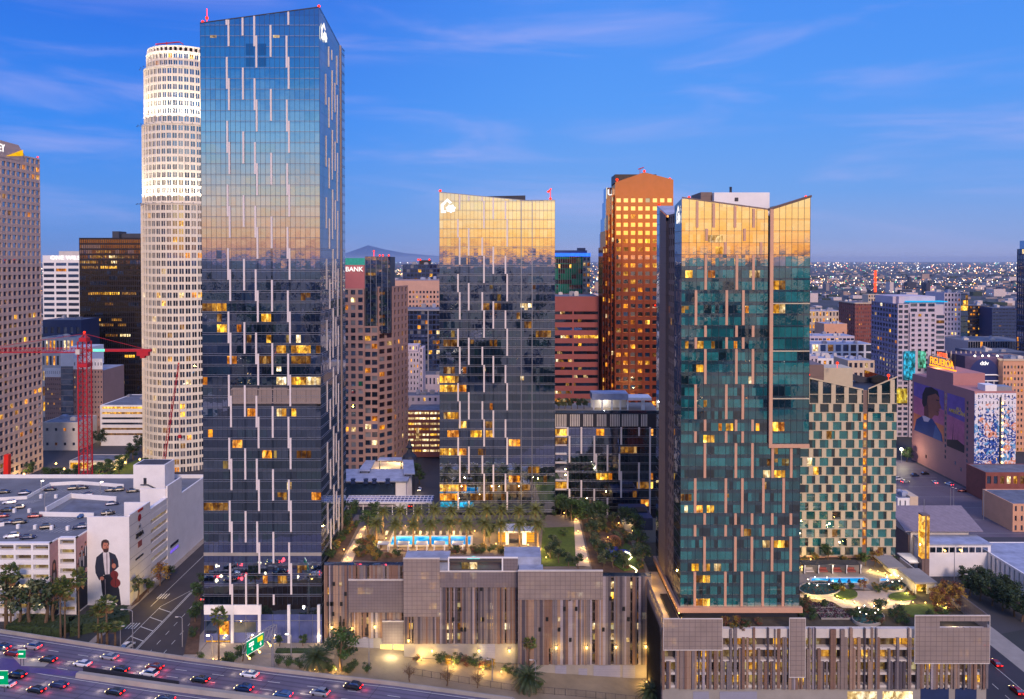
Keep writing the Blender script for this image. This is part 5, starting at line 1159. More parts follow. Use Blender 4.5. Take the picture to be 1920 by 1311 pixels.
def fig_hotel():
    X, Yn, Yf = 242.0, 415.0, 480.0; x1 = WX(1906, Yn); zt = WZ(734, Yn, 1830); L = Yf-Yn; Lf = x1-X
    root = thing('mural_hotel', 'mauve hotel block with giant painted murals and a glowing orange rooftop name', 'hotel', ((X+x1)/2, 447, -6)); rng = random.Random(100)
    fr = Fr(X, Yf, 0, -1)
    b = MB(); b.box(X, x1, Yn+.5, Yf, -6, zt); b.box(X+.2, x1-4, Yf-44, Yf-16, zt, zt+6.5)
    # front wall in real openings
    w = []
    b.build('wall', M['mauve'], root)
    def floral(t, pos, col):
        v = t.add('ShaderNodeTexVoronoi', inp={0: pos, 2: .30}); n = t.add('ShaderNodeTexNoise', inp={0: pos, 2: .12, 3: 3.0}); n2 = t.add('ShaderNodeTexNoise', inp={0: pos, 2: .5, 3: 2.0, 8: 1.5})
        s = t.add('ShaderNodeSeparateXYZ', inp={0: v.outputs['Color']}); z = t.add('ShaderNodeSeparateXYZ', inp={0: pos})
        c = t.mix(t.math('GREATER_THAN', s.outputs[0], .80), lin4((30, 74, 160)), lin4((226, 150, 116)))
        c = t.mix(t.math('GREATER_THAN', s.outputs[1], .74), c, lin4((96, 160, 210)))
        k = t.math('GREATER_THAN', t.math('ADD', n2.outputs[0], t.map(z.outputs[2], 46, 28, -.16, .03)), .50)
        return t.mix(k, col, c)
    b = MB(); ff = Fr(X, Yn, 1, 0)
    grid_wall(b, w, ff, Lf, -6, zt-1, 10, 14, .30, .42, rng, p_lit=.04, rec=.3, foot=5, edge=1.0); b.build('floral_front', mat('floral_mural', (232, 228, 232), .75, var=.03, extra=floral), root); add_windows(root, w)
    b = MB()
    for k in range(12): p = ff.p(Lf*.66, .5, 2+k*3.45); b.blob(p, .45)
    b.build('stair_lamp', M['warm_lamp'], root)
    b = MB(); ff.box(b, Lf*.60, Lf*.63, 0, .5, -4, zt-3); b.build('drain_pipe', M['dmetal'], root)
    b = MB(); b.box(X+6, X+12, Yn+1, Yn+8, zt-.05, zt+3.2); b.build('rooftop_unit', M['white'], root); b = MB(); b.box(X+12.1, x1-1, Yn+2, Yn+9, zt-.05, zt+2.2); b.build('rooftop_unit', M['metal'], root)
    # large painted portrait: a plain profile before a sunset
    def U(px): return Yf-X*F/(px-CX)
    pal = {'sky': (124, 92, 164), 'mid': (196, 108, 138), 'low': (222, 126, 84), 'hair': (40, 26, 34), 'skin': (150, 88, 70), 'sh': (104, 56, 54), 'coat': (44, 60, 120), 'coat2': (70, 96, 150), 'yl': (250, 206, 40), 'ink': (44, 26, 40), 'wt': (206, 190, 206)}
    mm = [mat('mural_paint_'+k, v, .8, var=.16, scale=.25) for k, v in pal.items()]; ix = {k: i for i, k in enumerate(pal)}
    b = MB(); u0, u1 = U(1716), U(1773); z0, z1 = 12.6, 41.5; w_, h_ = u1-u0, z1-z0
    def P(pts, k, d): fr.poly(b, [(u0+x*w_, z0+y*h_) for x, y in pts], d, ix[k])
    P([(0, 0), (1, 0), (1, .32), (0, .36)], 'low', .10); P([(0, .36), (1, .32), (1, .62), (0, .72)], 'mid', .101); P([(0, .72), (1, .62), (1, 1), (0, 1)], 'sky', .102)
    P([(.02, .0), (.98, .0), (.94, .14), (.74, .30), (.6, .40), (.3, .36), (.1, .24)], 'coat', .11)
    P([(.3, .36), (.6, .40), (.5, .28), (.36, .26)], 'wt', .115); P([(.66, .0), (.94, .0), (.9, .14), (.74, .28)], 'coat2', .116)
    P([(.36, .38), (.60, .36), (.70, .46), (.82, .47), (.85, .53), (.82, .56), (.87, .58), (.85, .62), (.93, .65), (.86, .74), (.86, .84), (.74, .95), (.52, .96), (.40, .86), (.36, .6)], 'skin', .12)
    P([(.36, .38), (.52, .37), (.50, .60), (.44, .74), (.36, .70)], 'sh', .124)
    P([(.34, .55), (.44, .60), (.48, .80), (.74, .90), (.86, .84), (.80, .96), (.60, 1.0), (.40, .96), (.30, .80), (.29, .62)], 'hair', .13)
    P([(.76, .76), (.84, .77), (.84, .79), (.75, .785)], 'ink', .131); P([(.77, .545), (.83, .545), (.83, .555), (.77, .555)], 'ink', .132)
    b.build('portrait_mural', mm, root)
    b = MB(); u0, u1 = U(1779), U(1812); z0, z1 = 11.5, 41.0; w_, h_ = u1-u0, z1-z0
    P([(0, 0), (1, 0), (1, .14), (.6, .19), (0, .12)], 'ink', .112); P([(0, 0), (1, 0), (1, .5), (0, .5)], 'mid', .1); P([(0, .5), (1, .5), (1, 1), (0, 1)], 'sky', .101); P([(0, .3), (1, .34), (1, .56), (0, .60)], 'mid', .105)
    for q in ((.3, .1, .38, .5), (.44, .14, .48, .38), (.62, .12, .66, .42)): P([(q[0], q[1]), (q[2]-.02, q[1]), (q[2], q[3])], 'ink', .115)
    b.build('title_mural', mm, root)
    text(root, 'ALL', fr, u0+w_*.52, z0+h_*.735, 2.6, .14, mm[ix['yl']], depth=.03, squash=1.3); text(root, 'AMERICAN', fr, u0+w_*.1, z0+h_*.66, 3.0, .14, mm[ix['yl']], depth=.03, squash=1.05)
    ww = []
    for px in (1776, 1817):
        for k in range(12): u = U(px); ww.append((fr, u-.7, u+.7, 4+k*3.1, 5.7+k*3.1, .03, rng.choice((0, 0, 0, 1, 2))))
    for a, c_ in ((1795, 3), (1806, 1), (1740, -1)): u = U(a); ww.append((fr, u-.7, u+.7, c_, c_+2, .03, 0))
    add_windows(root, ww)
    # neon
    fs = Fr(X+5, Yf, 0, -1); us = Yf-(X+5)*F/(1746-CX)
    n1 = emit('orange_neon', (255, 140, 30), 2.0); n2 = emit('red_neon', (255, 96, 50), 1.6)
    text(root, 'FIGUEROA', fs, us, zt+8.0, 5.4, .2, n1, squash=.98, bold=.01); text(root, 'HOTEL', fs, us+8, zt+13.0, 3.6, .2, n2, squash=.98, bold=0.0)
    b = MB(); fs.box(b, us-1, us+27, -.4, 0, zt+6.4, zt+7.2); b.build('neon_bar', n1, root)
    b = MB()
    for k in range(6): fs.box(b, us+k*5, us+k*5+.2, -.8, -.5, zt+6, zt+16)
    b.build('sign_frame', M['dmetal'], root); p = fs.p(us+13, 3, zt+9); lamp('sign_light', p, 2600, (1, .5, .12), .8, root)
    p = W(1831, 893, Yn-2.5); b = MB(); b.blob(p, .9); b.build('corner_floodlamp', M['white_lamp'], root); lamp('corner_light', (p.x-1, p.y-2.5, p.z), 9000, (1, .86, .6), .6, root)
    b = MB(); b.box(X+.1, X+11, Yn-3.5, Yn+.4, -6, 5.0); b.build('white_base', M['white'], root)
fig_hotel()
x0, x1 = xs(1848, 1960, 396, 920)
block('low_block', 'brown brick hotel podium with a lit doorway at the right edge', 'building', x0, x1, 396, 413, WZ(886, 396), M['brickr'], 9, 2, .6, .5, seed=103, p_lit=.35, units=0)
block('low_block', 'pinkish corner block cut by the right edge, below the hotel podium', 'building', *xs(1899, 1990, 352, 960), 352, 375, WZ(945, 352), M['peachs'], 8, 3, .35, .55, seed=104, p_lit=.0, units=0)
# mid distance roofs between the teal tower and the pale apartments
rows = [('arcaded_block', 'cream arcaded block with glowing window arches over a brick base', 1516, 1579, 583, 900, M['sand'], 10, 9, .5, .6, .55),
        ('blank_block', 'blank peach block below the dark brown tower', 1545, 1588, 607, 770, M['peachs'], 3, 3, .2, .2, .0),
        ('flat_block', 'long low block with a yellow lit clerestory', 1512, 1602, 630, 700, M['lilac'], 12, 9, .8, .3, .5),
        ('framed_apartments', 'white framed apartment row with deep dark bays', 1522, 1636, 645, 640, M['white'], 8, 8, .72, .8, .18),
        ('white_lowrise', 'small white block with five dark windows, nearest the chequered tower roof', 1532, 1592, 672, 590, M['white'], 6, 7, .5, .5, .08),
        ('grey_lowrise', 'grey lilac block at the edge of the teal tower', 1505, 1534, 668, 570, M['lilac'], 4, 8, .4, .4, .03),
        ('beige_apartments', 'beige apartment block in front of the lilac apartment side', 1590, 1640, 676, 540, M['sand'], 5, 8, .55, .5, .06)]
for nm, lb, p0, p1, yt, Y, wm, nc, nr, fw, fh, pl_ in rows:
    a0, a1 = xs(p0, p1, Y, 650); block(nm, lb, 'building', a0, a1, Y, Y+24, WZ(yt, Y), wm, nc, nr, fw, fh, seed=int(p0+yt), p_lit=pl_, units=5, roofm=M['roof_w'])
a0, a1 = xs(1603, 1634, 800, 600)
block('brick_tower', 'dark brown brick tower with pale top windows, left of the pale apartment tower', 'building', a0, a1, 800, 840, WZ(568, 800), M['brickr'], 9, 20, .4, .5, seed=107, p_lit=.06, sides='fl', units=2, blind=.3, dcols=8, trim=M['sand'])
def neon_mast():
    Y = 1100.0; a0, a1 = xs(1628, 1657, Y, 560); root = thing('lit_tower', 'brightly lit old tower topped by a red neon mast', 'building', ((a0+a1)/2, Y+10, -6)); mb = MB(); w = []; z = WZ(552, Y)
    grid_wall(mb, w, Fr(a0, Y, 1, 0), a1-a0, -6, z, 6, 14, .6, .6, random.Random(9), p_lit=.75, rec=.4); mb.box(a0+.5, a1-.5, Y+.6, Y+20, -6, z-.3); mb.build('wall', M['sand'], root); add_windows(root, w)
    b = MB(); c = (a0+a1)/2+1
    for k in range(9):
        zz = z+3+k*3.4; b.box(c-1.6-(k%2)*.5, c+1.6, Y+4, Y+4.8, zz, zz+2.4)
    b.build('neon_mast', emit('red_orange_neon', (255, 70, 30), 2.2), root); b = MB(); b.box(c-.5, c+.5, Y+5, Y+6, z, z+34); b.build('mast_frame', M['dmetal'], root)
neon_mast()
# ---- church hall with lit tower
def church():
    Y = 311.0; x0, x1 = WX(1700, Y, 1000), WX(1836, Y, 1000); ze, zr = WZ(993, Y), 14.0; root = thing('church_hall', 'church hall with a wide grey gable roof and a glowing amber glass tower', 'church', ((x0+x1)/2, Y+12, -6))
    b = MB(); b.box(x0+2.2, x1-3.5, Y+1.2, Y+28, -6, ze-.02); b.poly([(x0+2.2, Y+1.2, ze), (x0+2.2, Y+28, ze), (x0+2.2, Y+14.5, zr-.5)]); b.build('wall', M['offwhite'], root)
    b = MB()
    for (ya, za, yb, zb) in ((Y-1, ze-.3, Y+14.5, zr), (Y+14.5, zr, Y+30, ze-.3)):
        b.hexa([(x0-1, ya, za-.3), (x1+1, ya, za-.3), (x1+1, yb, zb-.3), (x0-1, yb, zb-.3), (x0-1, ya, za), (x1+1, ya, za), (x1+1, yb, zb), (x0-1, yb, zb)])
    b.build('roof', mat('ribbed_roof', (132, 122, 134), .8, var=.12, extra=grid_extra(2.6, 99, .12, .6, horiz=False)), root)
    b = MB(); b.box(x0+1.7, x0+2.15, Y+2, Y+20, -6, ze-3); b.build('gable_panel', M['taupe'], root)
    b = MB(); ax0, ax1 = WX(1742, Y-9), WX(1858, Y-9, 1010); b.box(ax0, ax1, Y-9, Y+1.1, -6, WZ(1022, Y-9)); b.build('annex_wall', M['white'], root)
    b = MB(); b.box(ax0-.3, ax1+.3, Y-9.4, Y+1.1, WZ(1022, Y-9)+.02, WZ(1022, Y-9)+.5); b.build('annex_roof', M['roof_w'], root)
    w = []; fr = Fr(ax0, Y-9, 1, 0); zz = WZ(1036, Y-9)
    for k in range(9): w.append((fr, 1+k*2.5, 3.1+k*2.5, zz, zz+2.0, .04, 1 if k % 3 else 0))
    add_windows(root, w)
    for px, py in ((1772, 1040), (1803, 1047)): p = W(px, 1033, Y-9.6); bb = MB(); bb.blob(p, .35); bb.build('wall_lamp', M['warm_lamp'], root)
    t0, t1 = WX(1729, Y-11, 1010), WX(1743, Y-11, 1010); tz = WZ(968, Y-11)
    b = MB(); b.box(t0, t1, Y-11, Y-8, -6, WZ(1048, Y-11)); b.box(t0+1.1, t0+1.6, Y-11.2, Y-8, -6, tz); b.box(t0, t1, Y-11.1, Y-8, tz, tz+.5); b.build('tower_frame', M['taupe'], root)
    am = lit('amber_glass', (255, 180, 56), 1.0, .4, .8)
    for q0, q1 in ((t0, t0+1.05), (t0+1.65, t1)): b = MB(); b.box(q0, q1, Y-11, Y-8.2, WZ(1048, Y-11)+.01, tz-.01); b.build('lit_tower_glass', am, root)
    b = MB(); b.tube([((t0+t1)/2, Y-9.5, tz+.4), ((t0+t1)/2, Y-9.5, tz+6)], .12, 6); b.build('spire_mast', M['metal'], root)
    p = W(1725, 1019, Y-8); b = MB(); b.blob(p, .6); b.build('floodlamp', M['white_lamp'], root); lamp('church_light', (p.x-.8, p.y-1.2, p.z), 2600, (1, .93, .8), .3, root)
    b = MB(); c0, c1 = xs(1703, 1728, Y-8, 1040); b.box(c0, c1, Y-9, Y+1, -1, -.6); b.build('entrance_canopy', M['offwhite'], root)
church()
def long_white():
    root = thing('ribbed_hall', 'long white ribbed building with dark slit windows at the lower right edge', 'building', (190, 285, -6)); z = 3.6; X = 181.5; mb = MB(); w = []
    grid_wall(mb, w, Fr(X, 312, 0, -1), 72, -6, z, 26, 1, .34, .84, random.Random(5), p_lit=.0, rec=.5, blind=.02); mb.box(X+.6, X+60, 240, 312, -6, z-.4)
    Fr(X+60, 312, -1, 0).box(mb, 0, 60, 0, .3, -6, z)
    mb.build('wall', M['white'], root); add_windows(root, w); b = MB(); b.box(X+.7, X+60, 240.2, 311.8, z-.39, z-.2); b.build('roof', M['roof_w'], root); roof_units(root, X+8, X+40, 255, 305, z-.2, 6, random.Random(6))
long_white()
x0, x1 = xs(1683, 1706, 372, 950); r, _ = block('small_block', 'small white and ochre block beside the open parking lot', 'building', x0, WX(1721, 372, 950), 372, 384, WZ(934, 372), M['white'], 4, 2, .25, .5, seed=110, p_lit=0, units=2)
b = MB(); b.box(WX(1706, 372, 950), WX(1721, 372, 950)+.05, 371.9, 383, -6, WZ(931, 372)); b.build('ochre_wing', M['sand'], r)
# ---- far plain: city blocks and street lights too many to count
def far_city():
    rng = random.Random(123); mb = MB()
    for k in range(5200):
        back = k % 7 == 0
        Y = 640*math.exp(rng.random()*math.log(9000/640)) if not back else -rng.uniform(160, 3500)
        half = abs(Y)*.85+200
        X = rng.uniform(-half, half)
        if back and abs(X) < 60 and Y > -220: continue
        g = 90.0; X = math.floor(X/g)*g+rng.uniform(6, 60); Y = math.floor(Y/g)*g+rng.uniform(6, 50)
        if 500 < Y < 900 and 150 < X < 330: continue
        if 500 < Y < 760 and X < 120: continue
        a, b_ = rng.uniform(10, 44), rng.uniform(10, 44); h = rng.choice((4, 5, 6, 7, 9, 12, 14)) if rng.random() < .95 else rng.uniform(18, 40)
        if back and rng.random() < .25: h = rng.uniform(15, 55)
        z = TZ(X); mb.box(X, X+a, Y, Y+b_, z-1, z+h, rng.choice((0, 0, 1, 1, 2, 3, 4)) if not back else rng.choice((1, 2, 2, 2, 4, 4, 4)))
        if rng.random() < .5: mb.box(X+a*.3, X+a*.5, Y+b_*.3, Y+b_*.6, z+h, z+h+2, 2)
    mb.build('far_city', [mat('far_wall_pale', (206, 190, 186), .9), mat('far_wall_grey', (138, 128, 130), .9), mat('far_wall_dark', (56, 56, 72), .9), mat('far_wall_tan', (164, 140, 128), .9), mat('far_trees', (50, 62, 50), .95, var=.4)], kind='stuff')
    lights = MB()
    for k in range(12000):
        back = k % 10 == 0
        if back: Y = -rng.uniform(120, 3000); X = rng.uniform(-1, 1)*(abs(Y)*.9+150)
        else:
            py = 489+70*rng.random()**1.15; Y = F*118/(py-487); Y = min(Y, 26000)
            X = rng.uniform(-1, 1)*.72*Y
            if k % 5 < 3: X = round(X/260.0)*260.0+rng.uniform(-6, 6)      # lamps along the avenues
            elif k % 5 == 3: Y = round(Y/340.0)*340.0+rng.uniform(-8, 8)
            if math.sin(X*.0011+1.7)+math.sin(Y*.0016+X*.0005)+rng.gauss(0, .7) < -.5: continue
        if 0 < Y < 900 and (X < 200 or X > 420): continue
        s = max(.35, min(9, Y/796*.29))*rng.choice((.5, .6, .7, .8, 1.0, 1.7)); z = TZ(X)+rng.uniform(5, 16)
        i = len(lights.v); lights.v += [(X-s, Y, z), (X, Y-s, z), (X+s, Y, z), (X, Y+s, z), (X, Y, z-s), (X, Y, z+s)]
        m = rng.choice((0, 0, 0, 1, 1, 1, 2, 2, 3, 4, 5)) 
        for f in ((0, 1, 5), (1, 2, 5), (2, 3, 5), (3, 0, 5), (1, 0, 4), (2, 1, 4), (3, 2, 4), (0, 3, 4)): lights.f.append(tuple(i+q for q in f)); lights.m.append(m)
    # bright strips of traffic far off
    lights.build('city_lights', [emit('light_white', (255, 228, 196), 6), emit('light_warm', (255, 200, 132), 6), emit('light_orange', (255, 160, 80), 5), emit('light_cool', (214, 226, 255), 6), emit('light_red', (255, 70, 60), 2.0), emit('light_green', (120, 255, 190), 2.0)], kind='stuff')
far_city()
# ================================================================== plants
ORD = ['first', 'second', 'third', 'fourth', 'fifth', 'sixth', 'seventh', 'eighth', 'ninth', 'tenth', 'eleventh', 'twelfth', 'thirteenth', 'fourteenth', 'fifteenth', 'sixteenth', 'seventeenth', 'eighteenth', 'nineteenth', 'twentieth']
def leaf_quads(mb, c, rad, n, size, rng, mats=(0,)):
    for k in range(n):
        a = rng.uniform(0, 2*math.pi); z = rng.uniform(-1, 1); q = rng.random()**.45; s = math.sqrt(max(0, 1-z*z))
        p = Vector((c[0]+rad[0]*q*s*math.cos(a), c[1]+rad[1]*q*s*math.sin(a), c[2]+rad[2]*q*z))
        t = Vector((rng.gauss(0, 1), rng.gauss(0, 1), rng.gauss(0, .6))).normalized(); u = t.cross(Vector((rng.gauss(0, 1), rng.gauss(0, 1), rng.gauss(0, 1)))).normalized()
        h = size*rng.uniform(.6, 1.25); mb.poly([p-t*h*.5, p+u*h*.32, p+t*h*.5, p-u*h*.32], rng.choice(mats))
PROTO = {}
def proto_tree(key, h, crown_r, leafm, seed, trunk_h=.3, dens=1.0, ratio=1.0, name='tree', bare=False):
    rng = random.Random(seed); root = thing(name, key, 'tree', (0, -400, -200))
    def off(v): return (v[0], v[1]-400, v[2]-200)
    tr = MB(); tr.tube([off((0, 0, 0)), off((.05*h, 0, h*trunk_h)), off((.02*h, .03*h, h*.75))], [h*.035, h*.026, h*.01], 7)
    limbs = []
    for k in range(6 if not bare else 16):
        a = 2*math.pi*k/(6 if not bare else 16)+rng.uniform(-.3, .3); r = crown_r*rng.uniform(.45, .8); z0 = h*rng.uniform(trunk_h*.8, trunk_h+.25); e = Vector((r*math.cos(a), r*math.sin(a), h*rng.uniform(.55, .9))); m_ = Vector((r*.4*math.cos(a), r*.4*math.sin(a), (z0+e.z)/2))
        tr.tube([off((.03*h, 0, z0)), off(m_), off(e)], [h*.014, h*.009, h*.004], 5, cap=False); limbs.append(e)
        if bare:
            for q in range(4): e2 = e+Vector((rng.uniform(-1, 1), rng.uniform(-1, 1), rng.uniform(.2, 1)))*crown_r*.35; tr.tube([off(m_), off(e2)], [h*.006, h*.002], 4, cap=False)
    tr.build('trunk', M['bark'], root)
    cr = MB(); nc = 15
    if not bare:
        for k in range(nc):
            a = rng.uniform(0, 2*math.pi); q = math.sqrt(rng.random())*.78; zc = h*(trunk_h+.12)+ (h*(1-trunk_h-.2))*rng.random(); taper = 1-.45*abs((zc/h-.62)/.38)
            c = (crown_r*q*taper*math.cos(a), crown_r*q*taper*math.sin(a), zc); rr = crown_r*rng.uniform(.28, .46)
            leaf_quads(cr, off(c), (rr, rr, rr*.75*ratio), int(62*dens), h*.062+.12, rng, (k % 2,))
    else: 
        for e in limbs: leaf_quads(cr, off(e), (crown_r*.3,)*3, int(10*dens), .25, rng, (0, 1))
    cr.build('crown', leafm, root)
    PROTO[key] = root; return root
def plant(key, loc, label, sc=1.0, rz=None, group=None, cat=None, rng=random.Random(4242)):
    o = copy_tree(PROTO[key], loc, rng.uniform(0, 6.28) if rz is None else rz, sc, label, group)
    if cat: o['category'] = cat
    return o
proto_tree('round', 9.0, 4.2, [M['leaf_d'], M['hedge']], 1, .22, 1.6)
proto_tree('broad', 8.0, 3.4, [M['leaf'], M['leaf_d']], 2, .28, 1.2)
proto_tree('olive', 5.5, 2.3, [M['leaf_o'], M['leaf_d']], 3, .25, 1.2)
proto_tree('loose', 13.0, 3.8, [M['leaf_o'], M['leaf_d']], 5, .35, .42, 1.0)
proto_tree('red', 5.0, 2.4, [M['leaf_r'], M['leaf_y']], 6, .25, .7)
proto_tree('bare', 5.0, 2.2, [M['leaf_r'], M['dead']], 7, .2, .6, bare=True)
proto_tree('shrub', 2.4, 1.5, [M['leaf'], M['leaf_d']], 8, .1, .8, name='shrub')
proto_tree('dry_shrub', 2.0, 1.5, [M['leaf_r'], M['leaf_o']], 9, .1, .8, name='shrub')
proto_tree('gold_shrub', 2.2, 1.4, [M['leaf_y'], M['leaf_o']], 10, .1, .8, name='shrub')
def proto_date(key, h, fl, nf, seed, leafm, droop=1.0):
    rng = random.Random(seed); root = thing('date_palm', key, 'palm', (0, -400, -200)); o3 = Vector((0, -400, -200))
    tr = MB(); tr.tube([o3, o3+Vector((.05, 0, h*.5)), o3+Vector((0, .05, h*.96)), o3+Vector((0, 0, h*1.04))], [.42, .34, .36, .5], 9); tr.build('trunk', M['bark'], root)
    cr = MB()
    for k in range(nf):
        a = 2*math.pi*k*.381966; el = R(78-100*(k/nf)*droop); L = fl*rng.uniform(.85, 1.1); pts = []; p = Vector((0, 0, h)); d = el
        for q in range(7):
            pts.append(p.copy()); p = p+Vector((math.cos(a)*math.cos(d), math.sin(a)*math.cos(d), math.sin(d)))*(L/6); d -= R(13)*droop
        sidev = Vector((-math.sin(a), math.cos(a), 0))
        for q in range(12):
            t = .12+.88*q/11; i = min(5, int(t*6)); f = t*6-i; b = pts[i].lerp(pts[i+1], f); dr = (pts[i+1]-pts[i]).normalized(); ll = fl*.20*math.sin(math.pi*(.15+.8*t))
            for s in (-1, 1):
                tip = b+sidev*s*ll*.85+dr*ll*.7-Vector((0, 0, ll*.35)); w_ = dr*(.13+.02*fl)
                cr.poly([o3+b-w_*.3, o3+b+w_, o3+tip], k % 2)
        cr.poly([o3+pts[0], o3+pts[2]+Vector((0, 0, .04)), o3+pts[4]], 0)
    cr.build('crown', leafm, root); PROTO[key] = root
proto_date('date', 7.2, 3.7, 36, 21, [M['frond'], M['frond']])
proto_date('canary', 3.2, 4.6, 64, 22, [M['frond_d'], M['leaf_d']], 1.05)
def proto_fan(key, h, r, seed, leafm):
    rng = random.Random(seed); root = thing('fan_palm', key, 'palm', (0, -400, -200)); o3 = Vector((0, -400, -200))
    tr = MB(); tr.tube([o3, o3+Vector((.1, 0, h*.5)), o3+Vector((.05, .1, h*.98))], [.33, .24, .2], 8); tr.build('trunk', M['bark'], root)
    cr = MB()
    for k in range(40):
        a = 2*math.pi*k*.381966+rng.uniform(-.2, .2); el = R(80-128*(k/40)+rng.uniform(-6, 6)); L = r*rng.uniform(.45, .72); d = Vector((math.cos(a)*math.cos(el), math.sin(a)*math.cos(el), math.sin(el))); b = o3+Vector((.05, .1, h))+d*L; s = d.cross(Vector((0, 0, 1))).normalized(); u = s.cross(d).normalized(); fr_ = r*rng.uniform(.42, .58)
        m = 2 if k > 34 else k % 2
        for q in range(9):
            t0 = R(-100+22*q); t1 = t0+R(10); e0 = b+(d*math.cos(t0)+s*math.sin(t0))*fr_-u*.15*fr_; e1 = b+(d*math.cos(t1)+s*math.sin(t1))*fr_*.9-u*.35*fr_; cr.poly([b, e0, e1], m)
    cr.build('crown', leafm+[M['dead']], root); PROTO[key] = root
proto_fan('fan', 11.0, 2.3, 31, [M['frond'], M['leaf']])
def hedge(name, label, pts, z0, z1, w_, seed=1, m='hedge', cat='hedge', size=.45):
    """clipped or loose hedge following pts"""
    rng = random.Random(seed); mb = MB()
    for a, b in zip(pts, pts[1:]):
        a, b = Vector((a[0], a[1], 0)), Vector((b[0], b[1], 0)); d = (b-a).normalized(); s = Vector((-d.y, d.x, 0))*w_*.5
        mb.hexa([a-s+Vector((0, 0, z0)), b-s+Vector((0, 0, z0)), b+s+Vector((0, 0, z0)), a+s+Vector((0, 0, z0)), a-s*.9+Vector((0, 0, z1-.15)), b-s*.9+Vector((0, 0, z1-.15)), b+s*.9+Vector((0, 0, z1-.15)), a+s*.9+Vector((0, 0, z1-.15))])
        n = int((b-a).length*(w_+z1-z0)*5)
        for k in range(n):
            c = a.lerp(b, rng.random())+s*rng.uniform(-1.05, 1.05)+Vector((0, 0, rng.uniform(z0+.2*(z1-z0), z1+.12))); leaf_quads(mb, c, (.15, .15, .15), 1, size, rng, (rng.choice((0, 1)),))
    o = mb.build(name, [M[m], M['leaf_d'] if m == 'hedge' else M['leaf_o']]); return tag(o, label, cat)
# ================================================================== podium one with the palm pool deck
D1 = 23.5
PAL = [mat('slat_%s' % n, c, .55, .1, var=.08, scale=.4, extra=grid_extra(.34, 2.9, .09, .62, True, True)) for n, c in
       (('brown', (146, 114, 100)), ('tan', (178, 148, 130)), ('taupe', (154, 136, 130)), ('grey', (138, 128, 132)), ('lilac', (184, 172, 180)), ('dark', (96, 88, 98)))]
M['screen'] = mat('perforated_screen', (166, 150, 144), .6, .1, var=.10, scale=.25, extra=grid_extra(1.45, 1.25, .12, .55))
M['screen2'] = mat('perforated_screen_dark', (138, 126, 130), .6, .1, var=.10, scale=.25, extra=grid_extra(.9, .9, .09, .6))
for m_, k_ in [(q, .20) for q in PAL]+[(M['screen'], .30), (M['screen2'], .30)]:      # perforated metal lets part of the view through
    t_ = NT.__new__(NT); t_.t = m_.node_tree; t_.n = t_.t.nodes; t_.l = t_.t.links
    out_ = [n for n in t_.n if n.type == 'OUTPUT_MATERIAL'][0]; bs_ = [n for n in t_.n if n.type == 'BSDF_PRINCIPLED'][0]
    mx_ = t_.add('ShaderNodeMixShader', inp={0: k_, 1: bs_.outputs[0], 2: t_.add('ShaderNodeBsdfTransparent').outputs[0]}); t_.l.new(mx_.outputs[0], out_.inputs[0])
M['hollow'] = mat('dark_car_deck', (84, 74, 68), .9)
M['deck'] = mat('deck_paving', (118, 106, 98), .8, var=.15, scale=.4, extra=grid_extra(1.2, 99, .05, .7, horiz=False))
def slats(root, fr, u0, u1, z0, z1, rng, wts=(4, 2, 4, 3, 1.5, 2), gap=.10, dmax=.35, lo=.28, hi=.85):
    mb = MB(); u = u0
    while u < u1-.05:
        w_ = min(rng.uniform(lo, hi), u1-u)
        if rng.random() > gap:
            a = z0 if rng.random() > .06 else z0+(z1-z0)*rng.uniform(.1, .5); m = rng.choices(range(6), wts)[0]; fr.box(mb, u+.015, u+w_-.015, -.18, rng.uniform(0, dmax), a, z1-rng.uniform(0, .02), m)
        u += w_
    mb.build('slat_cladding', PAL, root)
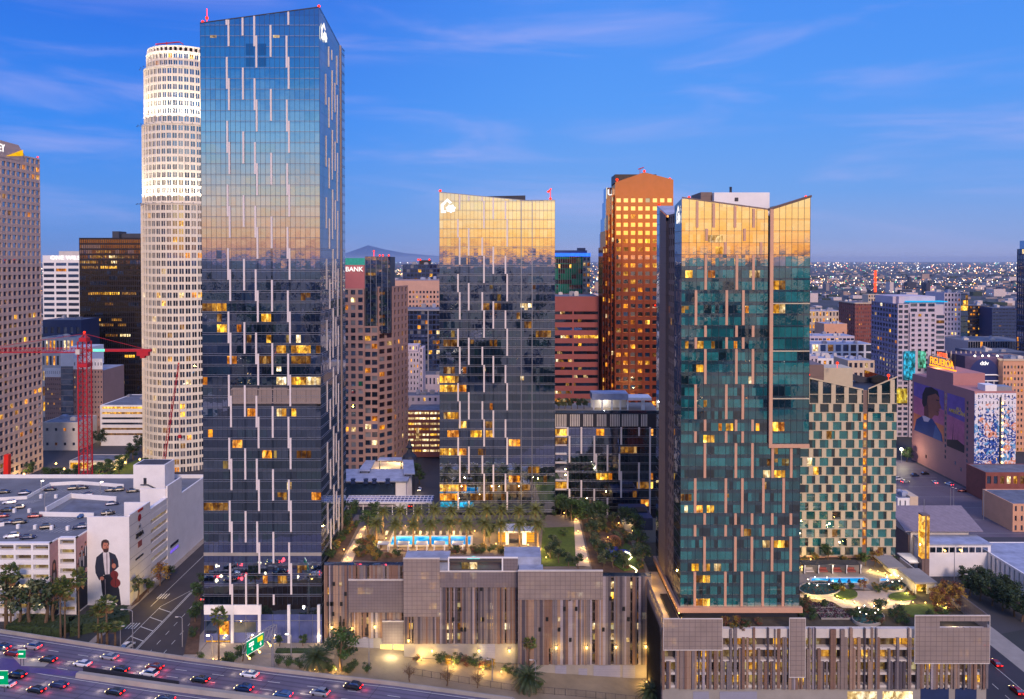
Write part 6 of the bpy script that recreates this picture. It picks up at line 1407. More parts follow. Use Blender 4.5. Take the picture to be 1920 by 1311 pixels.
def podium1():
    root = thing('parking_podium', 'long parking podium clad in brown and grey vertical slats under the palm pool deck', 'podium', (-8, 250, -3)); rng = random.Random(201)
    segs = [(608, 757, 236.0, 1060, 1196), (757, 971, 232.0, 1047, 1207), (971, 1221, 228.0, 1081, 1246)]
    body = MB(); base = MB()
    X0 = WX(608, 236, 1130); X1 = WX(1221, 228, 1150)
    body.box(X0, X1, 238.5, 284, -8, D1-.3); body.build('core', M['hollow'], root)
    wins = []
    for i, (p0, p1, Y, yt, yb) in enumerate(segs):
        a, b = WX(p0, Y, 1150)+(.02 if i else 0), WX(p1, Y, 1150); zt = WZ(yt, Y, (p0+p1)/2); zb = WZ(yb, Y, (p0+p1)/2); fr = Fr(a, Y, 1, 0); L = b-a
        bk = MB(); fr.box(bk, 0, L, -4.5, -1.6, -8, min(zt, D1)-.4); nfl = int((zt-zb)/3.0)
        for k in range(nfl+1): fr.box(bk, .02, L-.02, -1.6, -.2, zb+k*3.0, zb+k*3.0+.45)
        bk.build('car_deck', M['hollow'], root)
        for k in range(nfl):
            for q in range(int(L/2.4)):
                if rng.random() < (.42 if i != 0 else .22): wins.append((fr, q*2.4+.1, q*2.4+2.3, zb+k*3.0+.5, zb+k*3+2.9, -1.55, rng.choice((7, 7, 7, 3, 6, 5))))
        U = lambda px: WX(px, Y, 1150)-a
        Zy = lambda py: WZ(py, Y, (p0+p1)/2)
        if i == 0: slats(root, fr, 0, U(654), zb, zt, rng, (6, 4, 2, 2, 1, 1)); slats(root, fr, U(654), U(757), Zy(1087), zt, rng); slats(root, fr, U(654), U(717), zb, Zy(1147), rng, (5, 4, 2, 2, 1, 1)); slats(root, fr, U(717), U(757), Zy(1165), Zy(1147), rng); scr = [(654, 757, 1147, 1087, 'screen2', .5), (717, 757, 1206, 1165, 'screen2', .3)]
        elif i == 1: slats(root, fr, 0, U(825), zb, Zy(1155), rng); slats(root, fr, U(825), L, zb, Zy(1100), rng, (3, 1, 4, 4, 1, 4), .2); scr = [(757, 825, 1155, 1047, 'screen', .5), (825, 971, 1100, 1071, 'screen2', .5)]
        else: slats(root, fr, 0, U(1130), zb, Zy(1122), rng, (4, 4, 3, 3, 4, 2), .1); slats(root, fr, U(1130), L, zb, zt, rng, (4, 3, 3, 3, 3, 3), .08); scr = [(971, 1130, 1123, 1070, 'screen', .5)]
        for q0, q1, yb_, yt_, mm, d in scr:
            s = MB(); fr.box(s, U(q0)+.03, U(q1)-.03, .1, d+.12, Zy(yb_), Zy(yt_)); s.build('mesh_screen', M[mm], root)
            t = MB(); fr.box(t, U(q0), U(q1), .05, d+.22, Zy(yt_), Zy(yt_)+.3); t.build('screen_coping', M['offwhite'], root)
        fr.box(base, 0, L, -1.5, -.1, -8, zb-.02)
        for k in range(3 if i != 2 else 0):
            pass
        # little plates over the slats, an opening's shade or lamplight put in their colour
        for k in range(10 if i == 0 else 14):
            uu = U(rng.uniform(p0+4, min(p0+42, p1))) if i == 0 else rng.uniform(.1, .9)*L; zz = zb+3*rng.randint(1, max(1, nfl-2))+.8
            if i == 1 and uu < U(825): continue
            o = MB(); fr.box(o, uu, uu+.75, .46, .5, zz, zz+1.2); o.build('opening_panel', M['black'] if rng.random() < .7 else M['l_w'], root)
    base.build('base_wall', M['conc'], root); add_windows(root, wins)
    # deck slab with the raised terraces
    xa_, xb_ = WX(757, 236, 1150), WX(971, 232, 1150); b = MB(); b.box(X0, xa_, 236.3, 284, D1-.28, D1); b.box(xa_, xb_, 232.3, 284, D1-.28, D1); b.box(xb_, X1, 228.3, 284, D1-.28, D1); b.build('deck_slab', M['deck'], root)
    Yb = 232.0
    b = MB(); b.box(WX(757, Yb), WX(841, Yb), Yb+.7, Yb+6.5, D1, WZ(1048, Yb)); b.build('stair_head', M['roof_w'], root)
    Y3 = 228.0; b = MB(); b.box(WX(945, Yb), WX(1015, Yb), Yb+.7, Yb+9, D1, WZ(1046, Yb)-.02); b.box(WX(973, Y3), WX(1019, Y3), Y3+.7, Yb+.65, D1, WZ(1070, Y3)-.02); b.build('roof_block', M['roof_w'], root)
    # framed terrace opening with the lit turquoise wave
    f = Fr(WX(841, Yb), Yb, 1, 0); u1 = WX(942, Yb)-f.x; za, zc = WZ(1071, Yb), WZ(1046, Yb)
    b = MB(); f.box(b, -.2, u1, 0, .5, za-.3, za); f.box(b, -.2, WX(971, Yb)-f.x, 0, .5, zc, zc+.35); f.box(b, -.25, .15, 0, .5, za, zc); f.box(b, u1-.2, u1+.2, 0, .5, za, zc); b.build('terrace_frame', M['white'], root)
    b = MB(); f.box(b, u1+.2, WX(971, Yb)-f.x, .1, .4, za, zc); b.build('mesh_screen', M['screen2'], root)
    b = MB(); f.box(b, 0, u1, -5.5, -5, za-.2, zc-1.2); b.build('terrace_wall', M['taupe'], root)
    b = MB()
    for k in range(22):
        x = .5+(u1-1)*(.12+.62*k/22); f.box(b, x, x+(u1-1)*.62/22, -4.9, -4.5, za+.9+.5*math.exp(-((k-11)/4.0)**2)*2, za+1.5+.55*math.exp(-((k-11)/4.0)**2)*2)
    b.build('lit_wave', emit('turquoise_wave', (60, 230, 220), .9), root)
    # service doors, lit garage mouth and sconces
    def door(px0, px1, py0, py1, Y, m, nm='service_door'):
        x0_, x1_ = WX(px0, Y, py1), WX(px1, Y, py1); b = MB(); b.box(x0_, x1_, Y+.02, Y+.09, WZ(py1, Y, px0), WZ(py0, Y, px0)); b.build(nm, m, root)
    gd = mat('grey_shutter', (150, 150, 168), .5, var=.06, extra=grid_extra(99, .5, .06, .7, True, False)); M['shutter'] = gd
    door(664, 700, 1198, 1222, 236, gd); door(1041, 1062, 1248, 1276, 228, gd); door(1085, 1101, 1254, 1276, 228, gd); door(1113, 1163, 1248, 1277, 228, gd); door(1168, 1191, 1248, 1277, 228, gd); door(899, 928, 1208, 1235, 232, gd)
    for a, e in ((713, 735), (738, 757)): door(a, e, 1209, 1225, 235.8, emit('lit_garage_mouth', (255, 214, 120), 1.5), 'lit_garage_mouth')
    p = W(735, 1222, 232); lamp('garage_mouth_light', (p.x, p.y-1, p.z+1), 1500, (1, .78, .4), .8, root)
    for px, py, Y in ((622, 1178, 235), (660, 1180, 235), (703, 1177, 235), (766, 1203, 231), (810, 1222, 231), (898, 1222, 231), (955, 1222, 231), (1043, 1216, 227), (1100, 1216, 227), (1155, 1215, 227), (1211, 1214, 227)):
        p = W(px, py, Y+.15); b = MB(); b.blob(p, .24); b.box(p.x-.3, p.x+.3, p.y, p.y+.3, p.z+.2, p.z+.35); b.build('wall_lamp', M['warm_lamp'], root); lamp('wall_lamp_light', (p.x, p.y-.7, p.z-.1), 200, (1, .70, .16), .15, root)
    # parapet rails
    b = MB()
    for (q0, q1, Y) in ((608, 757, 236.0), (1130, 1221, 228.0)): b.box(WX(q0, Y, 1060), WX(q1, Y, 1060), Y+.1, Y+.18, D1+.1, D1+1.2)
    b.build('glass_rail', [M['g_blue']], root)
    return root
podium1()
def level_poly(name, pxs, z, m, th=.12, **kw):
    b = MB(); p = [G(x, y, z) for x, y in pxs]
    # winding made counter-clockwise
    ar = sum(p[i].x*p[(i+1) % len(p)].y-p[(i+1) % len(p)].x*p[i].y for i in range(len(p)))
    if ar < 0: p.reverse()
    b.prism([(q.x, q.y) for q in p], z-.05, z+th); return b.build(name, m, **kw)
def ell(cx, cy, rx, ry, n=24): return [(cx+rx*math.cos(2*math.pi*k/n), cy+ry*math.sin(2*math.pi*k/n)) for k in range(n)]
# ---- lawns, beds and paths of the palm deck
level_poly('lawn', [(1012, 1062), (1018, 990), (1078, 988), (1098, 1062)], D1, M['grass'], .1, kind='structure')
level_poly('path', [(1080, 1062), (1076, 972), (1084, 970), (1106, 1062)], D1, M['sand'], .15, kind='structure')
level_poly('path', [(640, 1056), (676, 992), (686, 990), (660, 1056)], D1, M['sand'], .15, kind='structure')
level_poly('planting_bed', [(612, 1058), (652, 985), (672, 985), (636, 1058)], D1, M['brown'], .11, kind='structure')
level_poly('planting_bed', [(664, 1050), (684, 1012), (720, 1012), (714, 1036), (756, 1040), (754, 1056)], D1, M['brown'], .12, kind='structure')
level_poly('planting_bed', [(1112, 1076), (1090, 975), (1160, 970), (1212, 1076)], D1, M['brown'], .13, kind='structure')
level_poly('green_mound', [(1150, 1060), (1172, 1020), (1182, 1026), (1190, 1046), (1206, 1066), (1170, 1072)], D1, M['grass'], .5, kind='structure')
def pool(nm, label, pxs, z, wall_h=.5, k=1.0):
    root = thing(nm, label, 'swimming pool', tuple(G(pxs[0][0], pxs[0][1], z)))
    p = [G(x, y, z) for x, y in pxs]; ar = sum(p[i].x*p[(i+1) % len(p)].y-p[(i+1) % len(p)].x*p[i].y for i in range(len(p)))
    if ar < 0: p.reverse()
    cx_ = sum(q.x for q in p)/len(p); cy_ = sum(q.y for q in p)/len(p)
    b = MB(); out = [(cx_+(q.x-cx_)*1.02+(.4 if q.x > cx_ else -.4), cy_+(q.y-cy_)*1.02+(.4 if q.y > cy_ else -.4)) for q in p]; n = len(p)
    for i in range(n):
        j = (i+1) % n; b.poly([(p[i].x, p[i].y, z+wall_h), (out[i][0], out[i][1], z+wall_h), (out[j][0], out[j][1], z+wall_h), (p[j].x, p[j].y, z+wall_h)]); b.poly([(out[i][0], out[i][1], z-.05), (out[j][0], out[j][1], z-.05), (out[j][0], out[j][1], z+wall_h), (out[i][0], out[i][1], z+wall_h)]); b.poly([(p[j].x, p[j].y, z+.03), (p[i].x, p[i].y, z+.03), (p[i].x, p[i].y, z+wall_h), (p[j].x, p[j].y, z+wall_h)])
    b.build('rim', M['offwhite'], root)
    b = MB(); b.poly([(q.x, q.y, z+.24) for q in p]); 
    m = bpy.data.materials.get('pool_water')
    if m is None:
        m = bpy.data.materials.new('pool_water'); m.use_nodes = True; t = NT(m.node_tree); pos = t.add('ShaderNodeNewGeometry').outputs['Position']
        n1 = t.add('ShaderNodeTexNoise', inp={0: pos, 2: .22, 3: 2.0}); n2 = t.add('ShaderNodeTexNoise', inp={0: pos, 2: 2.2, 3: 2.0})
        e = t.add('ShaderNodeEmission', inp={0: t.mix(t.map(n1.outputs[0], .46, .72), lin4((6, 150, 226)), lin4((120, 232, 255))), 1: t.map(n1.outputs[0], .3, .75, .75, 1.5)})  # glow of underwater lamps put into the water's own emission
        bp = t.add('ShaderNodeBump', inp={'Strength': .15, 'Height': n2.outputs[0]}); g = t.add('ShaderNodeBsdfGlossy', inp={0: (.9, .95, 1, 1), 1: .02, 'Normal': bp.outputs[0]})
        mx = t.add('ShaderNodeMixShader', inp={0: .12, 1: e.outputs[0], 2: g.outputs[0]}); t.add('ShaderNodeOutputMaterial', inp={0: mx.outputs[0]})
    b.build('emissive_water', m, root)
    return root
pool('swimming_pool', 'long turquoise lit swimming pool between two rows of date palms', [(732, 1024), (737, 1007.5), (883, 1007.5), (882, 1024)], D1)
ra = random.Random(300)
for i, px in enumerate((706, 741, 775, 807, 843, 875, 908, 939, 974, 1008)):
    p = G(px, 1027, D1); plant('date', (p.x, p.y, D1), 'date palm in the front row beside the pool deck, %s from the left' % ORD[i], ra.uniform(.98, 1.1), group='date palms on the pool deck')
    lamp('palm_uplight', (p.x+.5, p.y-2.3, D1+3.2), 650, (1, .62, .2), .15)
for i, px in enumerate((718, 750, 783, 814, 847, 882, 913, 941, 972, 1004)):
    p = G(px, 1001, D1); plant('date', (p.x, p.y, D1), 'date palm in the rear row behind the pool, %s from the left' % ORD[i], ra.uniform(1.0, 1.12), group='date palms on the pool deck')
    if i % 2 == 0: lamp('palm_uplight', (p.x+.5, p.y-2.3, D1+3.4), 850, (1, .62, .2), .15)
def cabana():
    root = thing('cabana', 'x', 'cabana', (0, -300, -200)); b = MB(); b.box(-1.7, 1.7, -301.4, -298.6, -197.45, -197.2); b.build('canopy_roof', M['roof_w'], root)
    for sx_ in (-1.6, 1.6):
        for sy in (-301.3, -298.7): b = MB(); b.box(sx_-.08, sx_+.08, sy-.08, sy+.08, -200, -197.45); b.build('post', M['white'], root)
    b = MB(); b.box(-1.4, 1.4, -300.2, -299.0, -200, -199.5); b.build('daybed', M['taupe'], root); return root
cb = cabana()
for i, px in enumerate((719, 756, 791, 824, 858)):
    p = G(px, 1034, D1); copy_tree(cb, (p.x, p.y, D1), 0, 1.0, 'flat roofed cabana in front of the palm pool, %s from the left' % ORD[i], 'cabanas by the palm pool')
def lounger():
    root = thing('sun_lounger', 'x', 'sun lounger', (0, -300, -200)); b = MB(); b.box(-.35, .35, -300.9, -299.6, -199.7, -199.55); b.box(-.33, -.27, -300.8, -300.7, -200, -199.7); b.box(.27, .33, -300.8, -300.7, -200, -199.7); b.build('seat', M['offwhite'], root)
    b = MB(); b.hexa([(-.35, -299.6, -199.7), (.35, -299.6, -199.7), (.35, -299.0, -199.1), (-.35, -299.0, -199.1), (-.35, -299.65, -199.55), (.35, -299.65, -199.55), (.35, -299.1, -199.0), (-.35, -299.1, -199.0)]); b.build('backrest', M['offwhite'], root); return root
lg = lounger()
for i in range(13): p = G(725+12.6*i, 1003.5, D1); copy_tree(lg, (p.x, p.y, D1), ra.uniform(-.1, .1), 1.1, 'pale sun lounger on the far edge of the palm pool', 'sun loungers behind the palm pool')
def bar_pavilion():
    p0, p1 = G(933, 1021, D1), G(1003, 1021, D1); Y = p0.y; root = thing('bar_pavilion', 'white framed open bar pavilion right of the palm pool', 'pavilion', ((p0.x+p1.x)/2, Y+3, D1)); zt = WZ(999, Y); U = lambda px: WX(px, Y, 1010)
    b = MB(); b.box(U(948), U(987), Y-.3, Y+7, zt, zt+.6); b.box(U(935), U(947.8), Y+1, Y+6, zt-.2, zt+.1); b.box(U(987.2), U(1002), Y+1, Y+6, zt-.2, zt+.1); b.build('roof', M['white'], root)
    for a, e in ((948, 954), (979, 987)): b = MB(); b.box(U(a), U(e), Y-.2, Y+.8, D1, zt); b.build('pillar', M['white'], root)
    b = MB(); b.box(U(955), U(978), Y+5, Y+5.4, D1, zt); b.build('bar_wall', M['taupe'], root); b = MB(); b.box(U(955), U(978), Y+1.5, Y+2.2, D1, D1+1.1); b.build('bar_counter', M['dmetal'], root)
    for px in (941, 995):
        for k in range(4): b = MB(); q = U(px); b.box(q-1.2, q+1.2, Y+1, Y+2.6, D1+.4+k*.85, D1+.6+k*.85); b.build('amber_shelf', emit('amber_shelf_glow', (255, 170, 50), .8), root)
    lamp('bar_light', (U(966), Y+3, zt-.6), 350, (1, .75, .4), .3, root); lamp('bar_light', (U(941), Y-1, D1+2), 160, (1, .65, .2), .2, root); lamp('bar_light', (U(995), Y-1, D1+2), 160, (1, .65, .2), .2, root)
bar_pavilion()
def play():
    p = G(1151, 1030, D1); root = thing('climbing_dome', 'round orange climbing dome on blue discs in the play garden', 'playground', (p.x, p.y, D1)); t = MB()
    for k in range(10):
        a = math.pi*k/10; t.tube([(p.x+2.3*math.cos(a)*math.cos(q), p.y+2.3*math.sin(a)*math.cos(q), D1+2.2+2.2*math.sin(q)) for q in [R(-70+16*j) for j in range(21) if -70+16*j <= 250]], .07, 5, cap=False)
    t.build('dome_frame', mat('orange_frame', (128, 78, 46), .5), root)
    for px, py, r in ((1145, 1032, 3.0), (1168, 1038, 2.2), (1148, 1047, 2.2)): q = G(px, py, D1); b = MB(); b.lathe([(r, .14), (r, .55)], (q.x, q.y), 20, 0, D1); b.build('blue_disc', mat('blue_rubber', (30, 66, 170), .6), root)
play()
for i, pts in enumerate(([(1172, 1036), (1180, 1039), (1185, 1046), (1178, 1052)], [(1180, 1062), (1188, 1066), (1194, 1071), (1192, 1076)])):
    t = MB(); t.tube([G(x, y, D1+.5)+Vector((0, 0, .25)) for x, y in pts], .22, 6); o = t.build('light_ribbon', emit('ribbon_glow', (255, 238, 190), 2.2)); tag(o, ('upper', 'lower')[i]+' glowing white ribbon edging the play mound', 'light'); q = G(pts[1][0], pts[1][1], D1+2); lamp('ribbon_light', q, 160, (1, .85, .5), .3)
def dark_box():
    Y = 268.0; x0, x1 = WX(1170, Y, 975), WX(1224, Y, 975); root = thing('service_block', 'small dark blue service block with a skylight beside the play garden', 'building', ((x0+x1)/2, Y+6, D1)); zt = WZ(972, Y)
    b = MB(); b.box(x0, x1, Y, Y+16, D1-.1, zt); b.build('wall', M['dblue'], root); b = MB(); b.box(x0-.05, x0+4.6, Y-.06, Y, D1, zt-.1); b.build('pale_panel', M['metal'], root); b = MB(); b.box(x0+4, x0+9, Y+6, Y+11, zt, zt+.4); b.build('skylight', M['black'], root)
dark_box()
SH = [(620, 1048, 'shrub'), (630, 1030, 'gold_shrub'), (640, 1010, 'shrub'), (656, 1000, 'gold_shrub'), (668, 990, 'shrub'), (625, 1040, 'dry_shrub'), (648, 992, 'broad'), (676, 1040, 'shrub'), (690, 1030, 'dry_shrub'), (700, 1040, 'gold_shrub'), (712, 1046, 'shrub'), (730, 1046, 'dry_shrub'), (745, 1044, 'shrub'), (684, 1022, 'shrub'), (698, 1018, 'gold_shrub'), (690, 1000, 'broad'), (660, 975, 'broad'), (640, 985, 'shrub'),
      (850, 1040, 'dry_shrub'), (870, 1040, 'dry_shrub'), (890, 1038, 'dry_shrub'), (905, 1036, 'gold_shrub'), (925, 1032, 'shrub'), (918, 1018, 'olive'), (940, 1035, 'gold_shrub'),
      (1032, 1048, 'olive'), (1048, 1056, 'olive'), (1066, 1062, 'olive'), (1040, 1036, 'olive'), (1084, 1066, 'olive'), (1056, 1006, 'shrub'), (1100, 990, 'broad'), (1115, 985, 'broad'), (1130, 980, 'broad'), (1150, 985, 'olive'), (1108, 1010, 'olive'), (1116, 1030, 'olive'), (1122, 1050, 'olive'), (1132, 1064, 'olive'), (1150, 1066, 'olive'), (1168, 1068, 'olive'), (1140, 1000, 'gold_shrub'), (1176, 990, 'broad'), (1190, 1010, 'broad'), (1196, 1040, 'broad'), (1206, 1062, 'olive'),
      (1060, 972, 'broad'), (1040, 968, 'shrub'), (1098, 965, 'broad'), (1128, 962, 'olive'), (1020, 975, 'shrub'), (700, 976, 'broad'), (742, 982, 'shrub'), (780, 984, 'gold_shrub'), (820, 984, 'shrub'), (860, 984, 'gold_shrub'), (900, 984, 'shrub')]
_r = random.Random(909)
for q0, q1, ya, yb, n, ks in ((615, 660, 988, 1056, 16, ('shrub', 'gold_shrub', 'dry_shrub', 'shrub')), (668, 715, 1010, 1050, 14, ('shrub', 'dry_shrub', 'gold_shrub')), (692, 1010, 982, 990, 20, ('shrub', 'gold_shrub', 'shrub')), (845, 945, 1034, 1040, 10, ('dry_shrub', 'gold_shrub', 'shrub')), (1112, 1205, 985, 1068, 22, ('shrub', 'olive', 'gold_shrub', 'shrub', 'dry_shrub')), (1030, 1090, 966, 978, 8, ('shrub', 'broad'))):
    for k_ in range(n):
        x_ = _r.uniform(q0, q1)
        if q0 == 615: x_ = 615+(_r.uniform(ya, yb)-1056)*-.6+_r.uniform(-4, 12); y_ = 1056-(x_-615)/.62+_r.uniform(-8, 8); y_ = min(1056, max(986, y_))
        else: y_ = _r.uniform(ya, yb)
        SH.append((round(x_), round(y_), _r.choice(ks)))
NM = {'shrub': 'green shrub', 'gold_shrub': 'golden lit shrub', 'dry_shrub': 'reddish dry shrub', 'olive': 'grey green olive tree', 'broad': 'leafy green tree'}
cnt = {}
def spot(px):
    for a, t in ((662, 'left of the lit garden path'), (760, 'between the lit path and the palm pool'), (912, 'along the front of the palm pool'), (1000, 'around the bar pavilion'), (1075, 'on the lawn of the pool deck'), (1112, 'beside the straight lit path'), (1999, 'around the play garden')):
        if px < a: return t
for px, py, k in SH:
    p = G(px, py, D1); SHL = NM[k]+' '+spot(px)
    plant(k, (p.x, p.y, D1), SHL, ra.uniform(.8, 1.25), group='%ss %s' % (NM[k], spot(px)), cat='tree' if k in ('olive', 'broad') else 'shrub')
def lampost(loc, label, h=1.0, watts=70, c=(1, .62, .2), group=None, mt=None):
    root = thing('path_light', label, 'lamp', loc, group); b = MB(); x, y, z = loc; b.tube([(x, y, z), (x, y, z+h)], .06, 6); b.build('post', M['dmetal'], root); b = MB(); b.blob((x, y, z+h), .16); b.build('lamp_head', mt or M['warm_lamp'], root)
    if watts: lamp('path_glow', (x, y, z+h+.25), watts*2.3, c, .15, root)
k = 0
for px, py in ((652, 1050), (664, 1028), (676, 1006), (684, 992), (633, 1010), (645, 1035), (724, 1014), (1084, 1000), (1094, 1030), (1101, 1052), (1080, 978), (1010, 1030), (1024, 1050), (990, 1026), (930, 1024), (1110, 970), (1058, 966), (890, 1000), (760, 990), (850, 990), (1186, 1000), (1160, 985), (1140, 1012)):
    p = G(px, py, D1); lampost((p.x, p.y, D1), 'small amber garden light, '+('left path' if px < 700 else 'pool side' if px < 1000 else 'right path' if px < 1105 else 'play garden')+', %s along it' % ORD[k % 20], .8, 110, group='garden lights on the pool deck'); k += 1

# ================================================================== podium two with the garden roof
def podium2():
    Y = 205.0; X0 = WX(1241, Y, 1230); X1 = WX(1851, Y, 1180); root = thing('parking_podium', 'nearer parking podium of slats and mesh screens carrying the round garden beds and teal tower', 'podium', ((X0+X1)/2, 235, -6)); rng = random.Random(207); fr = Fr(X0, Y, 1, 0); L = X1-X0; U = lambda px: WX(px, Y, 1220)-X0; Zy = lambda py: WZ(py, Y, 1500)
    b = MB(); b.box(X0, X1, Y+3, 268, -8, DECK2-.3); b.build('core', M['hollow'], root)
    zb = Zy(1288); fls = [Zy(1288), Zy(1264), Zy(1240), Zy(1217), Zy(1195)]
    b = MB(); fr.box(b, 0, L, -3, -1.8, -8, fls[-1])
    b.build('car_deck', M['hollow'], root)
    b = MB(); w = []
    for k, z in enumerate(fls): fr.box(b, 0, L, -1.79, -.1, z-.25, z+.35)
    fr.box(b, 0, L, -1.5, -.12, fls[-1], DECK2+.6); b.build('floor_slabs', M['offwhite'], root)
    for k in range(4):
        for q in range(int(L/2.1)):
            if rng.random() < .74: w.append((fr, q*2.1+.1, q*2.1+2.0, fls[k]+.4, fls[k+1]-.3, -1.75, rng.choice((7, 7, 7, 3, 6))))
    add_windows(root, w)
    # slats: tall flat boards of mixed tones standing clear of the decks, posts poking above
    s = MB(); u = 0
    while u < L:
        w_ = rng.uniform(.28, .8)
        if rng.random() < .80:
            m = rng.choices(range(6), (5, 3, 5, 5, 2, 2))[0]; top = fls[-1]+rng.choice((0, 0, -2.9, 2.2, 2.6)) if rng.random() < .8 else fls[2]; fr.box(s, u, u+w_, -.1, rng.uniform(.1, .75), zb-.4, top, m)
        u += w_+rng.choice((0, 0, .05, .5))
    s.build('slat_cladding', PAL, root)
    b = MB(); fr.box(b, 0, L, -1.7, -.1, -8, zb-.3); b.build('base_wall', M['conc'], root)
    for q0, q1, ya, yb_, mm, opn in ((1243, 1352, 1215, 1158, 'screen', None), (1478, 1507, 1266, 1157, 'screen', None), (1712, 1851, 1240, 1152, 'screen', (1758, 1851, 1174, 1162))):
        t = MB(); a, e, z0, z1 = U(q0), U(q1), Zy(ya), Zy(yb_)
        if opn: oa, oz0, oz1 = U(opn[0]), Zy(opn[2]), Zy(opn[3]); fr.box(t, a, oa, .8, .95, z0, z1); fr.box(t, oa, e, .8, .95, z0, oz0); fr.box(t, oa, e, .8, .95, oz1, z1)
        else: fr.box(t, a, e, .8, .95, z0, z1)
        t.build('mesh_screen', M[mm], root); t = MB()
        for (A, B, C, D_) in ((a-.1, e+.1, z1, z1+.2), (a-.1, e+.1, z0-.2, z0), (a-.12, a, z0, z1), (e, e+.12, z0, z1)): fr.box(t, A, B, .78, 1.0, C, D_)
        t.build('screen_frame', M['offwhite'], root)
    for px, py in ((1262, 1172), (1282, 1178), (1324, 1178), (1788, 1166), (1786, 1172), (1300, 1200)): p = W(px, py, Y+2); lamp('deck_light', p, 90, (1, .72, .34), .15, root)
    for q0, q1, m, nm in ((1590, 1645, 'l_w', 'lit_garage_mouth'), (1656, 1712, 'l_w', 'lit_garage_mouth'), (1727, 1780, 'dblue', 'garage_door'), (1792, 1832, 'dblue', 'garage_door'), (1300, 1330, 'shutter', 'garage_door'), (1350, 1420, 'shutter', 'garage_door')):
        t = MB(); fr.box(t, U(q0), U(q1), -.1, 0, -6, Zy(1290 if m == 'dblue' else 1297)); t.build(nm, M[m], root)
    # left flank, deck, rails
    t = MB(); fl = Fr(X0, Y+40, 0, -1)
    fl.box(t, 0, 40, -.3, 0, -8, DECK2+4.5); t.build('left_flank', M['screen2'], root)
    t = MB(); t.box(X0+.3, X1, Y+.2, 270, DECK2-.28, DECK2); t.build('deck_slab', mat('planted_deck', (74, 66, 52), .95, var=.35, scale=.5, bump=.3), root)
    t = MB(); f2 = Fr(X1, Y, 0, 1); f2.box(t, 0, 12.5, -.15, .05, DECK2, Zy(1152)); f2.box(t, 12.6, 60, -.15, 0, DECK2, DECK2+1.1); t.build('right_parapet', M['screen2'], root)
podium2()
level_poly('pool_terrace', [(1496, 1108), (1500, 1050), (1690, 1050), (1696, 1112), (1600, 1104)], DECK2, M['walk'], .03, kind='structure')
level_poly('path', [(1500, 1096), (1500, 1120), (1560, 1128), (1580, 1140), (1700, 1142), (1712, 1120), (1680, 1108), (1600, 1108), (1560, 1098)], DECK2, mat('pale_terrazzo', (196, 178, 160), .7, var=.12, scale=.3), .04, kind='structure')
level_poly('lawn', ell(1726, 1147, 52, 11), DECK2, M['grass'], .5, kind='structure')
level_poly('lawn', ell(1586, 1116, 22, 9), DECK2, M['grass'], .45, kind='structure')
level_poly('lawn', ell(1692, 1120, 26, 7), DECK2, M['grass'], .46, kind='structure')
pool('swimming_pool', 'rounded turquoise lit pool in front of the chequered tower', [(1520, 1090), (1524, 1086), (1618, 1085.5), (1626, 1090), (1622, 1095.5), (1528, 1097)], DECK2)
pool('plunge_pool', 'small pale lit plunge pool right of the rounded pool', [(1650, 1092), (1652, 1087), (1666, 1087), (1668, 1092)], DECK2)
def bed(px, py, rx, ry, label, seed):
    rng = random.Random(seed); pts = [G(x, y, DECK2) for x, y in ell(px, py, rx, ry, 32)]; c = G(px, py, DECK2); root = thing('round_planter', label, 'planter', tuple(c)); b = MB()
    n = len(pts)
    for i in range(n):
        a, e = pts[i], pts[(i+1) % n]; ai, ei = c+(a-c)*.95, c+(e-c)*.95; z = DECK2
        b.poly([(a.x, a.y, z), (a.x, a.y, z+.8), (e.x, e.y, z+.8), (e.x, e.y, z)]); b.poly([(a.x, a.y, z+.8), (ai.x, ai.y, z+.8), (ei.x, ei.y, z+.8), (e.x, e.y, z+.8)]); b.poly([(ai.x, ai.y, z+.8), (ai.x, ai.y, z+.3), (ei.x, ei.y, z+.3), (ei.x, ei.y, z+.8)])
    b.build('planter_rim', M['conc'], root)
    b = MB(); b.poly([(c.x+(p.x-c.x)*.96, c.y+(p.y-c.y)*.96, DECK2+.45) for p in reversed(pts)]); b.build('soil', mat('teal_groundcover', (30, 72, 74), .9, var=.4, scale=.8), root)
    b = MB()
    for k in range(220): 
        a = rng.uniform(0, 6.28); q = math.sqrt(rng.random())*.92; e = pts[int(a/6.2832*n) % n]; x = c+(e-c)*q; leaf_quads(b, (x.x, x.y, DECK2+.7), (.2, .2, .25), 1, .5, rng, (rng.choice((0, 0, 1)),))
    b.build('planting', [M['leaf_d'], M['leaf_r']], root)
    for k in range(7):
        a = 6.28*k/7; x = c+(pts[int(n*k/7)]-c)*.6; b = MB(); b.tube([(x.x, x.y, DECK2+.4), (x.x, x.y, DECK2+2.6)], .035, 5); b.build('lamp_stem', M['dmetal'], root); b = MB(); b.blob((x.x, x.y, DECK2+2.7), .13); b.build('stem_lamp', M['white_lamp'], root)
    lamp('planter_glow', (c.x, c.y, DECK2+3), 90, (1, .86, .66), .3, root)
bed(1537, 1107, 40, 14, 'large oval planter with slim stem lamps left of the pale path', 1); bed(1628, 1162, 31, 14, 'round planter with slim stem lamps nearest the slat wall', 2); bed(1676, 1102, 24, 11, 'oval planter with slim stem lamps right of the rounded pool', 3)
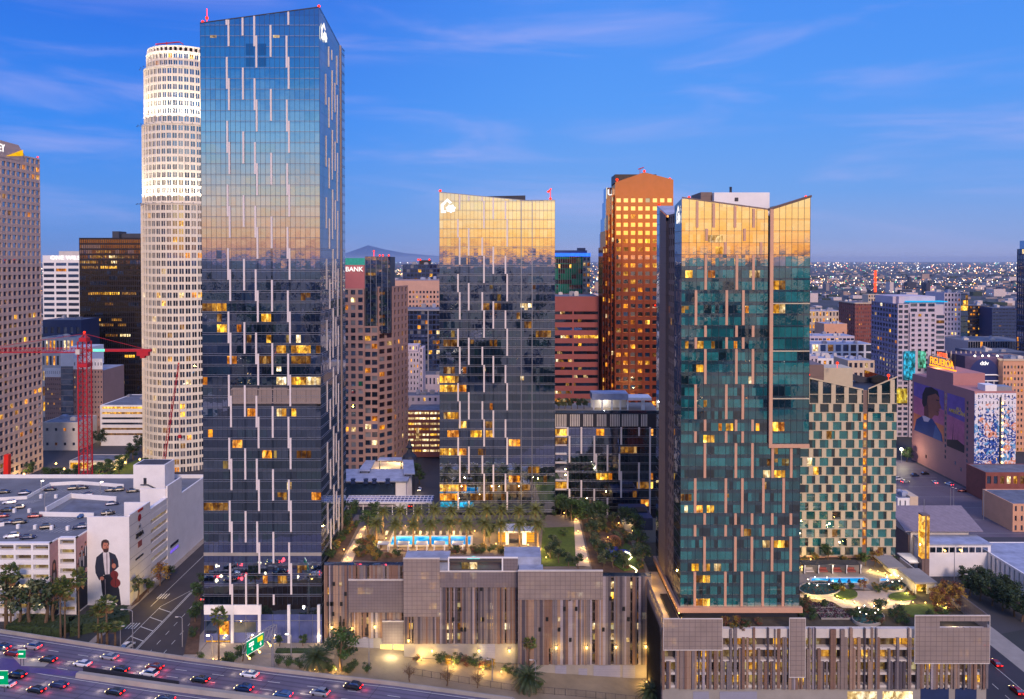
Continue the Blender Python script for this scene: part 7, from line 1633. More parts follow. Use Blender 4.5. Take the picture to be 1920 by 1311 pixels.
def terraces():
    root = thing('terraced_bed', 'stepped white edged flower bed with dark purple planting by the teal tower', 'planter', tuple(G(1550, 1150, DECK2))); b = MB(); pl_ = MB(); rng = random.Random(3)
    for (x0_, x1_, y_) in ((1514, 1560, 1134), (1522, 1578, 1144), (1534, 1590, 1154)):
        a, e, f, g = G(x0_, y_, DECK2), G(x1_, y_, DECK2), G(x1_+8, y_+8, DECK2), G(x0_+6, y_+8, DECK2)
        pts = [g, f, e, a]; b.hexa([(p.x, p.y, DECK2) for p in pts]+[(p.x, p.y, DECK2+.5) for p in pts])
        for k in range(330): u, v = rng.random(), rng.random(); q = a.lerp(e, u).lerp(g.lerp(f, u), v); leaf_quads(pl_, (q.x, q.y, DECK2+.65), (.2, .2, .15), 1, .5, rng, (rng.choice((0, 0, 1)),))
    b.build('step_wall', M['conc'], root); pl_.build('planting', [mat('purple_leaf', (84, 40, 62), .8, var=.4), M['leaf_d']], root)
terraces()
def pergola():
    a, e = G(1506, 1076, DECK2), G(1613, 1076, DECK2); root = thing('pergola', 'long dark pergola with white curtains over red daybeds behind the rounded pool', 'pergola', ((a.x+e.x)/2, a.y+1.5, DECK2)); b = MB(); b.box(a.x, e.x, a.y, a.y+3.4, DECK2+2.7, DECK2+3.0); b.build('canopy_roof', M['dmetal'], root)
    n = 5
    for k in range(n):
        x = a.x+(e.x-a.x-.3)*k/(n-1); b = MB(); b.box(x, x+.25, a.y, a.y+.25, DECK2, DECK2+2.7); b.build('post', M['dmetal'], root); b = MB(); b.tube([(x+.5, a.y+.2, DECK2+.1), (x+.45, a.y+.2, DECK2+1.3), (x+.6, a.y+.2, DECK2+2.7)], [.22, .12, .3], 7); b.build('curtain', M['white'], root)
        if k < n-1: b = MB(); xx = x+(e.x-a.x)/(n-1)*.25; b.box(xx, xx+2.6, a.y+.9, a.y+2.2, DECK2+.15, DECK2+.55); b.box(xx, xx+2.6, a.y+2.2, a.y+2.5, DECK2+.15, DECK2+1.1); b.build('daybed', M['terra'] if k else M['offwhite'], root)
    lamp('pergola_light', ((a.x+e.x)/2, a.y-1, DECK2+3), 160, (1, .75, .4), .3, root)
pergola()
def umbrella():
    root = thing('parasol', 'x', 'parasol', (0, -300, -200)); b = MB(); b.tube([(0, -300, -200), (0, -300, -197.6)], .05, 6); b.build('pole', M['dmetal'], root); b = MB(); b.lathe([(.6, 0), (.32, .6), (.03, 1.1)], (0, -300), 8, 0, -197.9); b.build('canopy', M['navyg'] if False else M['dblue'], root); return root
um = umbrella()
for i, px in enumerate((1555, 1574, 1592, 1611)): p = G(px, 1105, DECK2); copy_tree(um, (p.x, p.y, DECK2), 0, 1.0, 'closed dark blue parasol before the rounded pool, %s from the left' % ORD[i], 'parasols by the rounded pool')
def garden_pavilion():
    z = DECK2; root = thing('garden_pavilion', 'low garden pavilion with two stepped pale flat roofs at the podium edge', 'pavilion', tuple(G(1725, 1108, z))); 
    a = G(1713, 1114, z); b = MB(); x0_, x1_ = WX(1716, a.y, 1100), WX(1752, a.y, 1100); zt = WZ(1094, a.y); b.box(x0_-.4, x1_+.6, a.y-.6, a.y+10, zt, zt+.5); b.box(x0_-3.0, x1_-3, a.y+10.1, a.y+20, zt+.2, zt+.7); b.build('roof', M['conc'], root)
    b = MB(); b.box(x0_, x0_+.3, a.y, a.y+20, z, zt); b.box(x1_-2.2, x1_, a.y, a.y+.3, z, zt); b.box(x1_-.3, x1_, a.y+.3, a.y+20, z, zt); b.build('wall', M['offwhite'], root); b = MB(); b.box(x0_+.4, x1_-2.3, a.y+2, a.y+2.2, z, zt-.1); b.build('lit_wall', M['l_y'], root); lamp('pavilion_light', (x0_+1.5, a.y-.5, z+1.8), 160, (1, .8, .3), .2, root)
    b = MB(); q = G(1684, 1076, z); b.box(q.x-1, q.x+.2, q.y-2, q.y+8, z, z+3.2); b.build('garden_wall', M['sand'], root)
garden_pavilion()
k = 0
for px, py in ((1570, 1122), (1584, 1128), (1602, 1132), (1515, 1122), (1530, 1125), (1545, 1127), (1690, 1132), (1712, 1133), (1735, 1134), (1758, 1138), (1774, 1143), (1652, 1140), (1640, 1134), (1688, 1110), (1700, 1116), (1580, 1106), (1646, 1075), (1632, 1072), (1672, 1082), (1660, 1078), (1520, 1052), (1504, 1066), (1666, 1130)):
    p = G(px, py, DECK2); lampost((p.x, p.y, DECK2), 'small amber light on the roof garden, %s along the %s' % (ORD[k % 12], 'pale path' if py > 1100 else 'pool terrace'), .6, 120, (1, .70, .22), group='garden lights on the nearer podium'); k += 1
for i, (px, py, kk, s) in enumerate(((1650, 1152, 'broad', .6), (1546, 1140, 'shrub', 1.0), (1770, 1126, 'red', 1.1), (1790, 1134, 'red', 1.2), (1752, 1118, 'dry_shrub', 1.2), (1620, 1108, 'red', .7), (1640, 1062, 'red', 1.0), (1622, 1062, 'broad', .6), (1552, 1052, 'broad', .7), (1506, 1060, 'gold_shrub', 1.4), (1730, 1108, 'gold_shrub', 1.2), (1672, 1160, 'shrub', 1.1), (1690, 1164, 'shrub', 1.0), (1360, 1176, 'red', .6), (1380, 1176, 'red', .62), (1400, 1178, 'dry_shrub', 1.0), (1375, 1182, 'gold_shrub', .8), (1710, 1118, 'dry_shrub', .8), (1516, 1134, 'dry_shrub', 1.0), (1525, 1160, 'shrub', .8), (1742, 1158, 'shrub', .9), (1800, 1145, 'red', 1.0))):
    p = G(px, py, DECK2); plant(kk, (p.x, p.y, DECK2), {'broad': 'small leafy tree', 'shrub': 'green shrub', 'red': 'russet leaved small tree', 'dry_shrub': 'reddish shrub', 'gold_shrub': 'golden lit shrub'}[kk]+' on the nearer roof garden, %s' % ('before the teal tower lobby, %s one' % ORD[i % 12] if px < 1450 else 'the %s one from the teal tower' % ORD[i % 20]), s, group='plants on the nearer roof garden', cat='tree' if kk in ('broad', 'red') else 'shrub')
_r = random.Random(911)
for q0, q1, ya, yb, n, ks in ((1560, 1600, 1104, 1110, 8, ('shrub', 'gold_shrub')), (1500, 1530, 1128, 1172, 12, ('shrub', 'dry_shrub')), (1590, 1700, 1146, 1172, 20, ('shrub', 'shrub', 'dry_shrub')), (1690, 1800, 1158, 1168, 10, ('shrub', 'dry_shrub')), (1750, 1815, 1116, 1150, 18, ('dry_shrub', 'gold_shrub', 'red')), (1640, 1690, 1104, 1112, 8, ('shrub', 'gold_shrub')), (1500, 1680, 1049, 1056, 14, ('shrub', 'gold_shrub')), (1300, 1440, 1172, 1184, 12, ('dry_shrub', 'shrub'))):
    for k_ in range(n):
        x_, y_, kk = _r.uniform(q0, q1), _r.uniform(ya, yb), _r.choice(ks); p = G(x_, y_, DECK2); plant(kk, (p.x, p.y, DECK2), {'shrub': 'green shrub', 'red': 'russet leaved small tree', 'dry_shrub': 'reddish shrub', 'gold_shrub': 'golden lit shrub'}[kk]+' in the bed %s of the nearer roof garden' % ('before the lobby' if x_ < 1450 else 'behind the pool' if y_ < 1060 else 'at the right edge' if x_ > 1740 else 'along the front parapet' if y_ > 1140 else 'beside the pale path'), _r.uniform(.6, 1.0), group='%s bed plants %s' % (kk.replace('_', ' '), 'before the lobby' if x_ < 1450 else 'behind the pool' if y_ < 1060 else 'at the right edge' if x_ > 1740 else 'along the front parapet' if y_ > 1140 else 'beside the pale path'), cat='shrub')
def side_walk():
    root = thing('lit_stair_walk', 'steep amber lit walkway down the left flank of the teal tower', 'walkway', (42, 225, DECK2)); X0 = WX(1241, 205, 1230)
    b = MB(); b.box(X0+.35, X0+6, 207, 244, DECK2, DECK2+.2); b.build('paving', M['sand'], root); b = MB(); b.box(X0+3.4, X0+5.4, 209, 226, DECK2+.2, DECK2+1.0); b.build('dark_trough', M['black'], root)
    for k_ in range(12): b = MB(); y = 207.5+k_*2.9; b.blob((X0+.9, y, DECK2+1.0), .16); b.tube([(X0+.9, y, DECK2), (X0+.9, y, DECK2+.9)], .05, 5); b.build('bollard_lamp', M['warm_lamp'], root)
    for y in (209, 216, 223, 231, 240): lamp('walk_glow', (X0+1.6, y, DECK2+2.2), 260, (1, .60, .12), .3, root)
    for k_ in range(8): b = MB(); y = 208+k_*3; b.blob((X0+5.7, y, DECK2+2.0+.1*(k_ % 3)), .14); b.build('string_lamp', M['warm_lamp'], root)
side_walk()
# ================================================================== cars
CARP = {k: mat('car_paint_'+k, c, .25, .3, var=.03, spec=.6) for k, c in (('black', (20, 22, 28)), ('navy', (28, 44, 82)), ('white', (226, 226, 230)), ('silver', (150, 154, 164)), ('maroon', (110, 30, 40)), ('blue', (56, 96, 150)), ('red', (170, 30, 34)))}
M['cglass'] = glass('car_glass', (190, 205, 225), (8, 10, 14), .3, 0.0); M['tyre'] = mat('tyre_rubber', (20, 20, 22), .9)
M['tail'] = emit('tail_lamp', (255, 24, 24), 7.0); M['tail_off'] = mat('tail_lamp_off', (140, 20, 24), .3); M['head'] = emit('head_lamp', (255, 226, 160), 5.0); M['head_off'] = mat('head_lamp_off', (210, 214, 220), .2)
def proto_car(paint, on, suv=False):
    """about 4.6 m long, pointing along +x"""
    o = (0, -500, -300); root = thing('car', 'proto', 'car', o); h = .12 if suv else 0.0
    def sec(mb, prof, m=0):          # lofted body: stations (x, half width bottom, half width top, z bottom, z top)
        rings = []
        for x, wb, wt, zb, zt in prof:
            zm = zb+(zt-zb)*.55; rings.append([(o[0]+x, o[1]-wb, o[2]+zb), (o[0]+x, o[1]+wb, o[2]+zb), (o[0]+x, o[1]+wb*1.02, o[2]+zm), (o[0]+x, o[1]+wt, o[2]+zt), (o[0]+x, o[1]-wt, o[2]+zt), (o[0]+x, o[1]-wb*1.02, o[2]+zm)])
        i = len(mb.v)
        for r in rings: mb.v += r
        for k in range(len(rings)-1):
            for j in range(6): q = (j+1) % 6; mb.f.append((i+k*6+j, i+k*6+q, i+(k+1)*6+q, i+(k+1)*6+j)); mb.m.append(m)
        mb.f.append(tuple(i+j for j in reversed(range(6)))); mb.m.append(m); mb.f.append(tuple(i+(len(rings)-1)*6+j for j in range(6))); mb.m.append(m)
    b = MB(); sec(b, [(-2.3, .78, .70, .40, .80+h), (-2.15, .88, .78, .28, .92+h), (-1.2, .92, .80, .22, .96+h), (.6, .92, .80, .22, .96+h), (1.7, .90, .74, .24, .82+h), (2.2, .82, .66, .30, .68+h), (2.32, .70, .58, .40, .60+h)]); 
    rt = 1.42+h*3; r0 = -2.0 if suv else -1.75
    sec(b, [(r0+.55, .62, .60, rt-.06, rt), (-.1, .64, .60, rt-.05, rt+.03), (.35, .60, .56, rt-.06, rt)]); b.build('body', CARP[paint], root)
    b = MB(); sec(b, [(r0, .76, .72, .93+h, .97+h), (r0+.5, .77, .62, .93+h, rt-.06), (-.1, .78, .64, .93+h, rt-.03), (.4, .77, .60, .93+h, rt-.06), (1.15, .76, .72, .92+h, .95+h)]); b.build('window_glass', M['cglass'], root)
    for x in (-1.4, 1.4):
        for s in (-1, 1): b = MB(); b.tube([(o[0]+x, o[1]+s*.72, o[2]+.33), (o[0]+x, o[1]+s*.93, o[2]+.33)], .33, 12); b.build('wheel', M['tyre'], root)
    for s in (-1, 1):
        b = MB(); y = o[1]+s*.62; b.box(o[0]-2.36, o[0]-2.2, y-.2, y+.2, o[2]+.66+h, o[2]+.84+h); b.build('tail_light', M['tail'] if on else M['tail_off'], root)
        b = MB(); y = o[1]+s*.56; b.box(o[0]+2.18, o[0]+2.36, y-.17, y+.17, o[2]+.5+h, o[2]+.64+h); b.build('headlight', M['head'] if on else M['head_off'], root)
    return root
CARS = {}
def car(paint, on, loc, rz, label, group, suv=False):
    k = (paint, on, suv)
    if k not in CARS: CARS[k] = proto_car(*k)
    return copy_tree(CARS[k], loc, rz, 1.0, label, group)
NAMES = {'black': 'black', 'navy': 'dark blue', 'white': 'white', 'silver': 'silver', 'maroon': 'maroon', 'blue': 'bright blue', 'red': 'red'}
# ================================================================== white parking garage, left
ZR = 24.0
def garage():
    root = thing('parking_garage', 'large white parking garage with painted murals and cars on its roof deck', 'car park', (-160, 285, 0)); rng = random.Random(401); wall = MB(); w = []
    XA, XB, XC = -146.8, -141.2, -127.2; XL = -235.0
    ga = dict(rng=rng, rec=1.6, sill=.62)
    mf = lambda c, r: rng.choice((7, 7, 7, 7, 7, 5))
    # left front
    grid_wall(wall, w, Fr(XL, 251, 1, 0), XA-XL, 0, 25.0, 16, 8, .88, .50, mfn=mf, **ga)
    grid_wall(wall, w, Fr(XA, 256, 1, 0), XB-XA, 0, 25.0, 1, 8, .82, .50, mfn=mf, **ga)
    wall.box(XA-.4, XA, 251.1, 256, 0, 25.0); wall.box(XB-.4, XB, 256.1, 263, 0, 25.0)
    wall.box(XB, XC, 263, 263.6, 0, 29.6)
    wall.box(XC-.6, XC, 263.6, 278.4, 0, 30.0); wall.box(XC-.6, XC, 292.5, 305, 0, 31.4)
    grid_wall(wall, w, Fr(XC, 278.4, 0, 1), 14.1, 0, 27.2, 1, 8, .96, .42, mfn=mf, **ga)
    wall.box(XC-9, XC-.6, 278.0, 278.5, ZR, 29.8); wall.box(XC-10, XC-.6, 292.2, 292.7, ZR, 30.6); wall.box(XC-.6, XC-.1, 278.5, 292.2, ZR, 27.15)
    wall.box(XL, XL+.5, 251.7, 330, 0, 25); wall.box(XL, XC, 330, 330.6, 0, 25.4); wall.box(XC-.6, XC, 305, 330, 0, 25.2)
    wall.build('wall', M['white'], root); add_windows(root, w, name='opening_panel')
    b = MB(); b.box(XL+.6, XA-1.8, 253, 329.9, 0, ZR-.3); b.box(XA-1.8, XB-1.8, 258, 329.9, 0, ZR-.31); b.box(XB-1.8, XC-2.0, 263.7, 329.9, 0, ZR-.32); b.build('core', M['hollow'], root)
    dm = mat('grey_deck', (110, 114, 124), .8, var=.2, scale=.12, bump=.05)
    b = MB(); b.box(XL+.5, XA-.4, 251.7, 329.9, ZR-.29, ZR); b.box(XA-.4, XB-.4, 256.7, 329.9, ZR-.29, ZR); b.box(XB-.4, XC-.6, 263.6, 329.9, ZR-.29, ZR); b.build('roof_deck', dm, root)
    # ramp walls on the roof
    def low_wall(pts, h, t=.35, nm='ramp_wall'):
        b = MB(); P = [G(x, y, ZR) for x, y in pts]
        for a, e in zip(P, P[1:]):
            d = (e-a).normalized(); s = Vector((-d.y, d.x, 0))*t*.5; b.hexa([a-s, e-s, e+s, a+s, a-s+Vector((0, 0, h)), e-s+Vector((0, 0, h)), e+s+Vector((0, 0, h)), a+s+Vector((0, 0, h))])
        b.build(nm, M['white'], root)
    low_wall([(-60, 942), (50, 936), (93, 912)], 1.2); low_wall([(93, 911), (150, 908), (232, 914)], 1.3); low_wall([(86, 961), (134, 934)], 2.0); low_wall([(134, 934), (218, 940)], 1.8); low_wall([(74, 968), (176, 970)], 1.6); low_wall([(-20, 990), (8, 986)], 1.2)
    b = MB(); P = [G(98, 968, ZR), G(176, 969, ZR), G(216, 944, ZR), G(138, 938, ZR)]; b.poly([(p.x, p.y, ZR+.02) for p in P]); b.build('ramp_slab', M['roof'], root)
    mk = MB()
    for (xa, ya, xb, yb, n) in ((20, 944, 70, 940, 9), (140, 944, 205, 948, 9), (60, 992, 140, 996, 10), (95, 920, 225, 922, 16), (60, 974, 140, 976, 10), (200, 966, 236, 968, 5)):
        for k in range(n): p = G(xa+(xb-xa)*k/n, ya+(yb-ya)*k/n, ZR); mk.hexa([(p.x, p.y-2.2, ZR+.004), (p.x+.13, p.y-2.2, ZR+.004), (p.x+1.4, p.y+2.2, ZR+.004), (p.x+1.27, p.y+2.2, ZR+.004)]+[(p.x, p.y-2.2, ZR+.012), (p.x+.13, p.y-2.2, ZR+.012), (p.x+1.4, p.y+2.2, ZR+.012), (p.x+1.27, p.y+2.2, ZR+.012)])
    mk.build('bay_marking', M['paint'], root)
    for px, py in ((77, 934), (105, 934), (27, 961), (55, 961), (34, 991), (66, 992), (97, 993), (127, 994), (199, 966)): p = G(px, py, ZR); b = MB(); b.box(p.x-.45, p.x+.45, p.y-.45, p.y+.45, ZR, ZR+1.4); b.build('concrete_pier', M['white'], root)
    # lift tower
    b = MB(); a = G(250, 920, ZR); x0_, x1_ = WX(250, a.y, 890), WX(309, a.y, 890); zt = WZ(872, a.y); b.box(x0_, x1_, a.y, a.y+9, ZR, zt); b.build('lift_tower', M['white'], root)
    b = MB(); b.box(x0_+.6, x1_-.6, a.y+.6, a.y+8.4, zt, zt+.05); b.build('lift_tower_roof', M['roof_d'], root)
    b = MB(); b.box(x0_+4, x0_+5.2, a.y-.05, a.y, ZR+2.6, ZR+5); b.build('door', M['dmetal'], root); b = MB()
    for k in range(9): b.box(x0_+5.5+k*.55, x0_+6.1+k*.55, a.y-1.0, a.y-.1, ZR+2.4-k*.27, ZR+2.55-k*.27)
    b.box(x0_+3, x0_+5.5, a.y-1.0, a.y-.1, ZR+2.4, ZR+2.55); b.build('stair', M['dmetal'], root)
    # murals -------------------------------------------------
    fm = Fr(XB, 263, 1, 0)
    pal = {'suit': (36, 42, 62), 'suit2': (22, 26, 42), 'shirt': (214, 208, 214), 'skin': (186, 120, 100), 'hair': (62, 44, 46), 'wood': (110, 36, 40), 'wood2': (70, 22, 30), 'pink': (196, 150, 150), 'grey': (150, 140, 150)}
    mm = [mat('mural_'+k, c, .75, var=.12, scale=.6) for k, c in pal.items()]; ix = {k: i for i, k in enumerate(pal)}
    b = MB()
    def P(pts, k, d): fm.poly(b, [((x/5.04-157.5)/5.68, 115-((y/5.04+920)-487)/5.68) for x, y in pts], d, ix[k])
    def E(cx_, cy_, rx, ry, k, d, n=18): P([(cx_+rx*math.cos(-2*math.pi*q/n), cy_+ry*math.sin(-2*math.pi*q/n)) for q in range(n)], k, d)
    P([(915, 830), (1010, 815), (1060, 850), (1095, 960), (1110, 1100), (1110, 1125), (1085, 1125), (1030, 1040), (1003, 1012), (990, 1030), (972, 1060), (945, 1060), (930, 980)][::-1], 'suit2', .02)
    P([(940, 600), (1000, 598), (1060, 625), (1085, 680), (1092, 740), (1060, 770), (1030, 790), (1010, 830), (945, 820), (920, 860), (905, 872), (870, 800), (866, 740), (880, 650)][::-1], 'suit', .024)
    P([(942, 604), (1000, 600), (1008, 680), (1005, 812), (962, 815), (948, 700)][::-1], 'shirt', .028); P([(972, 612), (985, 612), (986, 815), (976, 815)][::-1], 'grey', .03)
    P([(940, 512), (985, 508), (1000, 545), (998, 575), (978, 608), (950, 602), (938, 570)][::-1], 'skin', .032); P([(943, 562), (958, 572), (975, 566), (998, 562), (996, 592), (976, 608), (950, 600)][::-1], 'hair', .036); P([(925, 530), (930, 498), (950, 482), (975, 479), (998, 492), (1004, 525), (998, 540), (988, 512), (950, 510), (942, 540), (940, 575), (930, 560)][::-1], 'hair', .038)
    P([(958, 534), (970, 532), (970, 538), (958, 540)][::-1], 'hair', .04); P([(984, 532), (996, 534), (996, 540), (984, 538)][::-1], 'hair', .04); P([(972, 575), (988, 575), (986, 580), (974, 580)][::-1], 'wood', .042); P([(976, 545), (984, 558), (974, 558)][::-1], 'wood', .041)
    P([(1020, 800), (1084, 800), (1078, 860), (1092, 900), (1030, 900), (1036, 860)][::-1], 'wood', .0455); P([(1026, 670), (1040, 668), (1050, 800), (1034, 800)][::-1], 'wood2', .044); E(1050, 816, 38, 38, 'wood', .046); E(1060, 896, 48, 44, 'wood', .048); P([(1052, 800), (1058, 800), (1066, 925), (1058, 925)][::-1], 'wood2', .05)
    E(1046, 732, 20, 24, 'skin', .052); E(932, 852, 20, 18, 'skin', .054); P([(958, 860), (964, 860), (966, 1010), (961, 1010)][::-1], 'grey', .056)
    b.build('violinist_mural', mm, root)
    fg = Fr(XB, 256, 0, 1); b = MB(); fg.quad(b, .3, 6.8, .5, 24.6, .02, ix['pink']); fg.quad(b, .3, 6.8, .5, 11.5, .024, ix['suit2'])
    for u, z, r in ((1.1, 15.5, .75), (2.4, 18.5, .75), (3.6, 20.3, .75), (4.6, 18.0, .75), (5.8, 21.0, .75)):
        fg.poly(b, [(u-1.0, z-8), (u+1.0, z-8), (u+1.0, z-1.4), (u+.4, z-.6), (u-.4, z-.6), (u-1.0, z-1.4)], .028+u*.002, ix['suit']); fg.poly(b, [(u-.22, z-4), (u+.22, z-4), (u+.3, z-.6), (u-.3, z-.6)], .042+u*.001, ix['shirt']); fg.poly(b, [(u+r*.6*math.cos(2*math.pi*q/12), z+r*.9*math.sin(2*math.pi*q/12)) for q in range(12)], .052, ix['skin']); fg.poly(b, [(u-.5, z+.2), (u+.5, z+.2), (u+.42, z+.8), (u-.42, z+.8)], .056, ix['hair'])
    b.build('ensemble_mural', mm, root)
    fw = Fr(XA, 251, 0, 1); b = MB(); fw.quad(b, .2, 4.8, .5, 24.6, .02, ix['pink']); fw.quad(b, .2, 4.8, .5, 6, .022, ix['suit2']); fw.poly(b, [(1.2, 7), (3.8, 7), (4.0, 14), (3.4, 18.2), (2.5, 19), (1.6, 18.2), (1.0, 14)], .026, ix['hair']); fw.poly(b, [(2.5+.62*math.cos(2*math.pi*q/12), 16.6+1.2*math.sin(2*math.pi*q/12)) for q in range(12)], .03, ix['skin']); fw.poly(b, [(1.8, 5), (3.2, 5), (3.0, 14.6), (2.0, 14.6)], .028, ix['grey']); b.build('portrait_mural', mm, root)
    fs = Fr(XC, 263, 0, 1); blk = M['black']
    text(root, 'ZARA', fs, 4.4, 20.7, 2.0, .12, blk, squash=1.05, bold=.05); text(root, 'M', fs, 6.2, 23.6, 1.8, .12, M['metal'])
    b = MB()
    for r, m in ((1.25, 0), (.85, 1), (.45, 0)): fs.poly(b, [(7.2+r*math.cos(2*math.pi*q/20), 27.0+r*math.sin(2*math.pi*q/20)) for q in range(20)], .08+.03*(1.25-r), m)
    b.build('round_sign', [mat('sign_red', (190, 20, 40), .5), mat('sign_red_dark', (120, 10, 26), .5)], root)
    b = MB(); fs.box(b, 6.0, 8.8, 0, .1, 17.0, 19.0); b.build('square_sign', M['terra'], root); b = MB(); fs.box(b, 4.2, 9.8, 0, .1, 13.3, 13.9); b.build('bar_sign', M['dmetal'], root)
    b = MB(); fs.box(b, 6.2, 9.8, 0, .1, 29.0, 29.9); b.build('red_sign', mat('sign_orange_red', (200, 50, 40), .5), root)
    j = MB()
    for z in (4, 7.7, 11.4, 15.1, 18.8, 22.5, 26.2): fs.box(j, .1, 15.3, -.01, .015, z, z+.12)
    j.build('panel_joint', M['metal'], root)
    for z in (7.5, 9.6): b = MB(); fs.box(b, 31.5, 38.5, .0, .12, z-2.2+.2, z-1.0); b.build('purple_sign', emit('purple_sign', (120, 90, 220), .8) if z < 8 else M['dmetal'], root)
garage()
rc = random.Random(55)
ROOF = [(8, 925, 'black'), (47, 927, 'navy'), (95, 920, 'black'), (139, 918, 'black'), (155, 917, 'black'), (162, 930, 'navy'), (18, 944, 'white'), (15, 959, 'black'), (33, 954, 'black'), (4, 970, 'maroon'), (66, 970, 'maroon'), (14, 982, 'navy'), (37, 982, 'black'), (89, 991, 'black'), (150, 991, 'navy'), (155, 969, 'blue'), (22, 1008, 'white'), (53, 1010, 'navy'), (209, 921, 'black'), (221, 921, 'black'), (249, 923, 'black'), (211, 947, 'navy'), (203, 965, 'black'), (283, 946, 'black')]
seen_l = {}
for px, py, c in ROOF:
    p = G(px, py, ZR); t = '%s car on the roof deck of the white garage' % NAMES[c]; seen_l[t] = seen_l.get(t, 0)+1
    near = 'at the left edge of the photo' if px < 30 else 'beside the lift tower' if px > 240 else 'by the far parapet' if py < 932 else 'near the front parapet' if py > 988 else 'by the inner ramp walls'
    car(c, False, (p.x, p.y, ZR), R(rc.choice((18, 22, 16, 200))) if c != 'blue' else R(-100), '%s car parked %s of the white garage roof, row %d car %d' % (NAMES[c], near, py//15-60, px//20+1) if False else '%s car on the white garage roof, %s, %s such car' % (NAMES[c], near.replace('at the left edge of the photo', 'at the left edge'), ORD[seen_l[t]-1]), 'cars on the white garage roof', suv=rc.random() < .4)
def street_lamp(loc, label, h=9.0, arm=2.0, rz=0.0, group='street lamps', watts=0):
    root = thing('street_lamp', label, 'street lamp', loc, group); x, y, z = loc; b = MB(); c, s = math.cos(rz), math.sin(rz); b.tube([(x, y, z), (x, y, z+h*.95), (x+c*arm*.3, y+s*arm*.3, z+h), (x+c*arm, y+s*arm, z+h)], [.16, .11, .09, .07], 7); b.build('pole', M['metal'], root); b = MB(); b.box(x+c*arm-.45, x+c*arm+.45, y+s*arm-.16, y+s*arm+.16, z+h-.12, z+h+.06); b.build('lamp_head', M['offwhite'] if not watts else M['white_lamp'], root)
    if watts: lamp('street_light', (x+c*arm, y+s*arm, z+h-.5), watts, (1, .86, .6), .25, root)
for i, (px, py, h) in enumerate(((77, 928, 5.5), (84, 960, 7), (188, 930, 5.5))): p = G(px, py, ZR); street_lamp((p.x, p.y, ZR), 'thin lamp post on the white garage roof, %s from the left' % ORD[i], h, .6, group='lamps on the garage roof', watts=120 if i != 1 else 0)
# ================================================================== street on the left
def sheet(name, x0, x1, y0, y1, lift, m): 
    b = MB(); br = [x0]+[g for g in GXS if x0 < g < x1]+[x1]
    for a, e in zip(br, br[1:]): b.poly([(a, y0, TZ(a)+lift), (e, y0, TZ(e)+lift), (e, y1, TZ(e)+lift), (a, y1, TZ(a)+lift)])
    return b.build(name, m, kind='structure')
sheet('road', -125, -95.5, 150, 560, .006, M['asph'])
b = MB(); b.box(-95.5, -91.6, 214, 420, -.1, .14); b.build('pavement', M['walk'], kind='structure')
b = MB(); b.box(-127.15, -125, 150, 420, -.1, .14); b.build('pavement', M['walk'], kind='structure')
mk = MB()
def line(x0, y0, x1, y1, w=.16, z=.012): 
    d = Vector((x1-x0, y1-y0, 0)).normalized(); s = Vector((-d.y, d.x, 0))*w*.5; a, e = Vector((x0, y0, z)), Vector((x1, y1, z)); mk.poly([a-s, e-s, e+s, a+s])
line(-110.6, 200, -110.6, 330, .2); line(-111.1, 200, -111.1, 330, .2)
for k in range(34): line(-106.2, 200+k*6, -106.2, 202.6+k*6); line(-101.8, 200+k*6, -101.8, 202.6+k*6)
line(-116.5, 226, -116.5, 262, .16); line(-116.5, 262, -111, 276, .16); line(-119.8, 262, -119.8, 330, .16)
for k in range(6): line(-116.4, 228+k*6.5, -111.2, 225+k*6.5, .3, .016)
for k in range(4): line(-120.5+k*.9, 246, -120.5+k*.9, 250, .35, .016); line(-120.5+k*.9, 268, -120.5+k*.9, 272, .35, .016)
mk.build('road_marking', M['paint'], kind='structure')
car('white', False, (G(240, 1215)).to_tuple(), R(75), 'white van like car waiting under the freeway edge on the left street', 'cars on the left street', True)
car('silver', True, (-104, 268, 0), R(90), 'silver car driving up the left street with red tail lights', 'cars on the left street')
car('white', True, (-108.5, 287, 0), R(-90), 'white car coming down the left street with lit headlights', 'cars on the left street')
for i, (x, y, c, rz) in enumerate(((-118, 330, 'black', 90), (-122, 344, 'maroon', 90), (-116, 352, 'black', -90), (-121, 362, 'silver', 90), (-113, 372, 'navy', -90), (-112, 336, 'red', 90))): car(c, i % 2 == 0, (x, y, 0), R(rz), '%s car far up the left street, %s behind the white garage corner' % (NAMES[c], ORD[i]), 'cars on the left street')
p = G(249, 1222); street_lamp((p.x, p.y, 0), 'tall grey street lamp left of the striped road median', 12.5, 3.0, math.pi); p = G(342, 1213); street_lamp((p.x, p.y, 0), 'street lamp on the right kerb of the left street', 9, 1.6, math.pi); p = G(226, 1218); street_lamp((p.x, p.y, 0), 'slim lamp post beside the fan palms at the freeway edge', 7, .8, 0)
p = G(195, 1160); 
level_poly('planting_bed', [(246, 1138), (262, 1128), (320, 1055), (300, 1078), (262, 1112)], 0, M['brown'], .35, kind='structure')
level_poly('planting_bed', [(345, 1228), (372, 1228), (380, 1120), (368, 1110)], 0, M['brown'], .3, kind='structure')
# low garden and civic blocks behind the garage
level_poly('lawn', [(150, 905), (268, 858), (300, 870), (250, 905)], 0, M['grass'], .1, kind='structure')
x0_, x1_ = xs(338, 381, 335, 960); block('low_block', 'white low block with a lit glass lobby between the garage and the tallest tower', 'building', x0_, x1_, 335, 365, 11, M['white'], 6, 2, .7, .5, seed=301, p_lit=.55, units=1, z0=0)
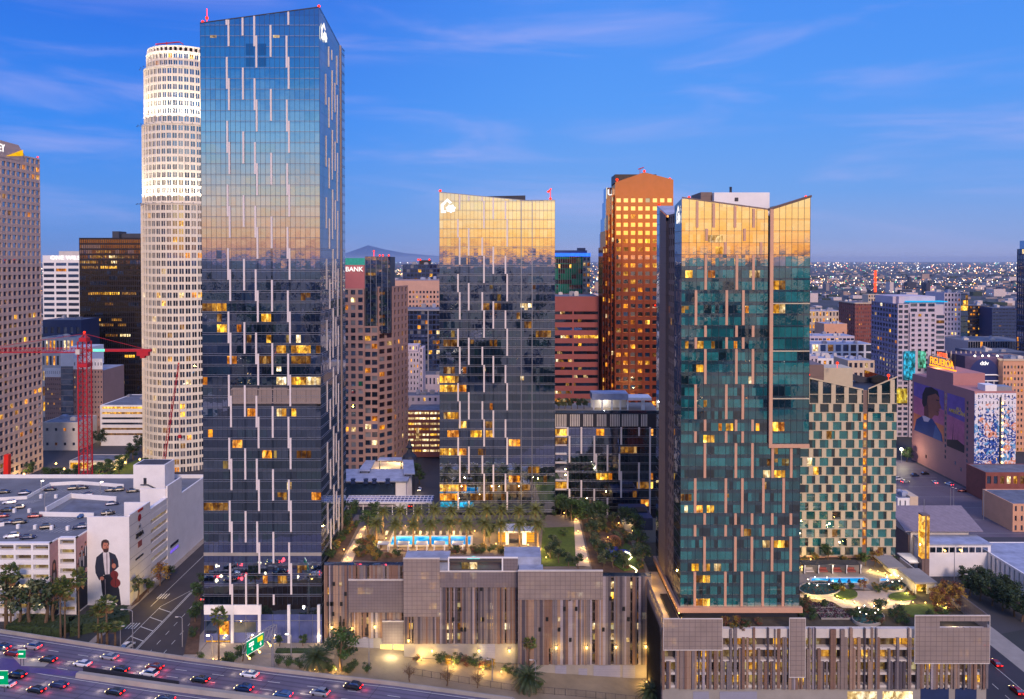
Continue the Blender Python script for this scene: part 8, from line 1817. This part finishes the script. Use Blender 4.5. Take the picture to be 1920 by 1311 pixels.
# ================================================================== freeway in front
ZF = 7.0
def fwp(px, py, off=0.0, z=ZF):
    p = G(px, py, z); return Vector((p.x+FN.x*off, p.y+FN.y*off, z))
_a, _b = G(0, 1187, ZF), G(520, 1261, ZF); FD = (_b-_a).normalized(); FN = Vector((FD.y, -FD.x, 0)); FN = FN if FN.y < 0 else -FN
EDGE = [_a-FD*160, _a, G(170, 1213, ZF), G(350, 1239, ZF), G(520, 1261, ZF), G(740, 1286, ZF), G(960, 1316, ZF), G(960, 1316, ZF)+Vector((40, -50, 0)), G(960, 1316, ZF)+Vector((60, -130, 0))]
def ribbon(name, o0, o1, z0, z1, m, **kw):
    b = MB()
    for a, e in zip(EDGE, EDGE[1:]): b.hexa([(a+FN*o1)+Vector((0, 0, z0)), (e+FN*o1)+Vector((0, 0, z0)), (e+FN*o0)+Vector((0, 0, z0)), (a+FN*o0)+Vector((0, 0, z0)), (a+FN*o1)+Vector((0, 0, z1)), (e+FN*o1)+Vector((0, 0, z1)), (e+FN*o0)+Vector((0, 0, z1)), (a+FN*o0)+Vector((0, 0, z1))])
    return b.build(name, m, **kw)
def lanes_extra(t, pos, col):      # darker tyre tracks along each lane, seams across
    s = t.add('ShaderNodeSeparateXYZ', inp={0: pos}); q = t.math('ADD', t.math('MULTIPLY', s.outputs[0], FN.x), t.math('MULTIPLY', s.outputs[1], FN.y)); al = t.math('ADD', t.math('MULTIPLY', s.outputs[0], FD.x), t.math('MULTIPLY', s.outputs[1], FD.y))
    n = t.add('ShaderNodeTexNoise', inp={0: pos, 2: .35, 3: 3.0})
    wv = t.math('SINE', t.math('ADD', t.math('MULTIPLY', q, 2*math.pi/1.8), t.math('MULTIPLY', n.outputs[0], 1.5)))
    c = t.mix(t.map(wv, .1, 1.0, 0.0, .42), col, lin4((58, 56, 70)))
    return t.mix(t.math('MULTIPLY', t.math('LESS_THAN', t.math('FRACT', t.math('DIVIDE', t.math('ADD', al, 2000.0), 14.0)), .012), .6), c, (.02, .02, .025, 1))
M['fway'] = mat('freeway_concrete', (104, 100, 120), .8, var=.22, scale=.09, spec=.15, extra=lanes_extra)
ribbon('freeway', 0.0, 46.0, -1.2, 0.0, M['fway'], kind='structure')
o = ribbon('freeway_parapet', -.45, .0, -1.3, .95, M['conc']); tag(o, 'long pale concrete parapet along the far side of the freeway', 'barrier')
# lane lines
b = MB()
for off, dash in ((1.0, 0), (4.6, 1), (8.2, 1), (11.8, 1), (15.4, 0)):
    for a, e in zip(EDGE, EDGE[1:]):
        L = (e-a).length; d = (e-a)/L; t = 0
        while t < L:
            q = min(L, t+(3.4 if dash else 20)); s = FN*.09; p0, p1 = a+d*t+FN*off, a+d*q+FN*off; b.poly([p0+s+Vector((0, 0, .006)), p1+s+Vector((0, 0, .006)), p1-s+Vector((0, 0, .006)), p0-s+Vector((0, 0, .006))]); t = q+(7.5 if dash else 0)
b.build('freeway_marking', M['paint'], kind='structure')
# divider between the two roadways and the painted gore
def wallrun(name, pts, w, h, m, label, cat, z=ZF):
    b = MB(); P_ = [G(x, y, z) for x, y in pts]
    for a, e in zip(P_, P_[1:]): d = (e-a).normalized(); s = Vector((-d.y, d.x, 0))*w*.5; b.hexa([a-s-Vector((0, 0, .3)), e-s-Vector((0, 0, .3)), e+s-Vector((0, 0, .3)), a+s-Vector((0, 0, .3)), a-s*.6+Vector((0, 0, h)), e-s*.6+Vector((0, 0, h)), e+s*.6+Vector((0, 0, h)), a+s*.6+Vector((0, 0, h))])
    return tag(b.build(name, m), label, cat)
wallrun('concrete_barrier', [(146, 1268), (335, 1294), (480, 1312), (700, 1340)], 2.0, 1.1, M['conc'], 'broad concrete barrier dividing the two freeway roadways', 'barrier')
wallrun('guard_rail', [(156, 1258), (335, 1286)], .3, 1.2, M['dmetal'], 'dark guard rail on the dividing wall of the freeway', 'barrier')
level_poly('painted_gore', [(-40, 1230), (26, 1236), (60, 1252), (110, 1256), (150, 1259), (138, 1268), (60, 1262), (-40, 1258)], ZF, mat('violet_asphalt', (72, 62, 120), .6, var=.12), .01, kind='structure')
level_poly('gore_concrete', [(20, 1228), (96, 1240), (84, 1250), (40, 1249)], ZF, M['conc'], .02, kind='structure')
ang = math.atan2(FD.y, FD.x)
fs_ = {}
for px, py, c in ((24, 1228, 'maroon'), (62, 1216, 'silver'), (90, 1240, 'black'), (155, 1248, 'white'), (205, 1235, 'silver'), (225, 1259, 'black'), (280, 1267, 'white'), (290, 1254, 'maroon'), (375, 1278, 'black'), (457, 1295, 'navy'), (468, 1268, 'white'), (531, 1306, 'blue'), (662, 1291, 'black'), (600, 1303, 'silver'), (32, 1270, 'black'), (110, 1288, 'navy'), (68, 1297, 'black'), (12, 1286, 'white'), (215, 1301, 'black'), (310, 1314, 'navy'), (4, 1218, 'navy')):
    p = G(px, py, ZF); t = NAMES[c]; fs_[t] = fs_.get(t, 0)+1; car(c, True, (p.x, p.y, ZF), ang+math.pi, '%s car with glowing tail lights on the freeway, %s of that colour' % (t, ORD[fs_[t]-1]), 'cars on the freeway', rc.random() < .3); c_, s_ = math.cos(ang+math.pi), math.sin(ang+math.pi); lamp('tail_glow', (p.x-3.4*c_, p.y-3.4*s_, ZF+.6), 60, (1, .05, .06), .5); lamp('head_glow', (p.x+4.6*c_, p.y+4.6*s_, ZF+.7), 60, (1, .8, .5), .5)
# embankments that carry it, left and right of the underpass
for i, (x0_, x1_, nm) in enumerate(((-330, -126, 'left'), (-94, 140, 'right'))):
    b = MB(); P_ = []
    for a, e in zip(EDGE, EDGE[1:]):
        for t in [k/8 for k in range(8)]: P_.append(a+(e-a)*t)
    P_ = [p for p in P_ if x0_ <= p.x <= x1_]
    for a, e in zip(P_, P_[1:]): za, ze_ = TZ(a.x), TZ(e.x); q, r_ = a-FN*(7.5 if i == 0 else 5), e-FN*(7.5 if i == 0 else 5); b.poly([(a.x, a.y, ZF-.4), (e.x, e.y, ZF-.4), (r_.x, r_.y, ze_), (q.x, q.y, za)])
    b.build('embankment', M['brown'] if i else M['hedge'], kind='structure')
def small_sign(px, py, wpx, hpx, z, label, pole=True):
    p = G(px, py, z); Y = p.y; root = thing('road_sign', label, 'road sign', (p.x, Y, z)); x0_, x1_ = WX(px-wpx/2, Y, py-20), WX(px+wpx/2, Y, py-20); zt = WZ(py-14-hpx, Y); zb = WZ(py-14, Y); b = MB(); b.box(x0_, x1_, Y-.06, Y+.04, zb, zt); b.build('green_panel', M['signg'], root); b = MB(); b.box(x0_-.08, x1_+.08, Y-.03, Y+.05, zb-.08, zb); b.box(x0_-.08, x1_+.08, Y-.03, Y+.05, zt, zt+.08); b.build('panel_border', M['sign_w'], root)
    b = MB()
    for k in (.3, .7): x = x0_+(x1_-x0_)*k; b.tube([(x, Y+.1, z), (x, Y+.1, zt-.2)], .07, 6)
    b.build('post', M['dmetal'], root); b = MB(); b.box(x0_+.3, x0_+(x1_-x0_)*.7, Y-.1, Y-.07, zb+(zt-zb)*.45, zb+(zt-zb)*.62); b.build('sign_lettering', M['sign_w'], root)
M['signg'] = emit('lit_green_sign', (0, 150, 100), .85)
small_sign(41, 1248, 14, 15, ZF, 'small green exit sign on two posts in the freeway gore'); small_sign(2, 1298, 26, 26, ZF, 'larger green freeway sign cut by the left edge')
def gantry():
    A, B = Vector((-70.2, 207.5, 12.0)), Vector((-65.0, 218.2, 12.0)); root = thing('sign_gantry', 'overhead truss carrying two glowing green freeway signs beside the tallest tower', 'road sign', (B.x, B.y, 4)); d = (B-A).normalized(); L = (B-A).length; fr = Fr(A.x, A.y, d.x, d.y); t = MB(); zt = 14.2; zb = 11.2
    for off in (0, -.9):
        t.tube([fr.p(0, off, zb), fr.p(L, off, zb)], .12, 6); t.tube([fr.p(0, off, zt), fr.p(L, off, zt)], .12, 6)
        for k in range(9): t.tube([fr.p(L*k/8, off, zb), fr.p(L*min(8, k+1)/8, off, zt)], .07, 5); t.tube([fr.p(L*k/8, off, zb), fr.p(L*k/8, off, zt)], .06, 5)
    t.build('truss', M['metal'], root)
    for i, (u0, u1) in enumerate(((.3, 3.6), (3.75, 6.4))):
        b = MB(); fr.box(b, u0, u1, .25, .4, 10.9, 14.4); b.build('green_panel', M['signg'], root); b = MB()
        fr.box(b, u0-.08, u1+.08, .22, .38, 14.4, 14.5); fr.box(b, u0-.08, u1+.08, .22, .38, 10.8, 10.9); b.build('panel_border', M['sign_w'], root)
        if i: b = MB(); fr.box(b, u0+.4, u1-.4, .4, .44, 12.7, 13.9); b.build('yellow_plate', emit('yellow_plate', (250, 210, 30), 1.0), root)
        b = MB(); c = (u0+u1)/2; 
        if i == 0:
            for zz in (13.3, 12.7): fr.box(b, c-.9, c+.8, .4, .44, zz, zz+.4)
        fr.box(b, c+.1, c+.3, .4, .44, 11.8, 12.4); fr.poly(b, [(c-.2, 11.9), (c+.2, 11.3), (c+.6, 11.9)], .43); b.build('sign_lettering', M['sign_w'], root)
    b = MB(); b.tube([fr.p(L-1.2, -.45, TZ(-65)), fr.p(L-1.2, -.45, zb)], .38, 10); b.build('pole', M['metal'], root)
    for u in (.5, 4.2, 8.2): p = fr.p(u, 1.1, 10.2); b = MB(); b.blob(p, .26); b.tube([p, fr.p(u, 0, 11)], .05, 5); b.build('sign_lamp', M['warm_lamp'], root); lamp('sign_light', p, 120, (1, .75, .4), .2, root)
gantry()
# ================================================================== frontage between freeway and podium
M['drive'] = mat('pale_driveway', (132, 122, 108), .8, var=.2, scale=.15, extra=grid_extra(6, 99, .06, .6, horiz=False))
sheet('driveway', -54, -31.6, 231.82, 236.0, .01, M['drive'])
sheet('driveway', -54, 42, 205, 231.8, .01, M['drive']) 
sheet('plaza', -91.5, -54.1, 212, 236.9, .008, M['walk'])
def along(px0, py0, px1, py1, n, z=0.0):
    for k in range(n): t = k/(n-1); p = G(px0+(px1-px0)*t, py0+(py1-py0)*t, TZ(WX(px0+(px1-px0)*t, 225, py0))); yield p
i = 0
for px, py, kk, s, lb in ((593, 1258, 'canary', 1.15, 'wide arching date palm beside the gantry, left of the leafy round tree'), (990, 1296, 'canary', 1.15, 'wide arching date palm before the right slat wall, with a lamp post beside it'), (1222, 1322, 'canary', 1.05, 'wide arching date palm at the dark gap between the two podiums'),
                      (410, 1256, 'fan', (.95, .95, 1.35), 'tall fan palm in front of the tallest tower lobby'), (993, 1262, 'fan', (.9, .9, .8), 'short fan palm standing before the right slat wall'), (640, 1258, 'broad', 1.5, 'leafy round tree at the freeway parapet, right of the arching palm'), (1278, 1330, 'round', 1.05, 'dense dark round tree at the corner of the nearer podium'), (1340, 1336, 'round', .85, 'dark round tree cut by the bottom edge, before the nearer podium'),
                      (768, 1278, 'bare', 1.0, 'bare branched small tree by the chain fence, leftmost of three'), (838, 1286, 'bare', 1.1, 'bare branched small tree by the chain fence, middle of three'), (895, 1290, 'bare', 1.05, 'bare branched small tree by the chain fence, rightmost of three')):
    z = TZ(WX(px, 222, py)); p = G(px, py, z); plant(kk, (p.x, p.y, z), lb, s)
fx = {}
for px, py, kk, s in ((376, 1238, 'shrub', 1.0), (424, 1250, 'broad', .55), (436, 1252, 'broad', .6), (455, 1240, 'broad', .7), (470, 1236, 'shrub', 1.1), (522, 1248, 'shrub', 1.3), (540, 1252, 'shrub', 1.4), (562, 1254, 'shrub', 1.4), (524, 1212, 'broad', .45), (568, 1212, 'broad', .45), (612, 1256, 'shrub', 1.2), (662, 1258, 'shrub', 1.3), (688, 1262, 'shrub', 1.2), (620, 1262, 'shrub', 1.0), (652, 1264, 'shrub', 1.1),
                      (780, 1240, 'dry_shrub', 1.0), (826, 1246, 'shrub', 1.5), (842, 1246, 'gold_shrub', 1.3), (858, 1248, 'shrub', 1.5), (874, 1250, 'dry_shrub', 1.5), (890, 1252, 'shrub', 1.5), (905, 1254, 'dry_shrub', 1.5), (918, 1256, 'gold_shrub', 1.4), (952, 1264, 'shrub', 1.2), (966, 1272, 'shrub', 1.2), (1010, 1292, 'shrub', 1.0)):
    z = TZ(WX(px, 224, py)); p = G(px, py, z); t = {'shrub': 'green shrub', 'broad': 'small leafy tree', 'dry_shrub': 'russet shrub', 'gold_shrub': 'golden lit shrub'}[kk]+(' at the tallest tower plaza' if px < 500 else ' in the bed left of the lit garage mouth' if px < 720 else ' in the lit bed under the slat wall'); fx[t] = fx.get(t, 0)+1
    plant(kk, (p.x, p.y, z), t+', %s from the left' % ORD[fx[t]-1], s, group='shrubs along the podium frontage', cat='shrub' if 'shrub' in kk else 'tree')
p0, p1 = G(518, 1226, 0), G(604, 1226, 0); hedge('hedge', 'clipped dark hedge in front of the tallest tower lobby', [(p0.x, p0.y), (p1.x, p1.y)], 0, 1.4, 2.0, 3)
b = MB(); b.box(p0.x-6, p1.x+4, p0.y-2.2, p0.y-1.8, -.3, 1.0); tag(b.build('planter_wall', M['conc']), 'low pale planter wall below the clipped dark hedge', 'wall')
for i, (px, py, wt) in enumerate(((790, 1240, 300), (850, 1252, 400), (905, 1262, 400), (940, 1266, 300), (870, 1238, 250), (630, 1262, 200), (590, 1262, 200), (400, 1242, 350), (1212, 1285, 500), (950, 1240, 350))):
    z = TZ(WX(px, 224, py)); p = G(px, py, z); lampost((p.x, p.y, z), 'amber ground lamp among the frontage shrubs, %s from the left edge of the bed' % ORD[i], 1.0, wt, (1, .58, .14), group='amber lamps in the frontage beds')
def fence(pts, label):
    P_ = []
    for px, py in pts: z = TZ(WX(px, 220, py)); p = G(px, py, z); P_.append(Vector((p.x, p.y, z)))
    root = thing('chain_fence', label, 'fence', tuple(P_[0])); r_ = MB()
    for a, e in zip(P_, P_[1:]):
        n = max(2, int((e-a).length/2.6))
        for k in range(n): q = a.lerp(e, k/n); b = MB(); b.tube([q, q+Vector((0, 0, 1.9))], .06, 5); b.build('post', M['dmetal'], root)
        for h in (.15, 1.85): r_.tube([a+Vector((0, 0, h)), e+Vector((0, 0, h))], .04, 4)
        m_ = int((e-a).length/.4)
        for k in range(m_): q = a.lerp(e, k/m_); r_.tube([q+Vector((0, 0, .15)), q+Vector((0, 0, 1.85))], .012, 3, cap=False)
    r_.build('wire_mesh', M['dmetal'], root)
fence([(775, 1266), (860, 1280), (960, 1296), (1080, 1306), (1230, 1322)], 'dark chain fence along the sloping freeway edge')
for i, (px, py, h) in enumerate(((692, 1262, 10), (1004, 1298, 9), (923, 1276, 6), (546, 1234, 7), (398, 1230, 6))):
    z = TZ(WX(px, 220, py)); p = G(px, py, z); street_lamp((p.x, p.y, z), ('pale lamp post by the grey shutter door', 'pale lamp post beside the right arching palm', 'short post lamp by the lit shrubs', 'plaza lamp post at the hedge', 'plaza lamp post near the lobby glow')[i], h, 1.2, math.pi, watts=220 if i > 2 else 0)
# ================================================================== cranes
def crane():
    Y = 345.0; p = W(161, 905, Y); zt = WZ(640, Y); root = thing('tower_crane', 'tall red lattice tower crane with a long jib reaching the left edge', 'crane', (p.x, Y, 0)); t = MB(); h = 1.9; n = 26
    for sx_ in (-h, h):
        for sy in (-h, h): t.box(p.x+sx_-.22, p.x+sx_+.22, Y+sy-.22, Y+sy+.22, 0, zt)
    for k in range(n):
        z0, z1 = zt*k/n, zt*(k+1)/n
        for (a, e) in (((-h, -h), (h, -h)), ((h, -h), (h, h)), ((h, h), (-h, h)), ((-h, h), (-h, -h))):
            t.tube([(p.x+a[0], Y+a[1], z0), (p.x+e[0], Y+e[1], z1)], .12, 4, cap=False); t.tube([(p.x+a[0], Y+a[1], z1), (p.x+e[0], Y+e[1], z1)], .1, 4, cap=False)
    t.build('mast', M['redp'], root)
    b = MB(); b.box(p.x-2.2, p.x+2.2, Y-2.2, Y+2.2, zt*.86, zt*.88); b.build('mast_collar', M['redp'], root); b = MB(); b.box(p.x-1.6, p.x+1.6, Y-1.6, Y+1.6, zt, zt+1.6); b.build('slewing_frame', M['redp'], root)
    ap = WZ(626, Y); b = MB()
    for sx_ in (-1.1, 1.1): b.tube([(p.x+sx_, Y-.8, zt+1.6), (p.x, Y, ap)], .22, 5); b.tube([(p.x+sx_, Y+.8, zt+1.6), (p.x, Y, ap)], .22, 5)
    b.build('apex_frame', M['redp'], root); b = MB(); b.blob((p.x, Y, ap+.6), .5); b.build('beacon', M['red_lamp'], root)
    zj = WZ(661, Y); xl_ = p.x-60; t = MB()
    for yy, zz in ((-.9, 0), (.9, 0), (0, 1.9)): t.tube([(p.x, Y+yy, zj+zz), (xl_, Y+yy, zj+zz)], .16, 5)
    for k in range(38):
        xa = p.x-60*k/38; xb = p.x-60*(k+1)/38; xm = (xa+xb)/2; t.tube([(xa, Y-.9, zj), (xm, Y, zj+1.9), (xb, Y-.9, zj)], .09, 4, cap=False); t.tube([(xa, Y+.9, zj), (xm, Y, zj+1.9), (xb, Y+.9, zj)], .09, 4, cap=False)
    t.tube([(p.x, Y, ap), (xl_+18, Y, zj+1.9)], .09, 4); t.build('jib', M['redp'], root)
    xr_ = WX(284, Y, 661); b = MB(); b.box(p.x+1.4, xr_, Y-.8, Y+.8, zj+.4, zj+1.5); b.tube([(p.x, Y, ap), (xr_-3, Y, zj+1.5)], .09, 4); b.build('counter_jib', M['redp'], root); b = MB(); b.box(xr_-6, xr_-1, Y-1.0, Y+1.0, zj-1.4, zj+.39); b.box(xr_-4.6, xr_-2.6, Y-.9, Y+.9, zj-2.4, zj-1.41); b.build('counterweight', M['redp'], root)
    b = MB(); b.box(p.x-2.6, p.x-.8, Y-2.6, Y-1.0, zj-.6, zj+1.6); b.build('cab', M['offwhite'], root); b = MB(); b.box(WX(176, Y, 664), WX(198, Y, 664), Y-.9, Y-.82, zj+.5, zj+1.6); b.build('lit_panel', emit('mint_panel', (120, 255, 210), 1.1), root)
crane()
def luffer():
    Y = 400.0; a, e = W(306, 872, Y), W(335, 684, Y-4); root = thing('boom_crane', 'slim red lattice boom leaning before the white round tower', 'crane', (a.x, Y, 0)); t = MB(); d = (e-a)
    for o_ in (Vector((-.7, 0, 0)), Vector((.7, 0, 0)), Vector((0, .9, 0))): t.tube([a+o_, e+o_*.4], .13, 4)
    for k in range(34): q0, q1 = a+d*k/34, a+d*(k+1)/34; s = .7*(1-.6*k/34); t.tube([q0+Vector((-s, 0, 0)), q1+Vector((s, 0, 0))], .08, 4, cap=False)
    t.build('boom', M['redp'], root); b = MB(); b.box(a.x-3, a.x+3, Y-2, Y+4, 0, a.z); b.build('engine_house', M['redp'], root); b = MB(); b.blob(e+Vector((0, 0, .6)), .45); b.tube([e, e+Vector((0, 0, .6))], .2, 5); b.build('boom_tip', M['brightred'], root); b = MB(); b.tube([e+Vector((.3, 0, 0)), Vector((e.x+.3, e.y, WZ(812, Y)))], .05, 4); b.box(e.x-.4, e.x+1, e.y-.4, e.y+.4, WZ(818, Y), WZ(812, Y)); b.build('hoist_rope', M['redp'], root)
luffer()
def rig():
    Y = 350.0; a = W(11, 900, Y); root = thing('drilling_rig', 'bright red drilling rig mast at the left edge building site', 'machine', (a.x, Y, 0)); b = MB(); q = W(14, 852, Y); b.hexa([(a.x-1.2, Y-1, 0), (a.x+1.2, Y-1, 0), (a.x+1.2, Y+1, 0), (a.x-1.2, Y+1, 0), (q.x-1.0, Y-1, q.z), (q.x+1.0, Y-1, q.z), (q.x+1, Y+1, q.z), (q.x-1, Y+1, q.z)]); b.build('mast', M['brightred'], root); b = MB(); b.box(a.x-2.5, a.x+3, Y-2, Y+2, 0, 2.6); b.build('carriage', M['dmetal'], root)
rig()
# ================================================================== trees of the left side
LT = [('loose', 12, 1181, 1.5, 'tall loose eucalyptus before the left garage front, first from the left edge'), ('loose', 34, 1183, 1.25, 'tall loose eucalyptus before the left garage front, second from the left edge'), ('loose', 58, 1182, 1.35, 'tall loose eucalyptus before the left garage front, third from the left edge'), ('loose', 84, 1184, 1.45, 'tall loose eucalyptus before the woman portrait mural'), ('loose', 102, 1180, 1.2, 'loose eucalyptus beside the slim bay of garage openings'),
      ('fan', 20, 1184, (1.1, 1.1, 1.6), 'tall fan palm nearest the left edge'), ('fan', 114, 1196, (1.0, 1.0, 1.42), 'left fan palm of the pair before the garage corner bay'), ('fan', 122, 1198, (.95, .95, 1.36), 'right fan palm of the pair before the garage corner bay'), ('fan', 148, 1196, (1.0, 1.0, 1.62), 'tall fan palm before the ensemble mural'), ('fan', 184, 1208, (1.2, 1.2, .92), 'shorter fan palm below the violinist mural, left of the tall one'), ('fan', 201, 1212, (1.25, 1.25, 1.15), 'tallest fan palm below the violinist mural'), ('fan', 190, 1216, (1.15, 1.15, .55), 'lowest fan palm below the violinist mural'), ('fan', 216, 1216, (1.2, 1.2, .58), 'low bushy fan palm right of the violinist palms'),
      ('loose', 258, 1128, .75, 'leafy tree against the blank garage side, nearest the mural corner'), ('olive', 278, 1112, 1.0, 'small grey green tree halfway along the garage side'), ('red', 300, 1098, 1.5, 'yellow lamp lit tree at the far end of the garage side'), ('olive', 318, 1084, .9, 'small tree at the street bend by the garage'),
      ('round', 110, 838, 1.35, 'dark round tree in front of the blank white low building'), ('round', 188, 836, 1.2, 'dark round tree right of the crane mast'), ('broad', 30, 892, 1.3, 'bushy tree beside the red drilling rig'), ('broad', 55, 896, 1.1, 'bushy tree between the drilling rig and crane'), ('round', 265, 845, 1.2, 'dark tree at the foot of the white round tower'), ('round', 250, 862, 1.1, 'dark tree beside the park lawn'), ('broad', 275, 880, .9, 'leafy park tree near the lift tower'),
      ('broad', 366, 1168, .9, 'kerb tree at the left street, lower one'), ('broad', 372, 1130, .9, 'kerb tree at the left street, upper one'), ('shrub', 362, 1196, 1.4, 'kerb shrub at the left street'), ('shrub', 378, 1094, 1.6, 'kerb shrub hidden by the tallest tower edge')]
for kk, px, py, s, lb in LT: p = G(px, py, 0); plant(kk, (p.x, p.y, 0), lb, s, cat='shrub' if kk == 'shrub' else ('palm' if kk == 'fan' else 'tree'))
pk = random.Random(77); k = 0
for px, py in ((90, 903), (108, 900), (124, 903), (142, 898), (176, 893), (192, 890), (206, 885), (220, 878), (234, 872), (186, 902), (204, 898), (224, 890)): p = G(px, py, 0); plant('broad', (p.x, p.y, 0), 'park tree behind the white garage, %s from the left' % ORD[k], pk.uniform(.8, 1.1), group='park trees behind the white garage'); k += 1
lamp('tree_lamp', G(300, 1096, 5)+Vector((0, -2.5, 0)), 900, (1, .62, .06), .3)
for px, py, wt in ((185, 895, 900), (215, 880, 900), (235, 868, 700), (45, 890, 900), (120, 880, 900), (262, 862, 700), (150, 870, 1200), (188, 815, 1600), (105, 870, 900)):
    p = G(px, py, 3.0); root = thing('park_lamp', 'glowing park lamp behind the white garage, at the %s' % {185: 'crane foot', 215: 'lawn edge', 235: 'far lawn end', 45: 'drilling rig', 120: 'left shop front', 262: 'round tower path', 150: 'kiosk front', 188: 'white car park', 105: 'dark round tree'}[px], 'lamp', (p.x, p.y, 0), 'park lamps'); b = MB(); b.tube([(p.x, p.y, 0), (p.x, p.y, 3)], .08, 6); b.build('post', M['dmetal'], root); b = MB(); b.blob((p.x, p.y, 3.2), .5); b.build('lamp_head', M['warm_lamp'] if px != 188 else M['white_lamp'], root); lamp('park_glow', (p.x, p.y, 4.2), wt, (1, .7, .25), .3, root)
hp = [G(30, 1178, 0), G(130, 1184, 0), G(240, 1160, 0)]; hedge('hedge', 'dark overgrown bank of bushes under the fan palms', [(q.x, q.y) for q in hp], 0, 3.0, 9.0, 5, size=.8)
# ================================================================== right side streets, lot and trees
sheet('parking_lot', 150, 240, 345, 478, .006, mat('lot_asphalt', (92, 84, 98), .6, var=.25, scale=.06)); sheet('road', 124, 150, 120, 344, .012, M['asph_d']); sheet('pavement', 150.2, 158, 120, 300, .01, M['conc'])
mk = MB()
for k in range(20): y = 350+k*6; line(160, y, 236, y, .12, -5.97) if k % 3 == 0 else None
for k in range(30): line(137, 150+k*6, 137, 153+k*6, .16, -5.97)
line(130.5, 150, 130.5, 330, .16, -5.97); line(143.5, 150, 143.5, 330, .16, -5.97); mk.build('road_marking', M['paint'], kind='structure')
for i, (px, py, c, rz, on) in enumerate(((1684, 900, 'white', 20, False), (1697, 905, 'silver', 20, True), (1716, 893, 'navy', 10, False), (1753, 906, 'white', 80, True), (1780, 910, 'white', 100, True), (1803, 922, 'maroon', 170, False), (1735, 890, 'black', 10, False))): p = G(px, py, -6); car(c, on, (p.x, p.y, -6), R(rz), '%s car on the open parking lot, %s from the teal tower side' % (NAMES[c], ORD[i]), 'cars on the open parking lot', i % 2 == 0)
for i, (px, py, c) in enumerate(((1878, 1172, 'red'), (1858, 1208, 'maroon'), (1866, 1246, 'red'), (1906, 1298, 'red'), (1852, 1182, 'silver'))): p = G(px, py, -6); car(c, True, (min(148, p.x), p.y, -6), R(90), '%s car with red tail lights on the far right street, %s from the top' % (NAMES[c], ORD[i]), 'cars on the far right street')
k = 0
for px, py, s in ((1818, 1118, 1.0), (1838, 1126, 1.05), (1860, 1136, 1.1), (1880, 1146, 1.05), (1902, 1156, 1.1), (1830, 1104, .95), (1852, 1112, 1.0), (1876, 1124, 1.0), (1898, 1132, 1.0), (1916, 1166, 1.1), (1812, 1098, .8)): p = G(px, py, -6); plant('round', (p.x, p.y, -6), 'dense dark street tree before the long ribbed white building, %s of the clump' % ORD[k], s, group='dark street trees at the right edge'); k += 1
p = G(1700, 866, -6); plant('round', (p.x, p.y, -6), 'dark round tree at the far corner of the mauve mural hotel', 1.0); p = G(1690, 862, -4); root = thing('street_lamp', 'glaring street lamp by the far corner of the mauve hotel', 'street lamp', (p.x, p.y, -6)); b = MB(); b.tube([(p.x, p.y, -6), (p.x, p.y, 2)], .12, 6); b.build('pole', M['metal'], root); b = MB(); b.blob((p.x, p.y, 2.2), .9); b.build('lamp_head', M['white_lamp'], root); lamp('street_light', (p.x, p.y-1.5, 2.0), 3500, (1, .85, .55), .4, root)
for i, (px, py, h, wt) in enumerate(((1789, 1105, 16, 0), (1844, 975, 14, 0), (1797, 1025, 8, 1500), (1806, 1118, 8, 0), (1782, 948, 9, 0), (1788, 950, 9, 0))): p = G(px, py, -6); street_lamp((p.x, p.y, -6), ('tall dark pole at the podium corner street', 'tall thin pole at the lot edge', 'bright lamp before the church annex', 'lamp post by the dark street trees', 'left pole of the pair on the lot', 'right pole of the pair on the lot')[i], h, 1.0, 0, watts=wt)
for px, py in ((1770, 1062), (1788, 1062), (1804, 1064), (1820, 1066)): p = G(px, py, -6); plant('shrub', (p.x, p.y, -6), 'small dark clipped shrub before the church annex', .9, group='shrubs before the church annex', cat='shrub')
# street in the centre gap
sheet('road', -51, -37, 300, 520, .006, M['asph_d']); car('white', True, (-46.5, 398, TZ(-46)), R(-90), 'car with bright headlights in the street left of the middle tower', 'cars in the centre street'); car('red', True, (-47.5, 372, TZ(-47)), R(90), 'red lit car beside the low hall in the centre street', 'cars in the centre street'); lamp('street_light', (-46, 393, 3), 600, (1, .8, .5), .4)
for i, (px, py) in enumerate(((787, 905), (783, 890))): p = G(px, py, 0); plant('broad', (p.x, p.y, TZ(p.x)), ('nearer', 'farther')[i]+' leafy tree beside the pavilion in the centre street', .9)
k = 0
for px in (1048, 1060, 1072, 1084, 1096): x = WX(px, 297, 760); plant('olive', (x, 299, WZ(775, 291)), 'small tree on the low wing roof terrace, %s from the left' % ORD[k], .8, group='trees on the roof terrace'); k += 1
# the samples that the copies were made from are no longer needed
def wipe(o):
    for c in list(o.children): wipe(c)
    bpy.data.objects.remove(o)
for o in list(PROTO.values())+list(CARS.values())+[cb, lg, um]: wipe(o)
# ================================================================== the dusk air itself
def haze():
    b = MB(); b.box(-46000, 46000, -46000, 46000, -9, 230); m = bpy.data.materials.new('dusk_air'); m.use_nodes = True; t = NT(m.node_tree)
    v = t.add('ShaderNodeVolumePrincipled'); v.inputs['Color'].default_value = (.60, .76, 1.0, 1); v.inputs['Density'].default_value = HAZE; v.inputs['Anisotropy'].default_value = 0.0
    o = t.add('ShaderNodeOutputMaterial'); t.l.new(v.outputs[0], o.inputs['Volume']); b.build('haze', m, kind='stuff')
HAZE = 2.8e-5
haze()
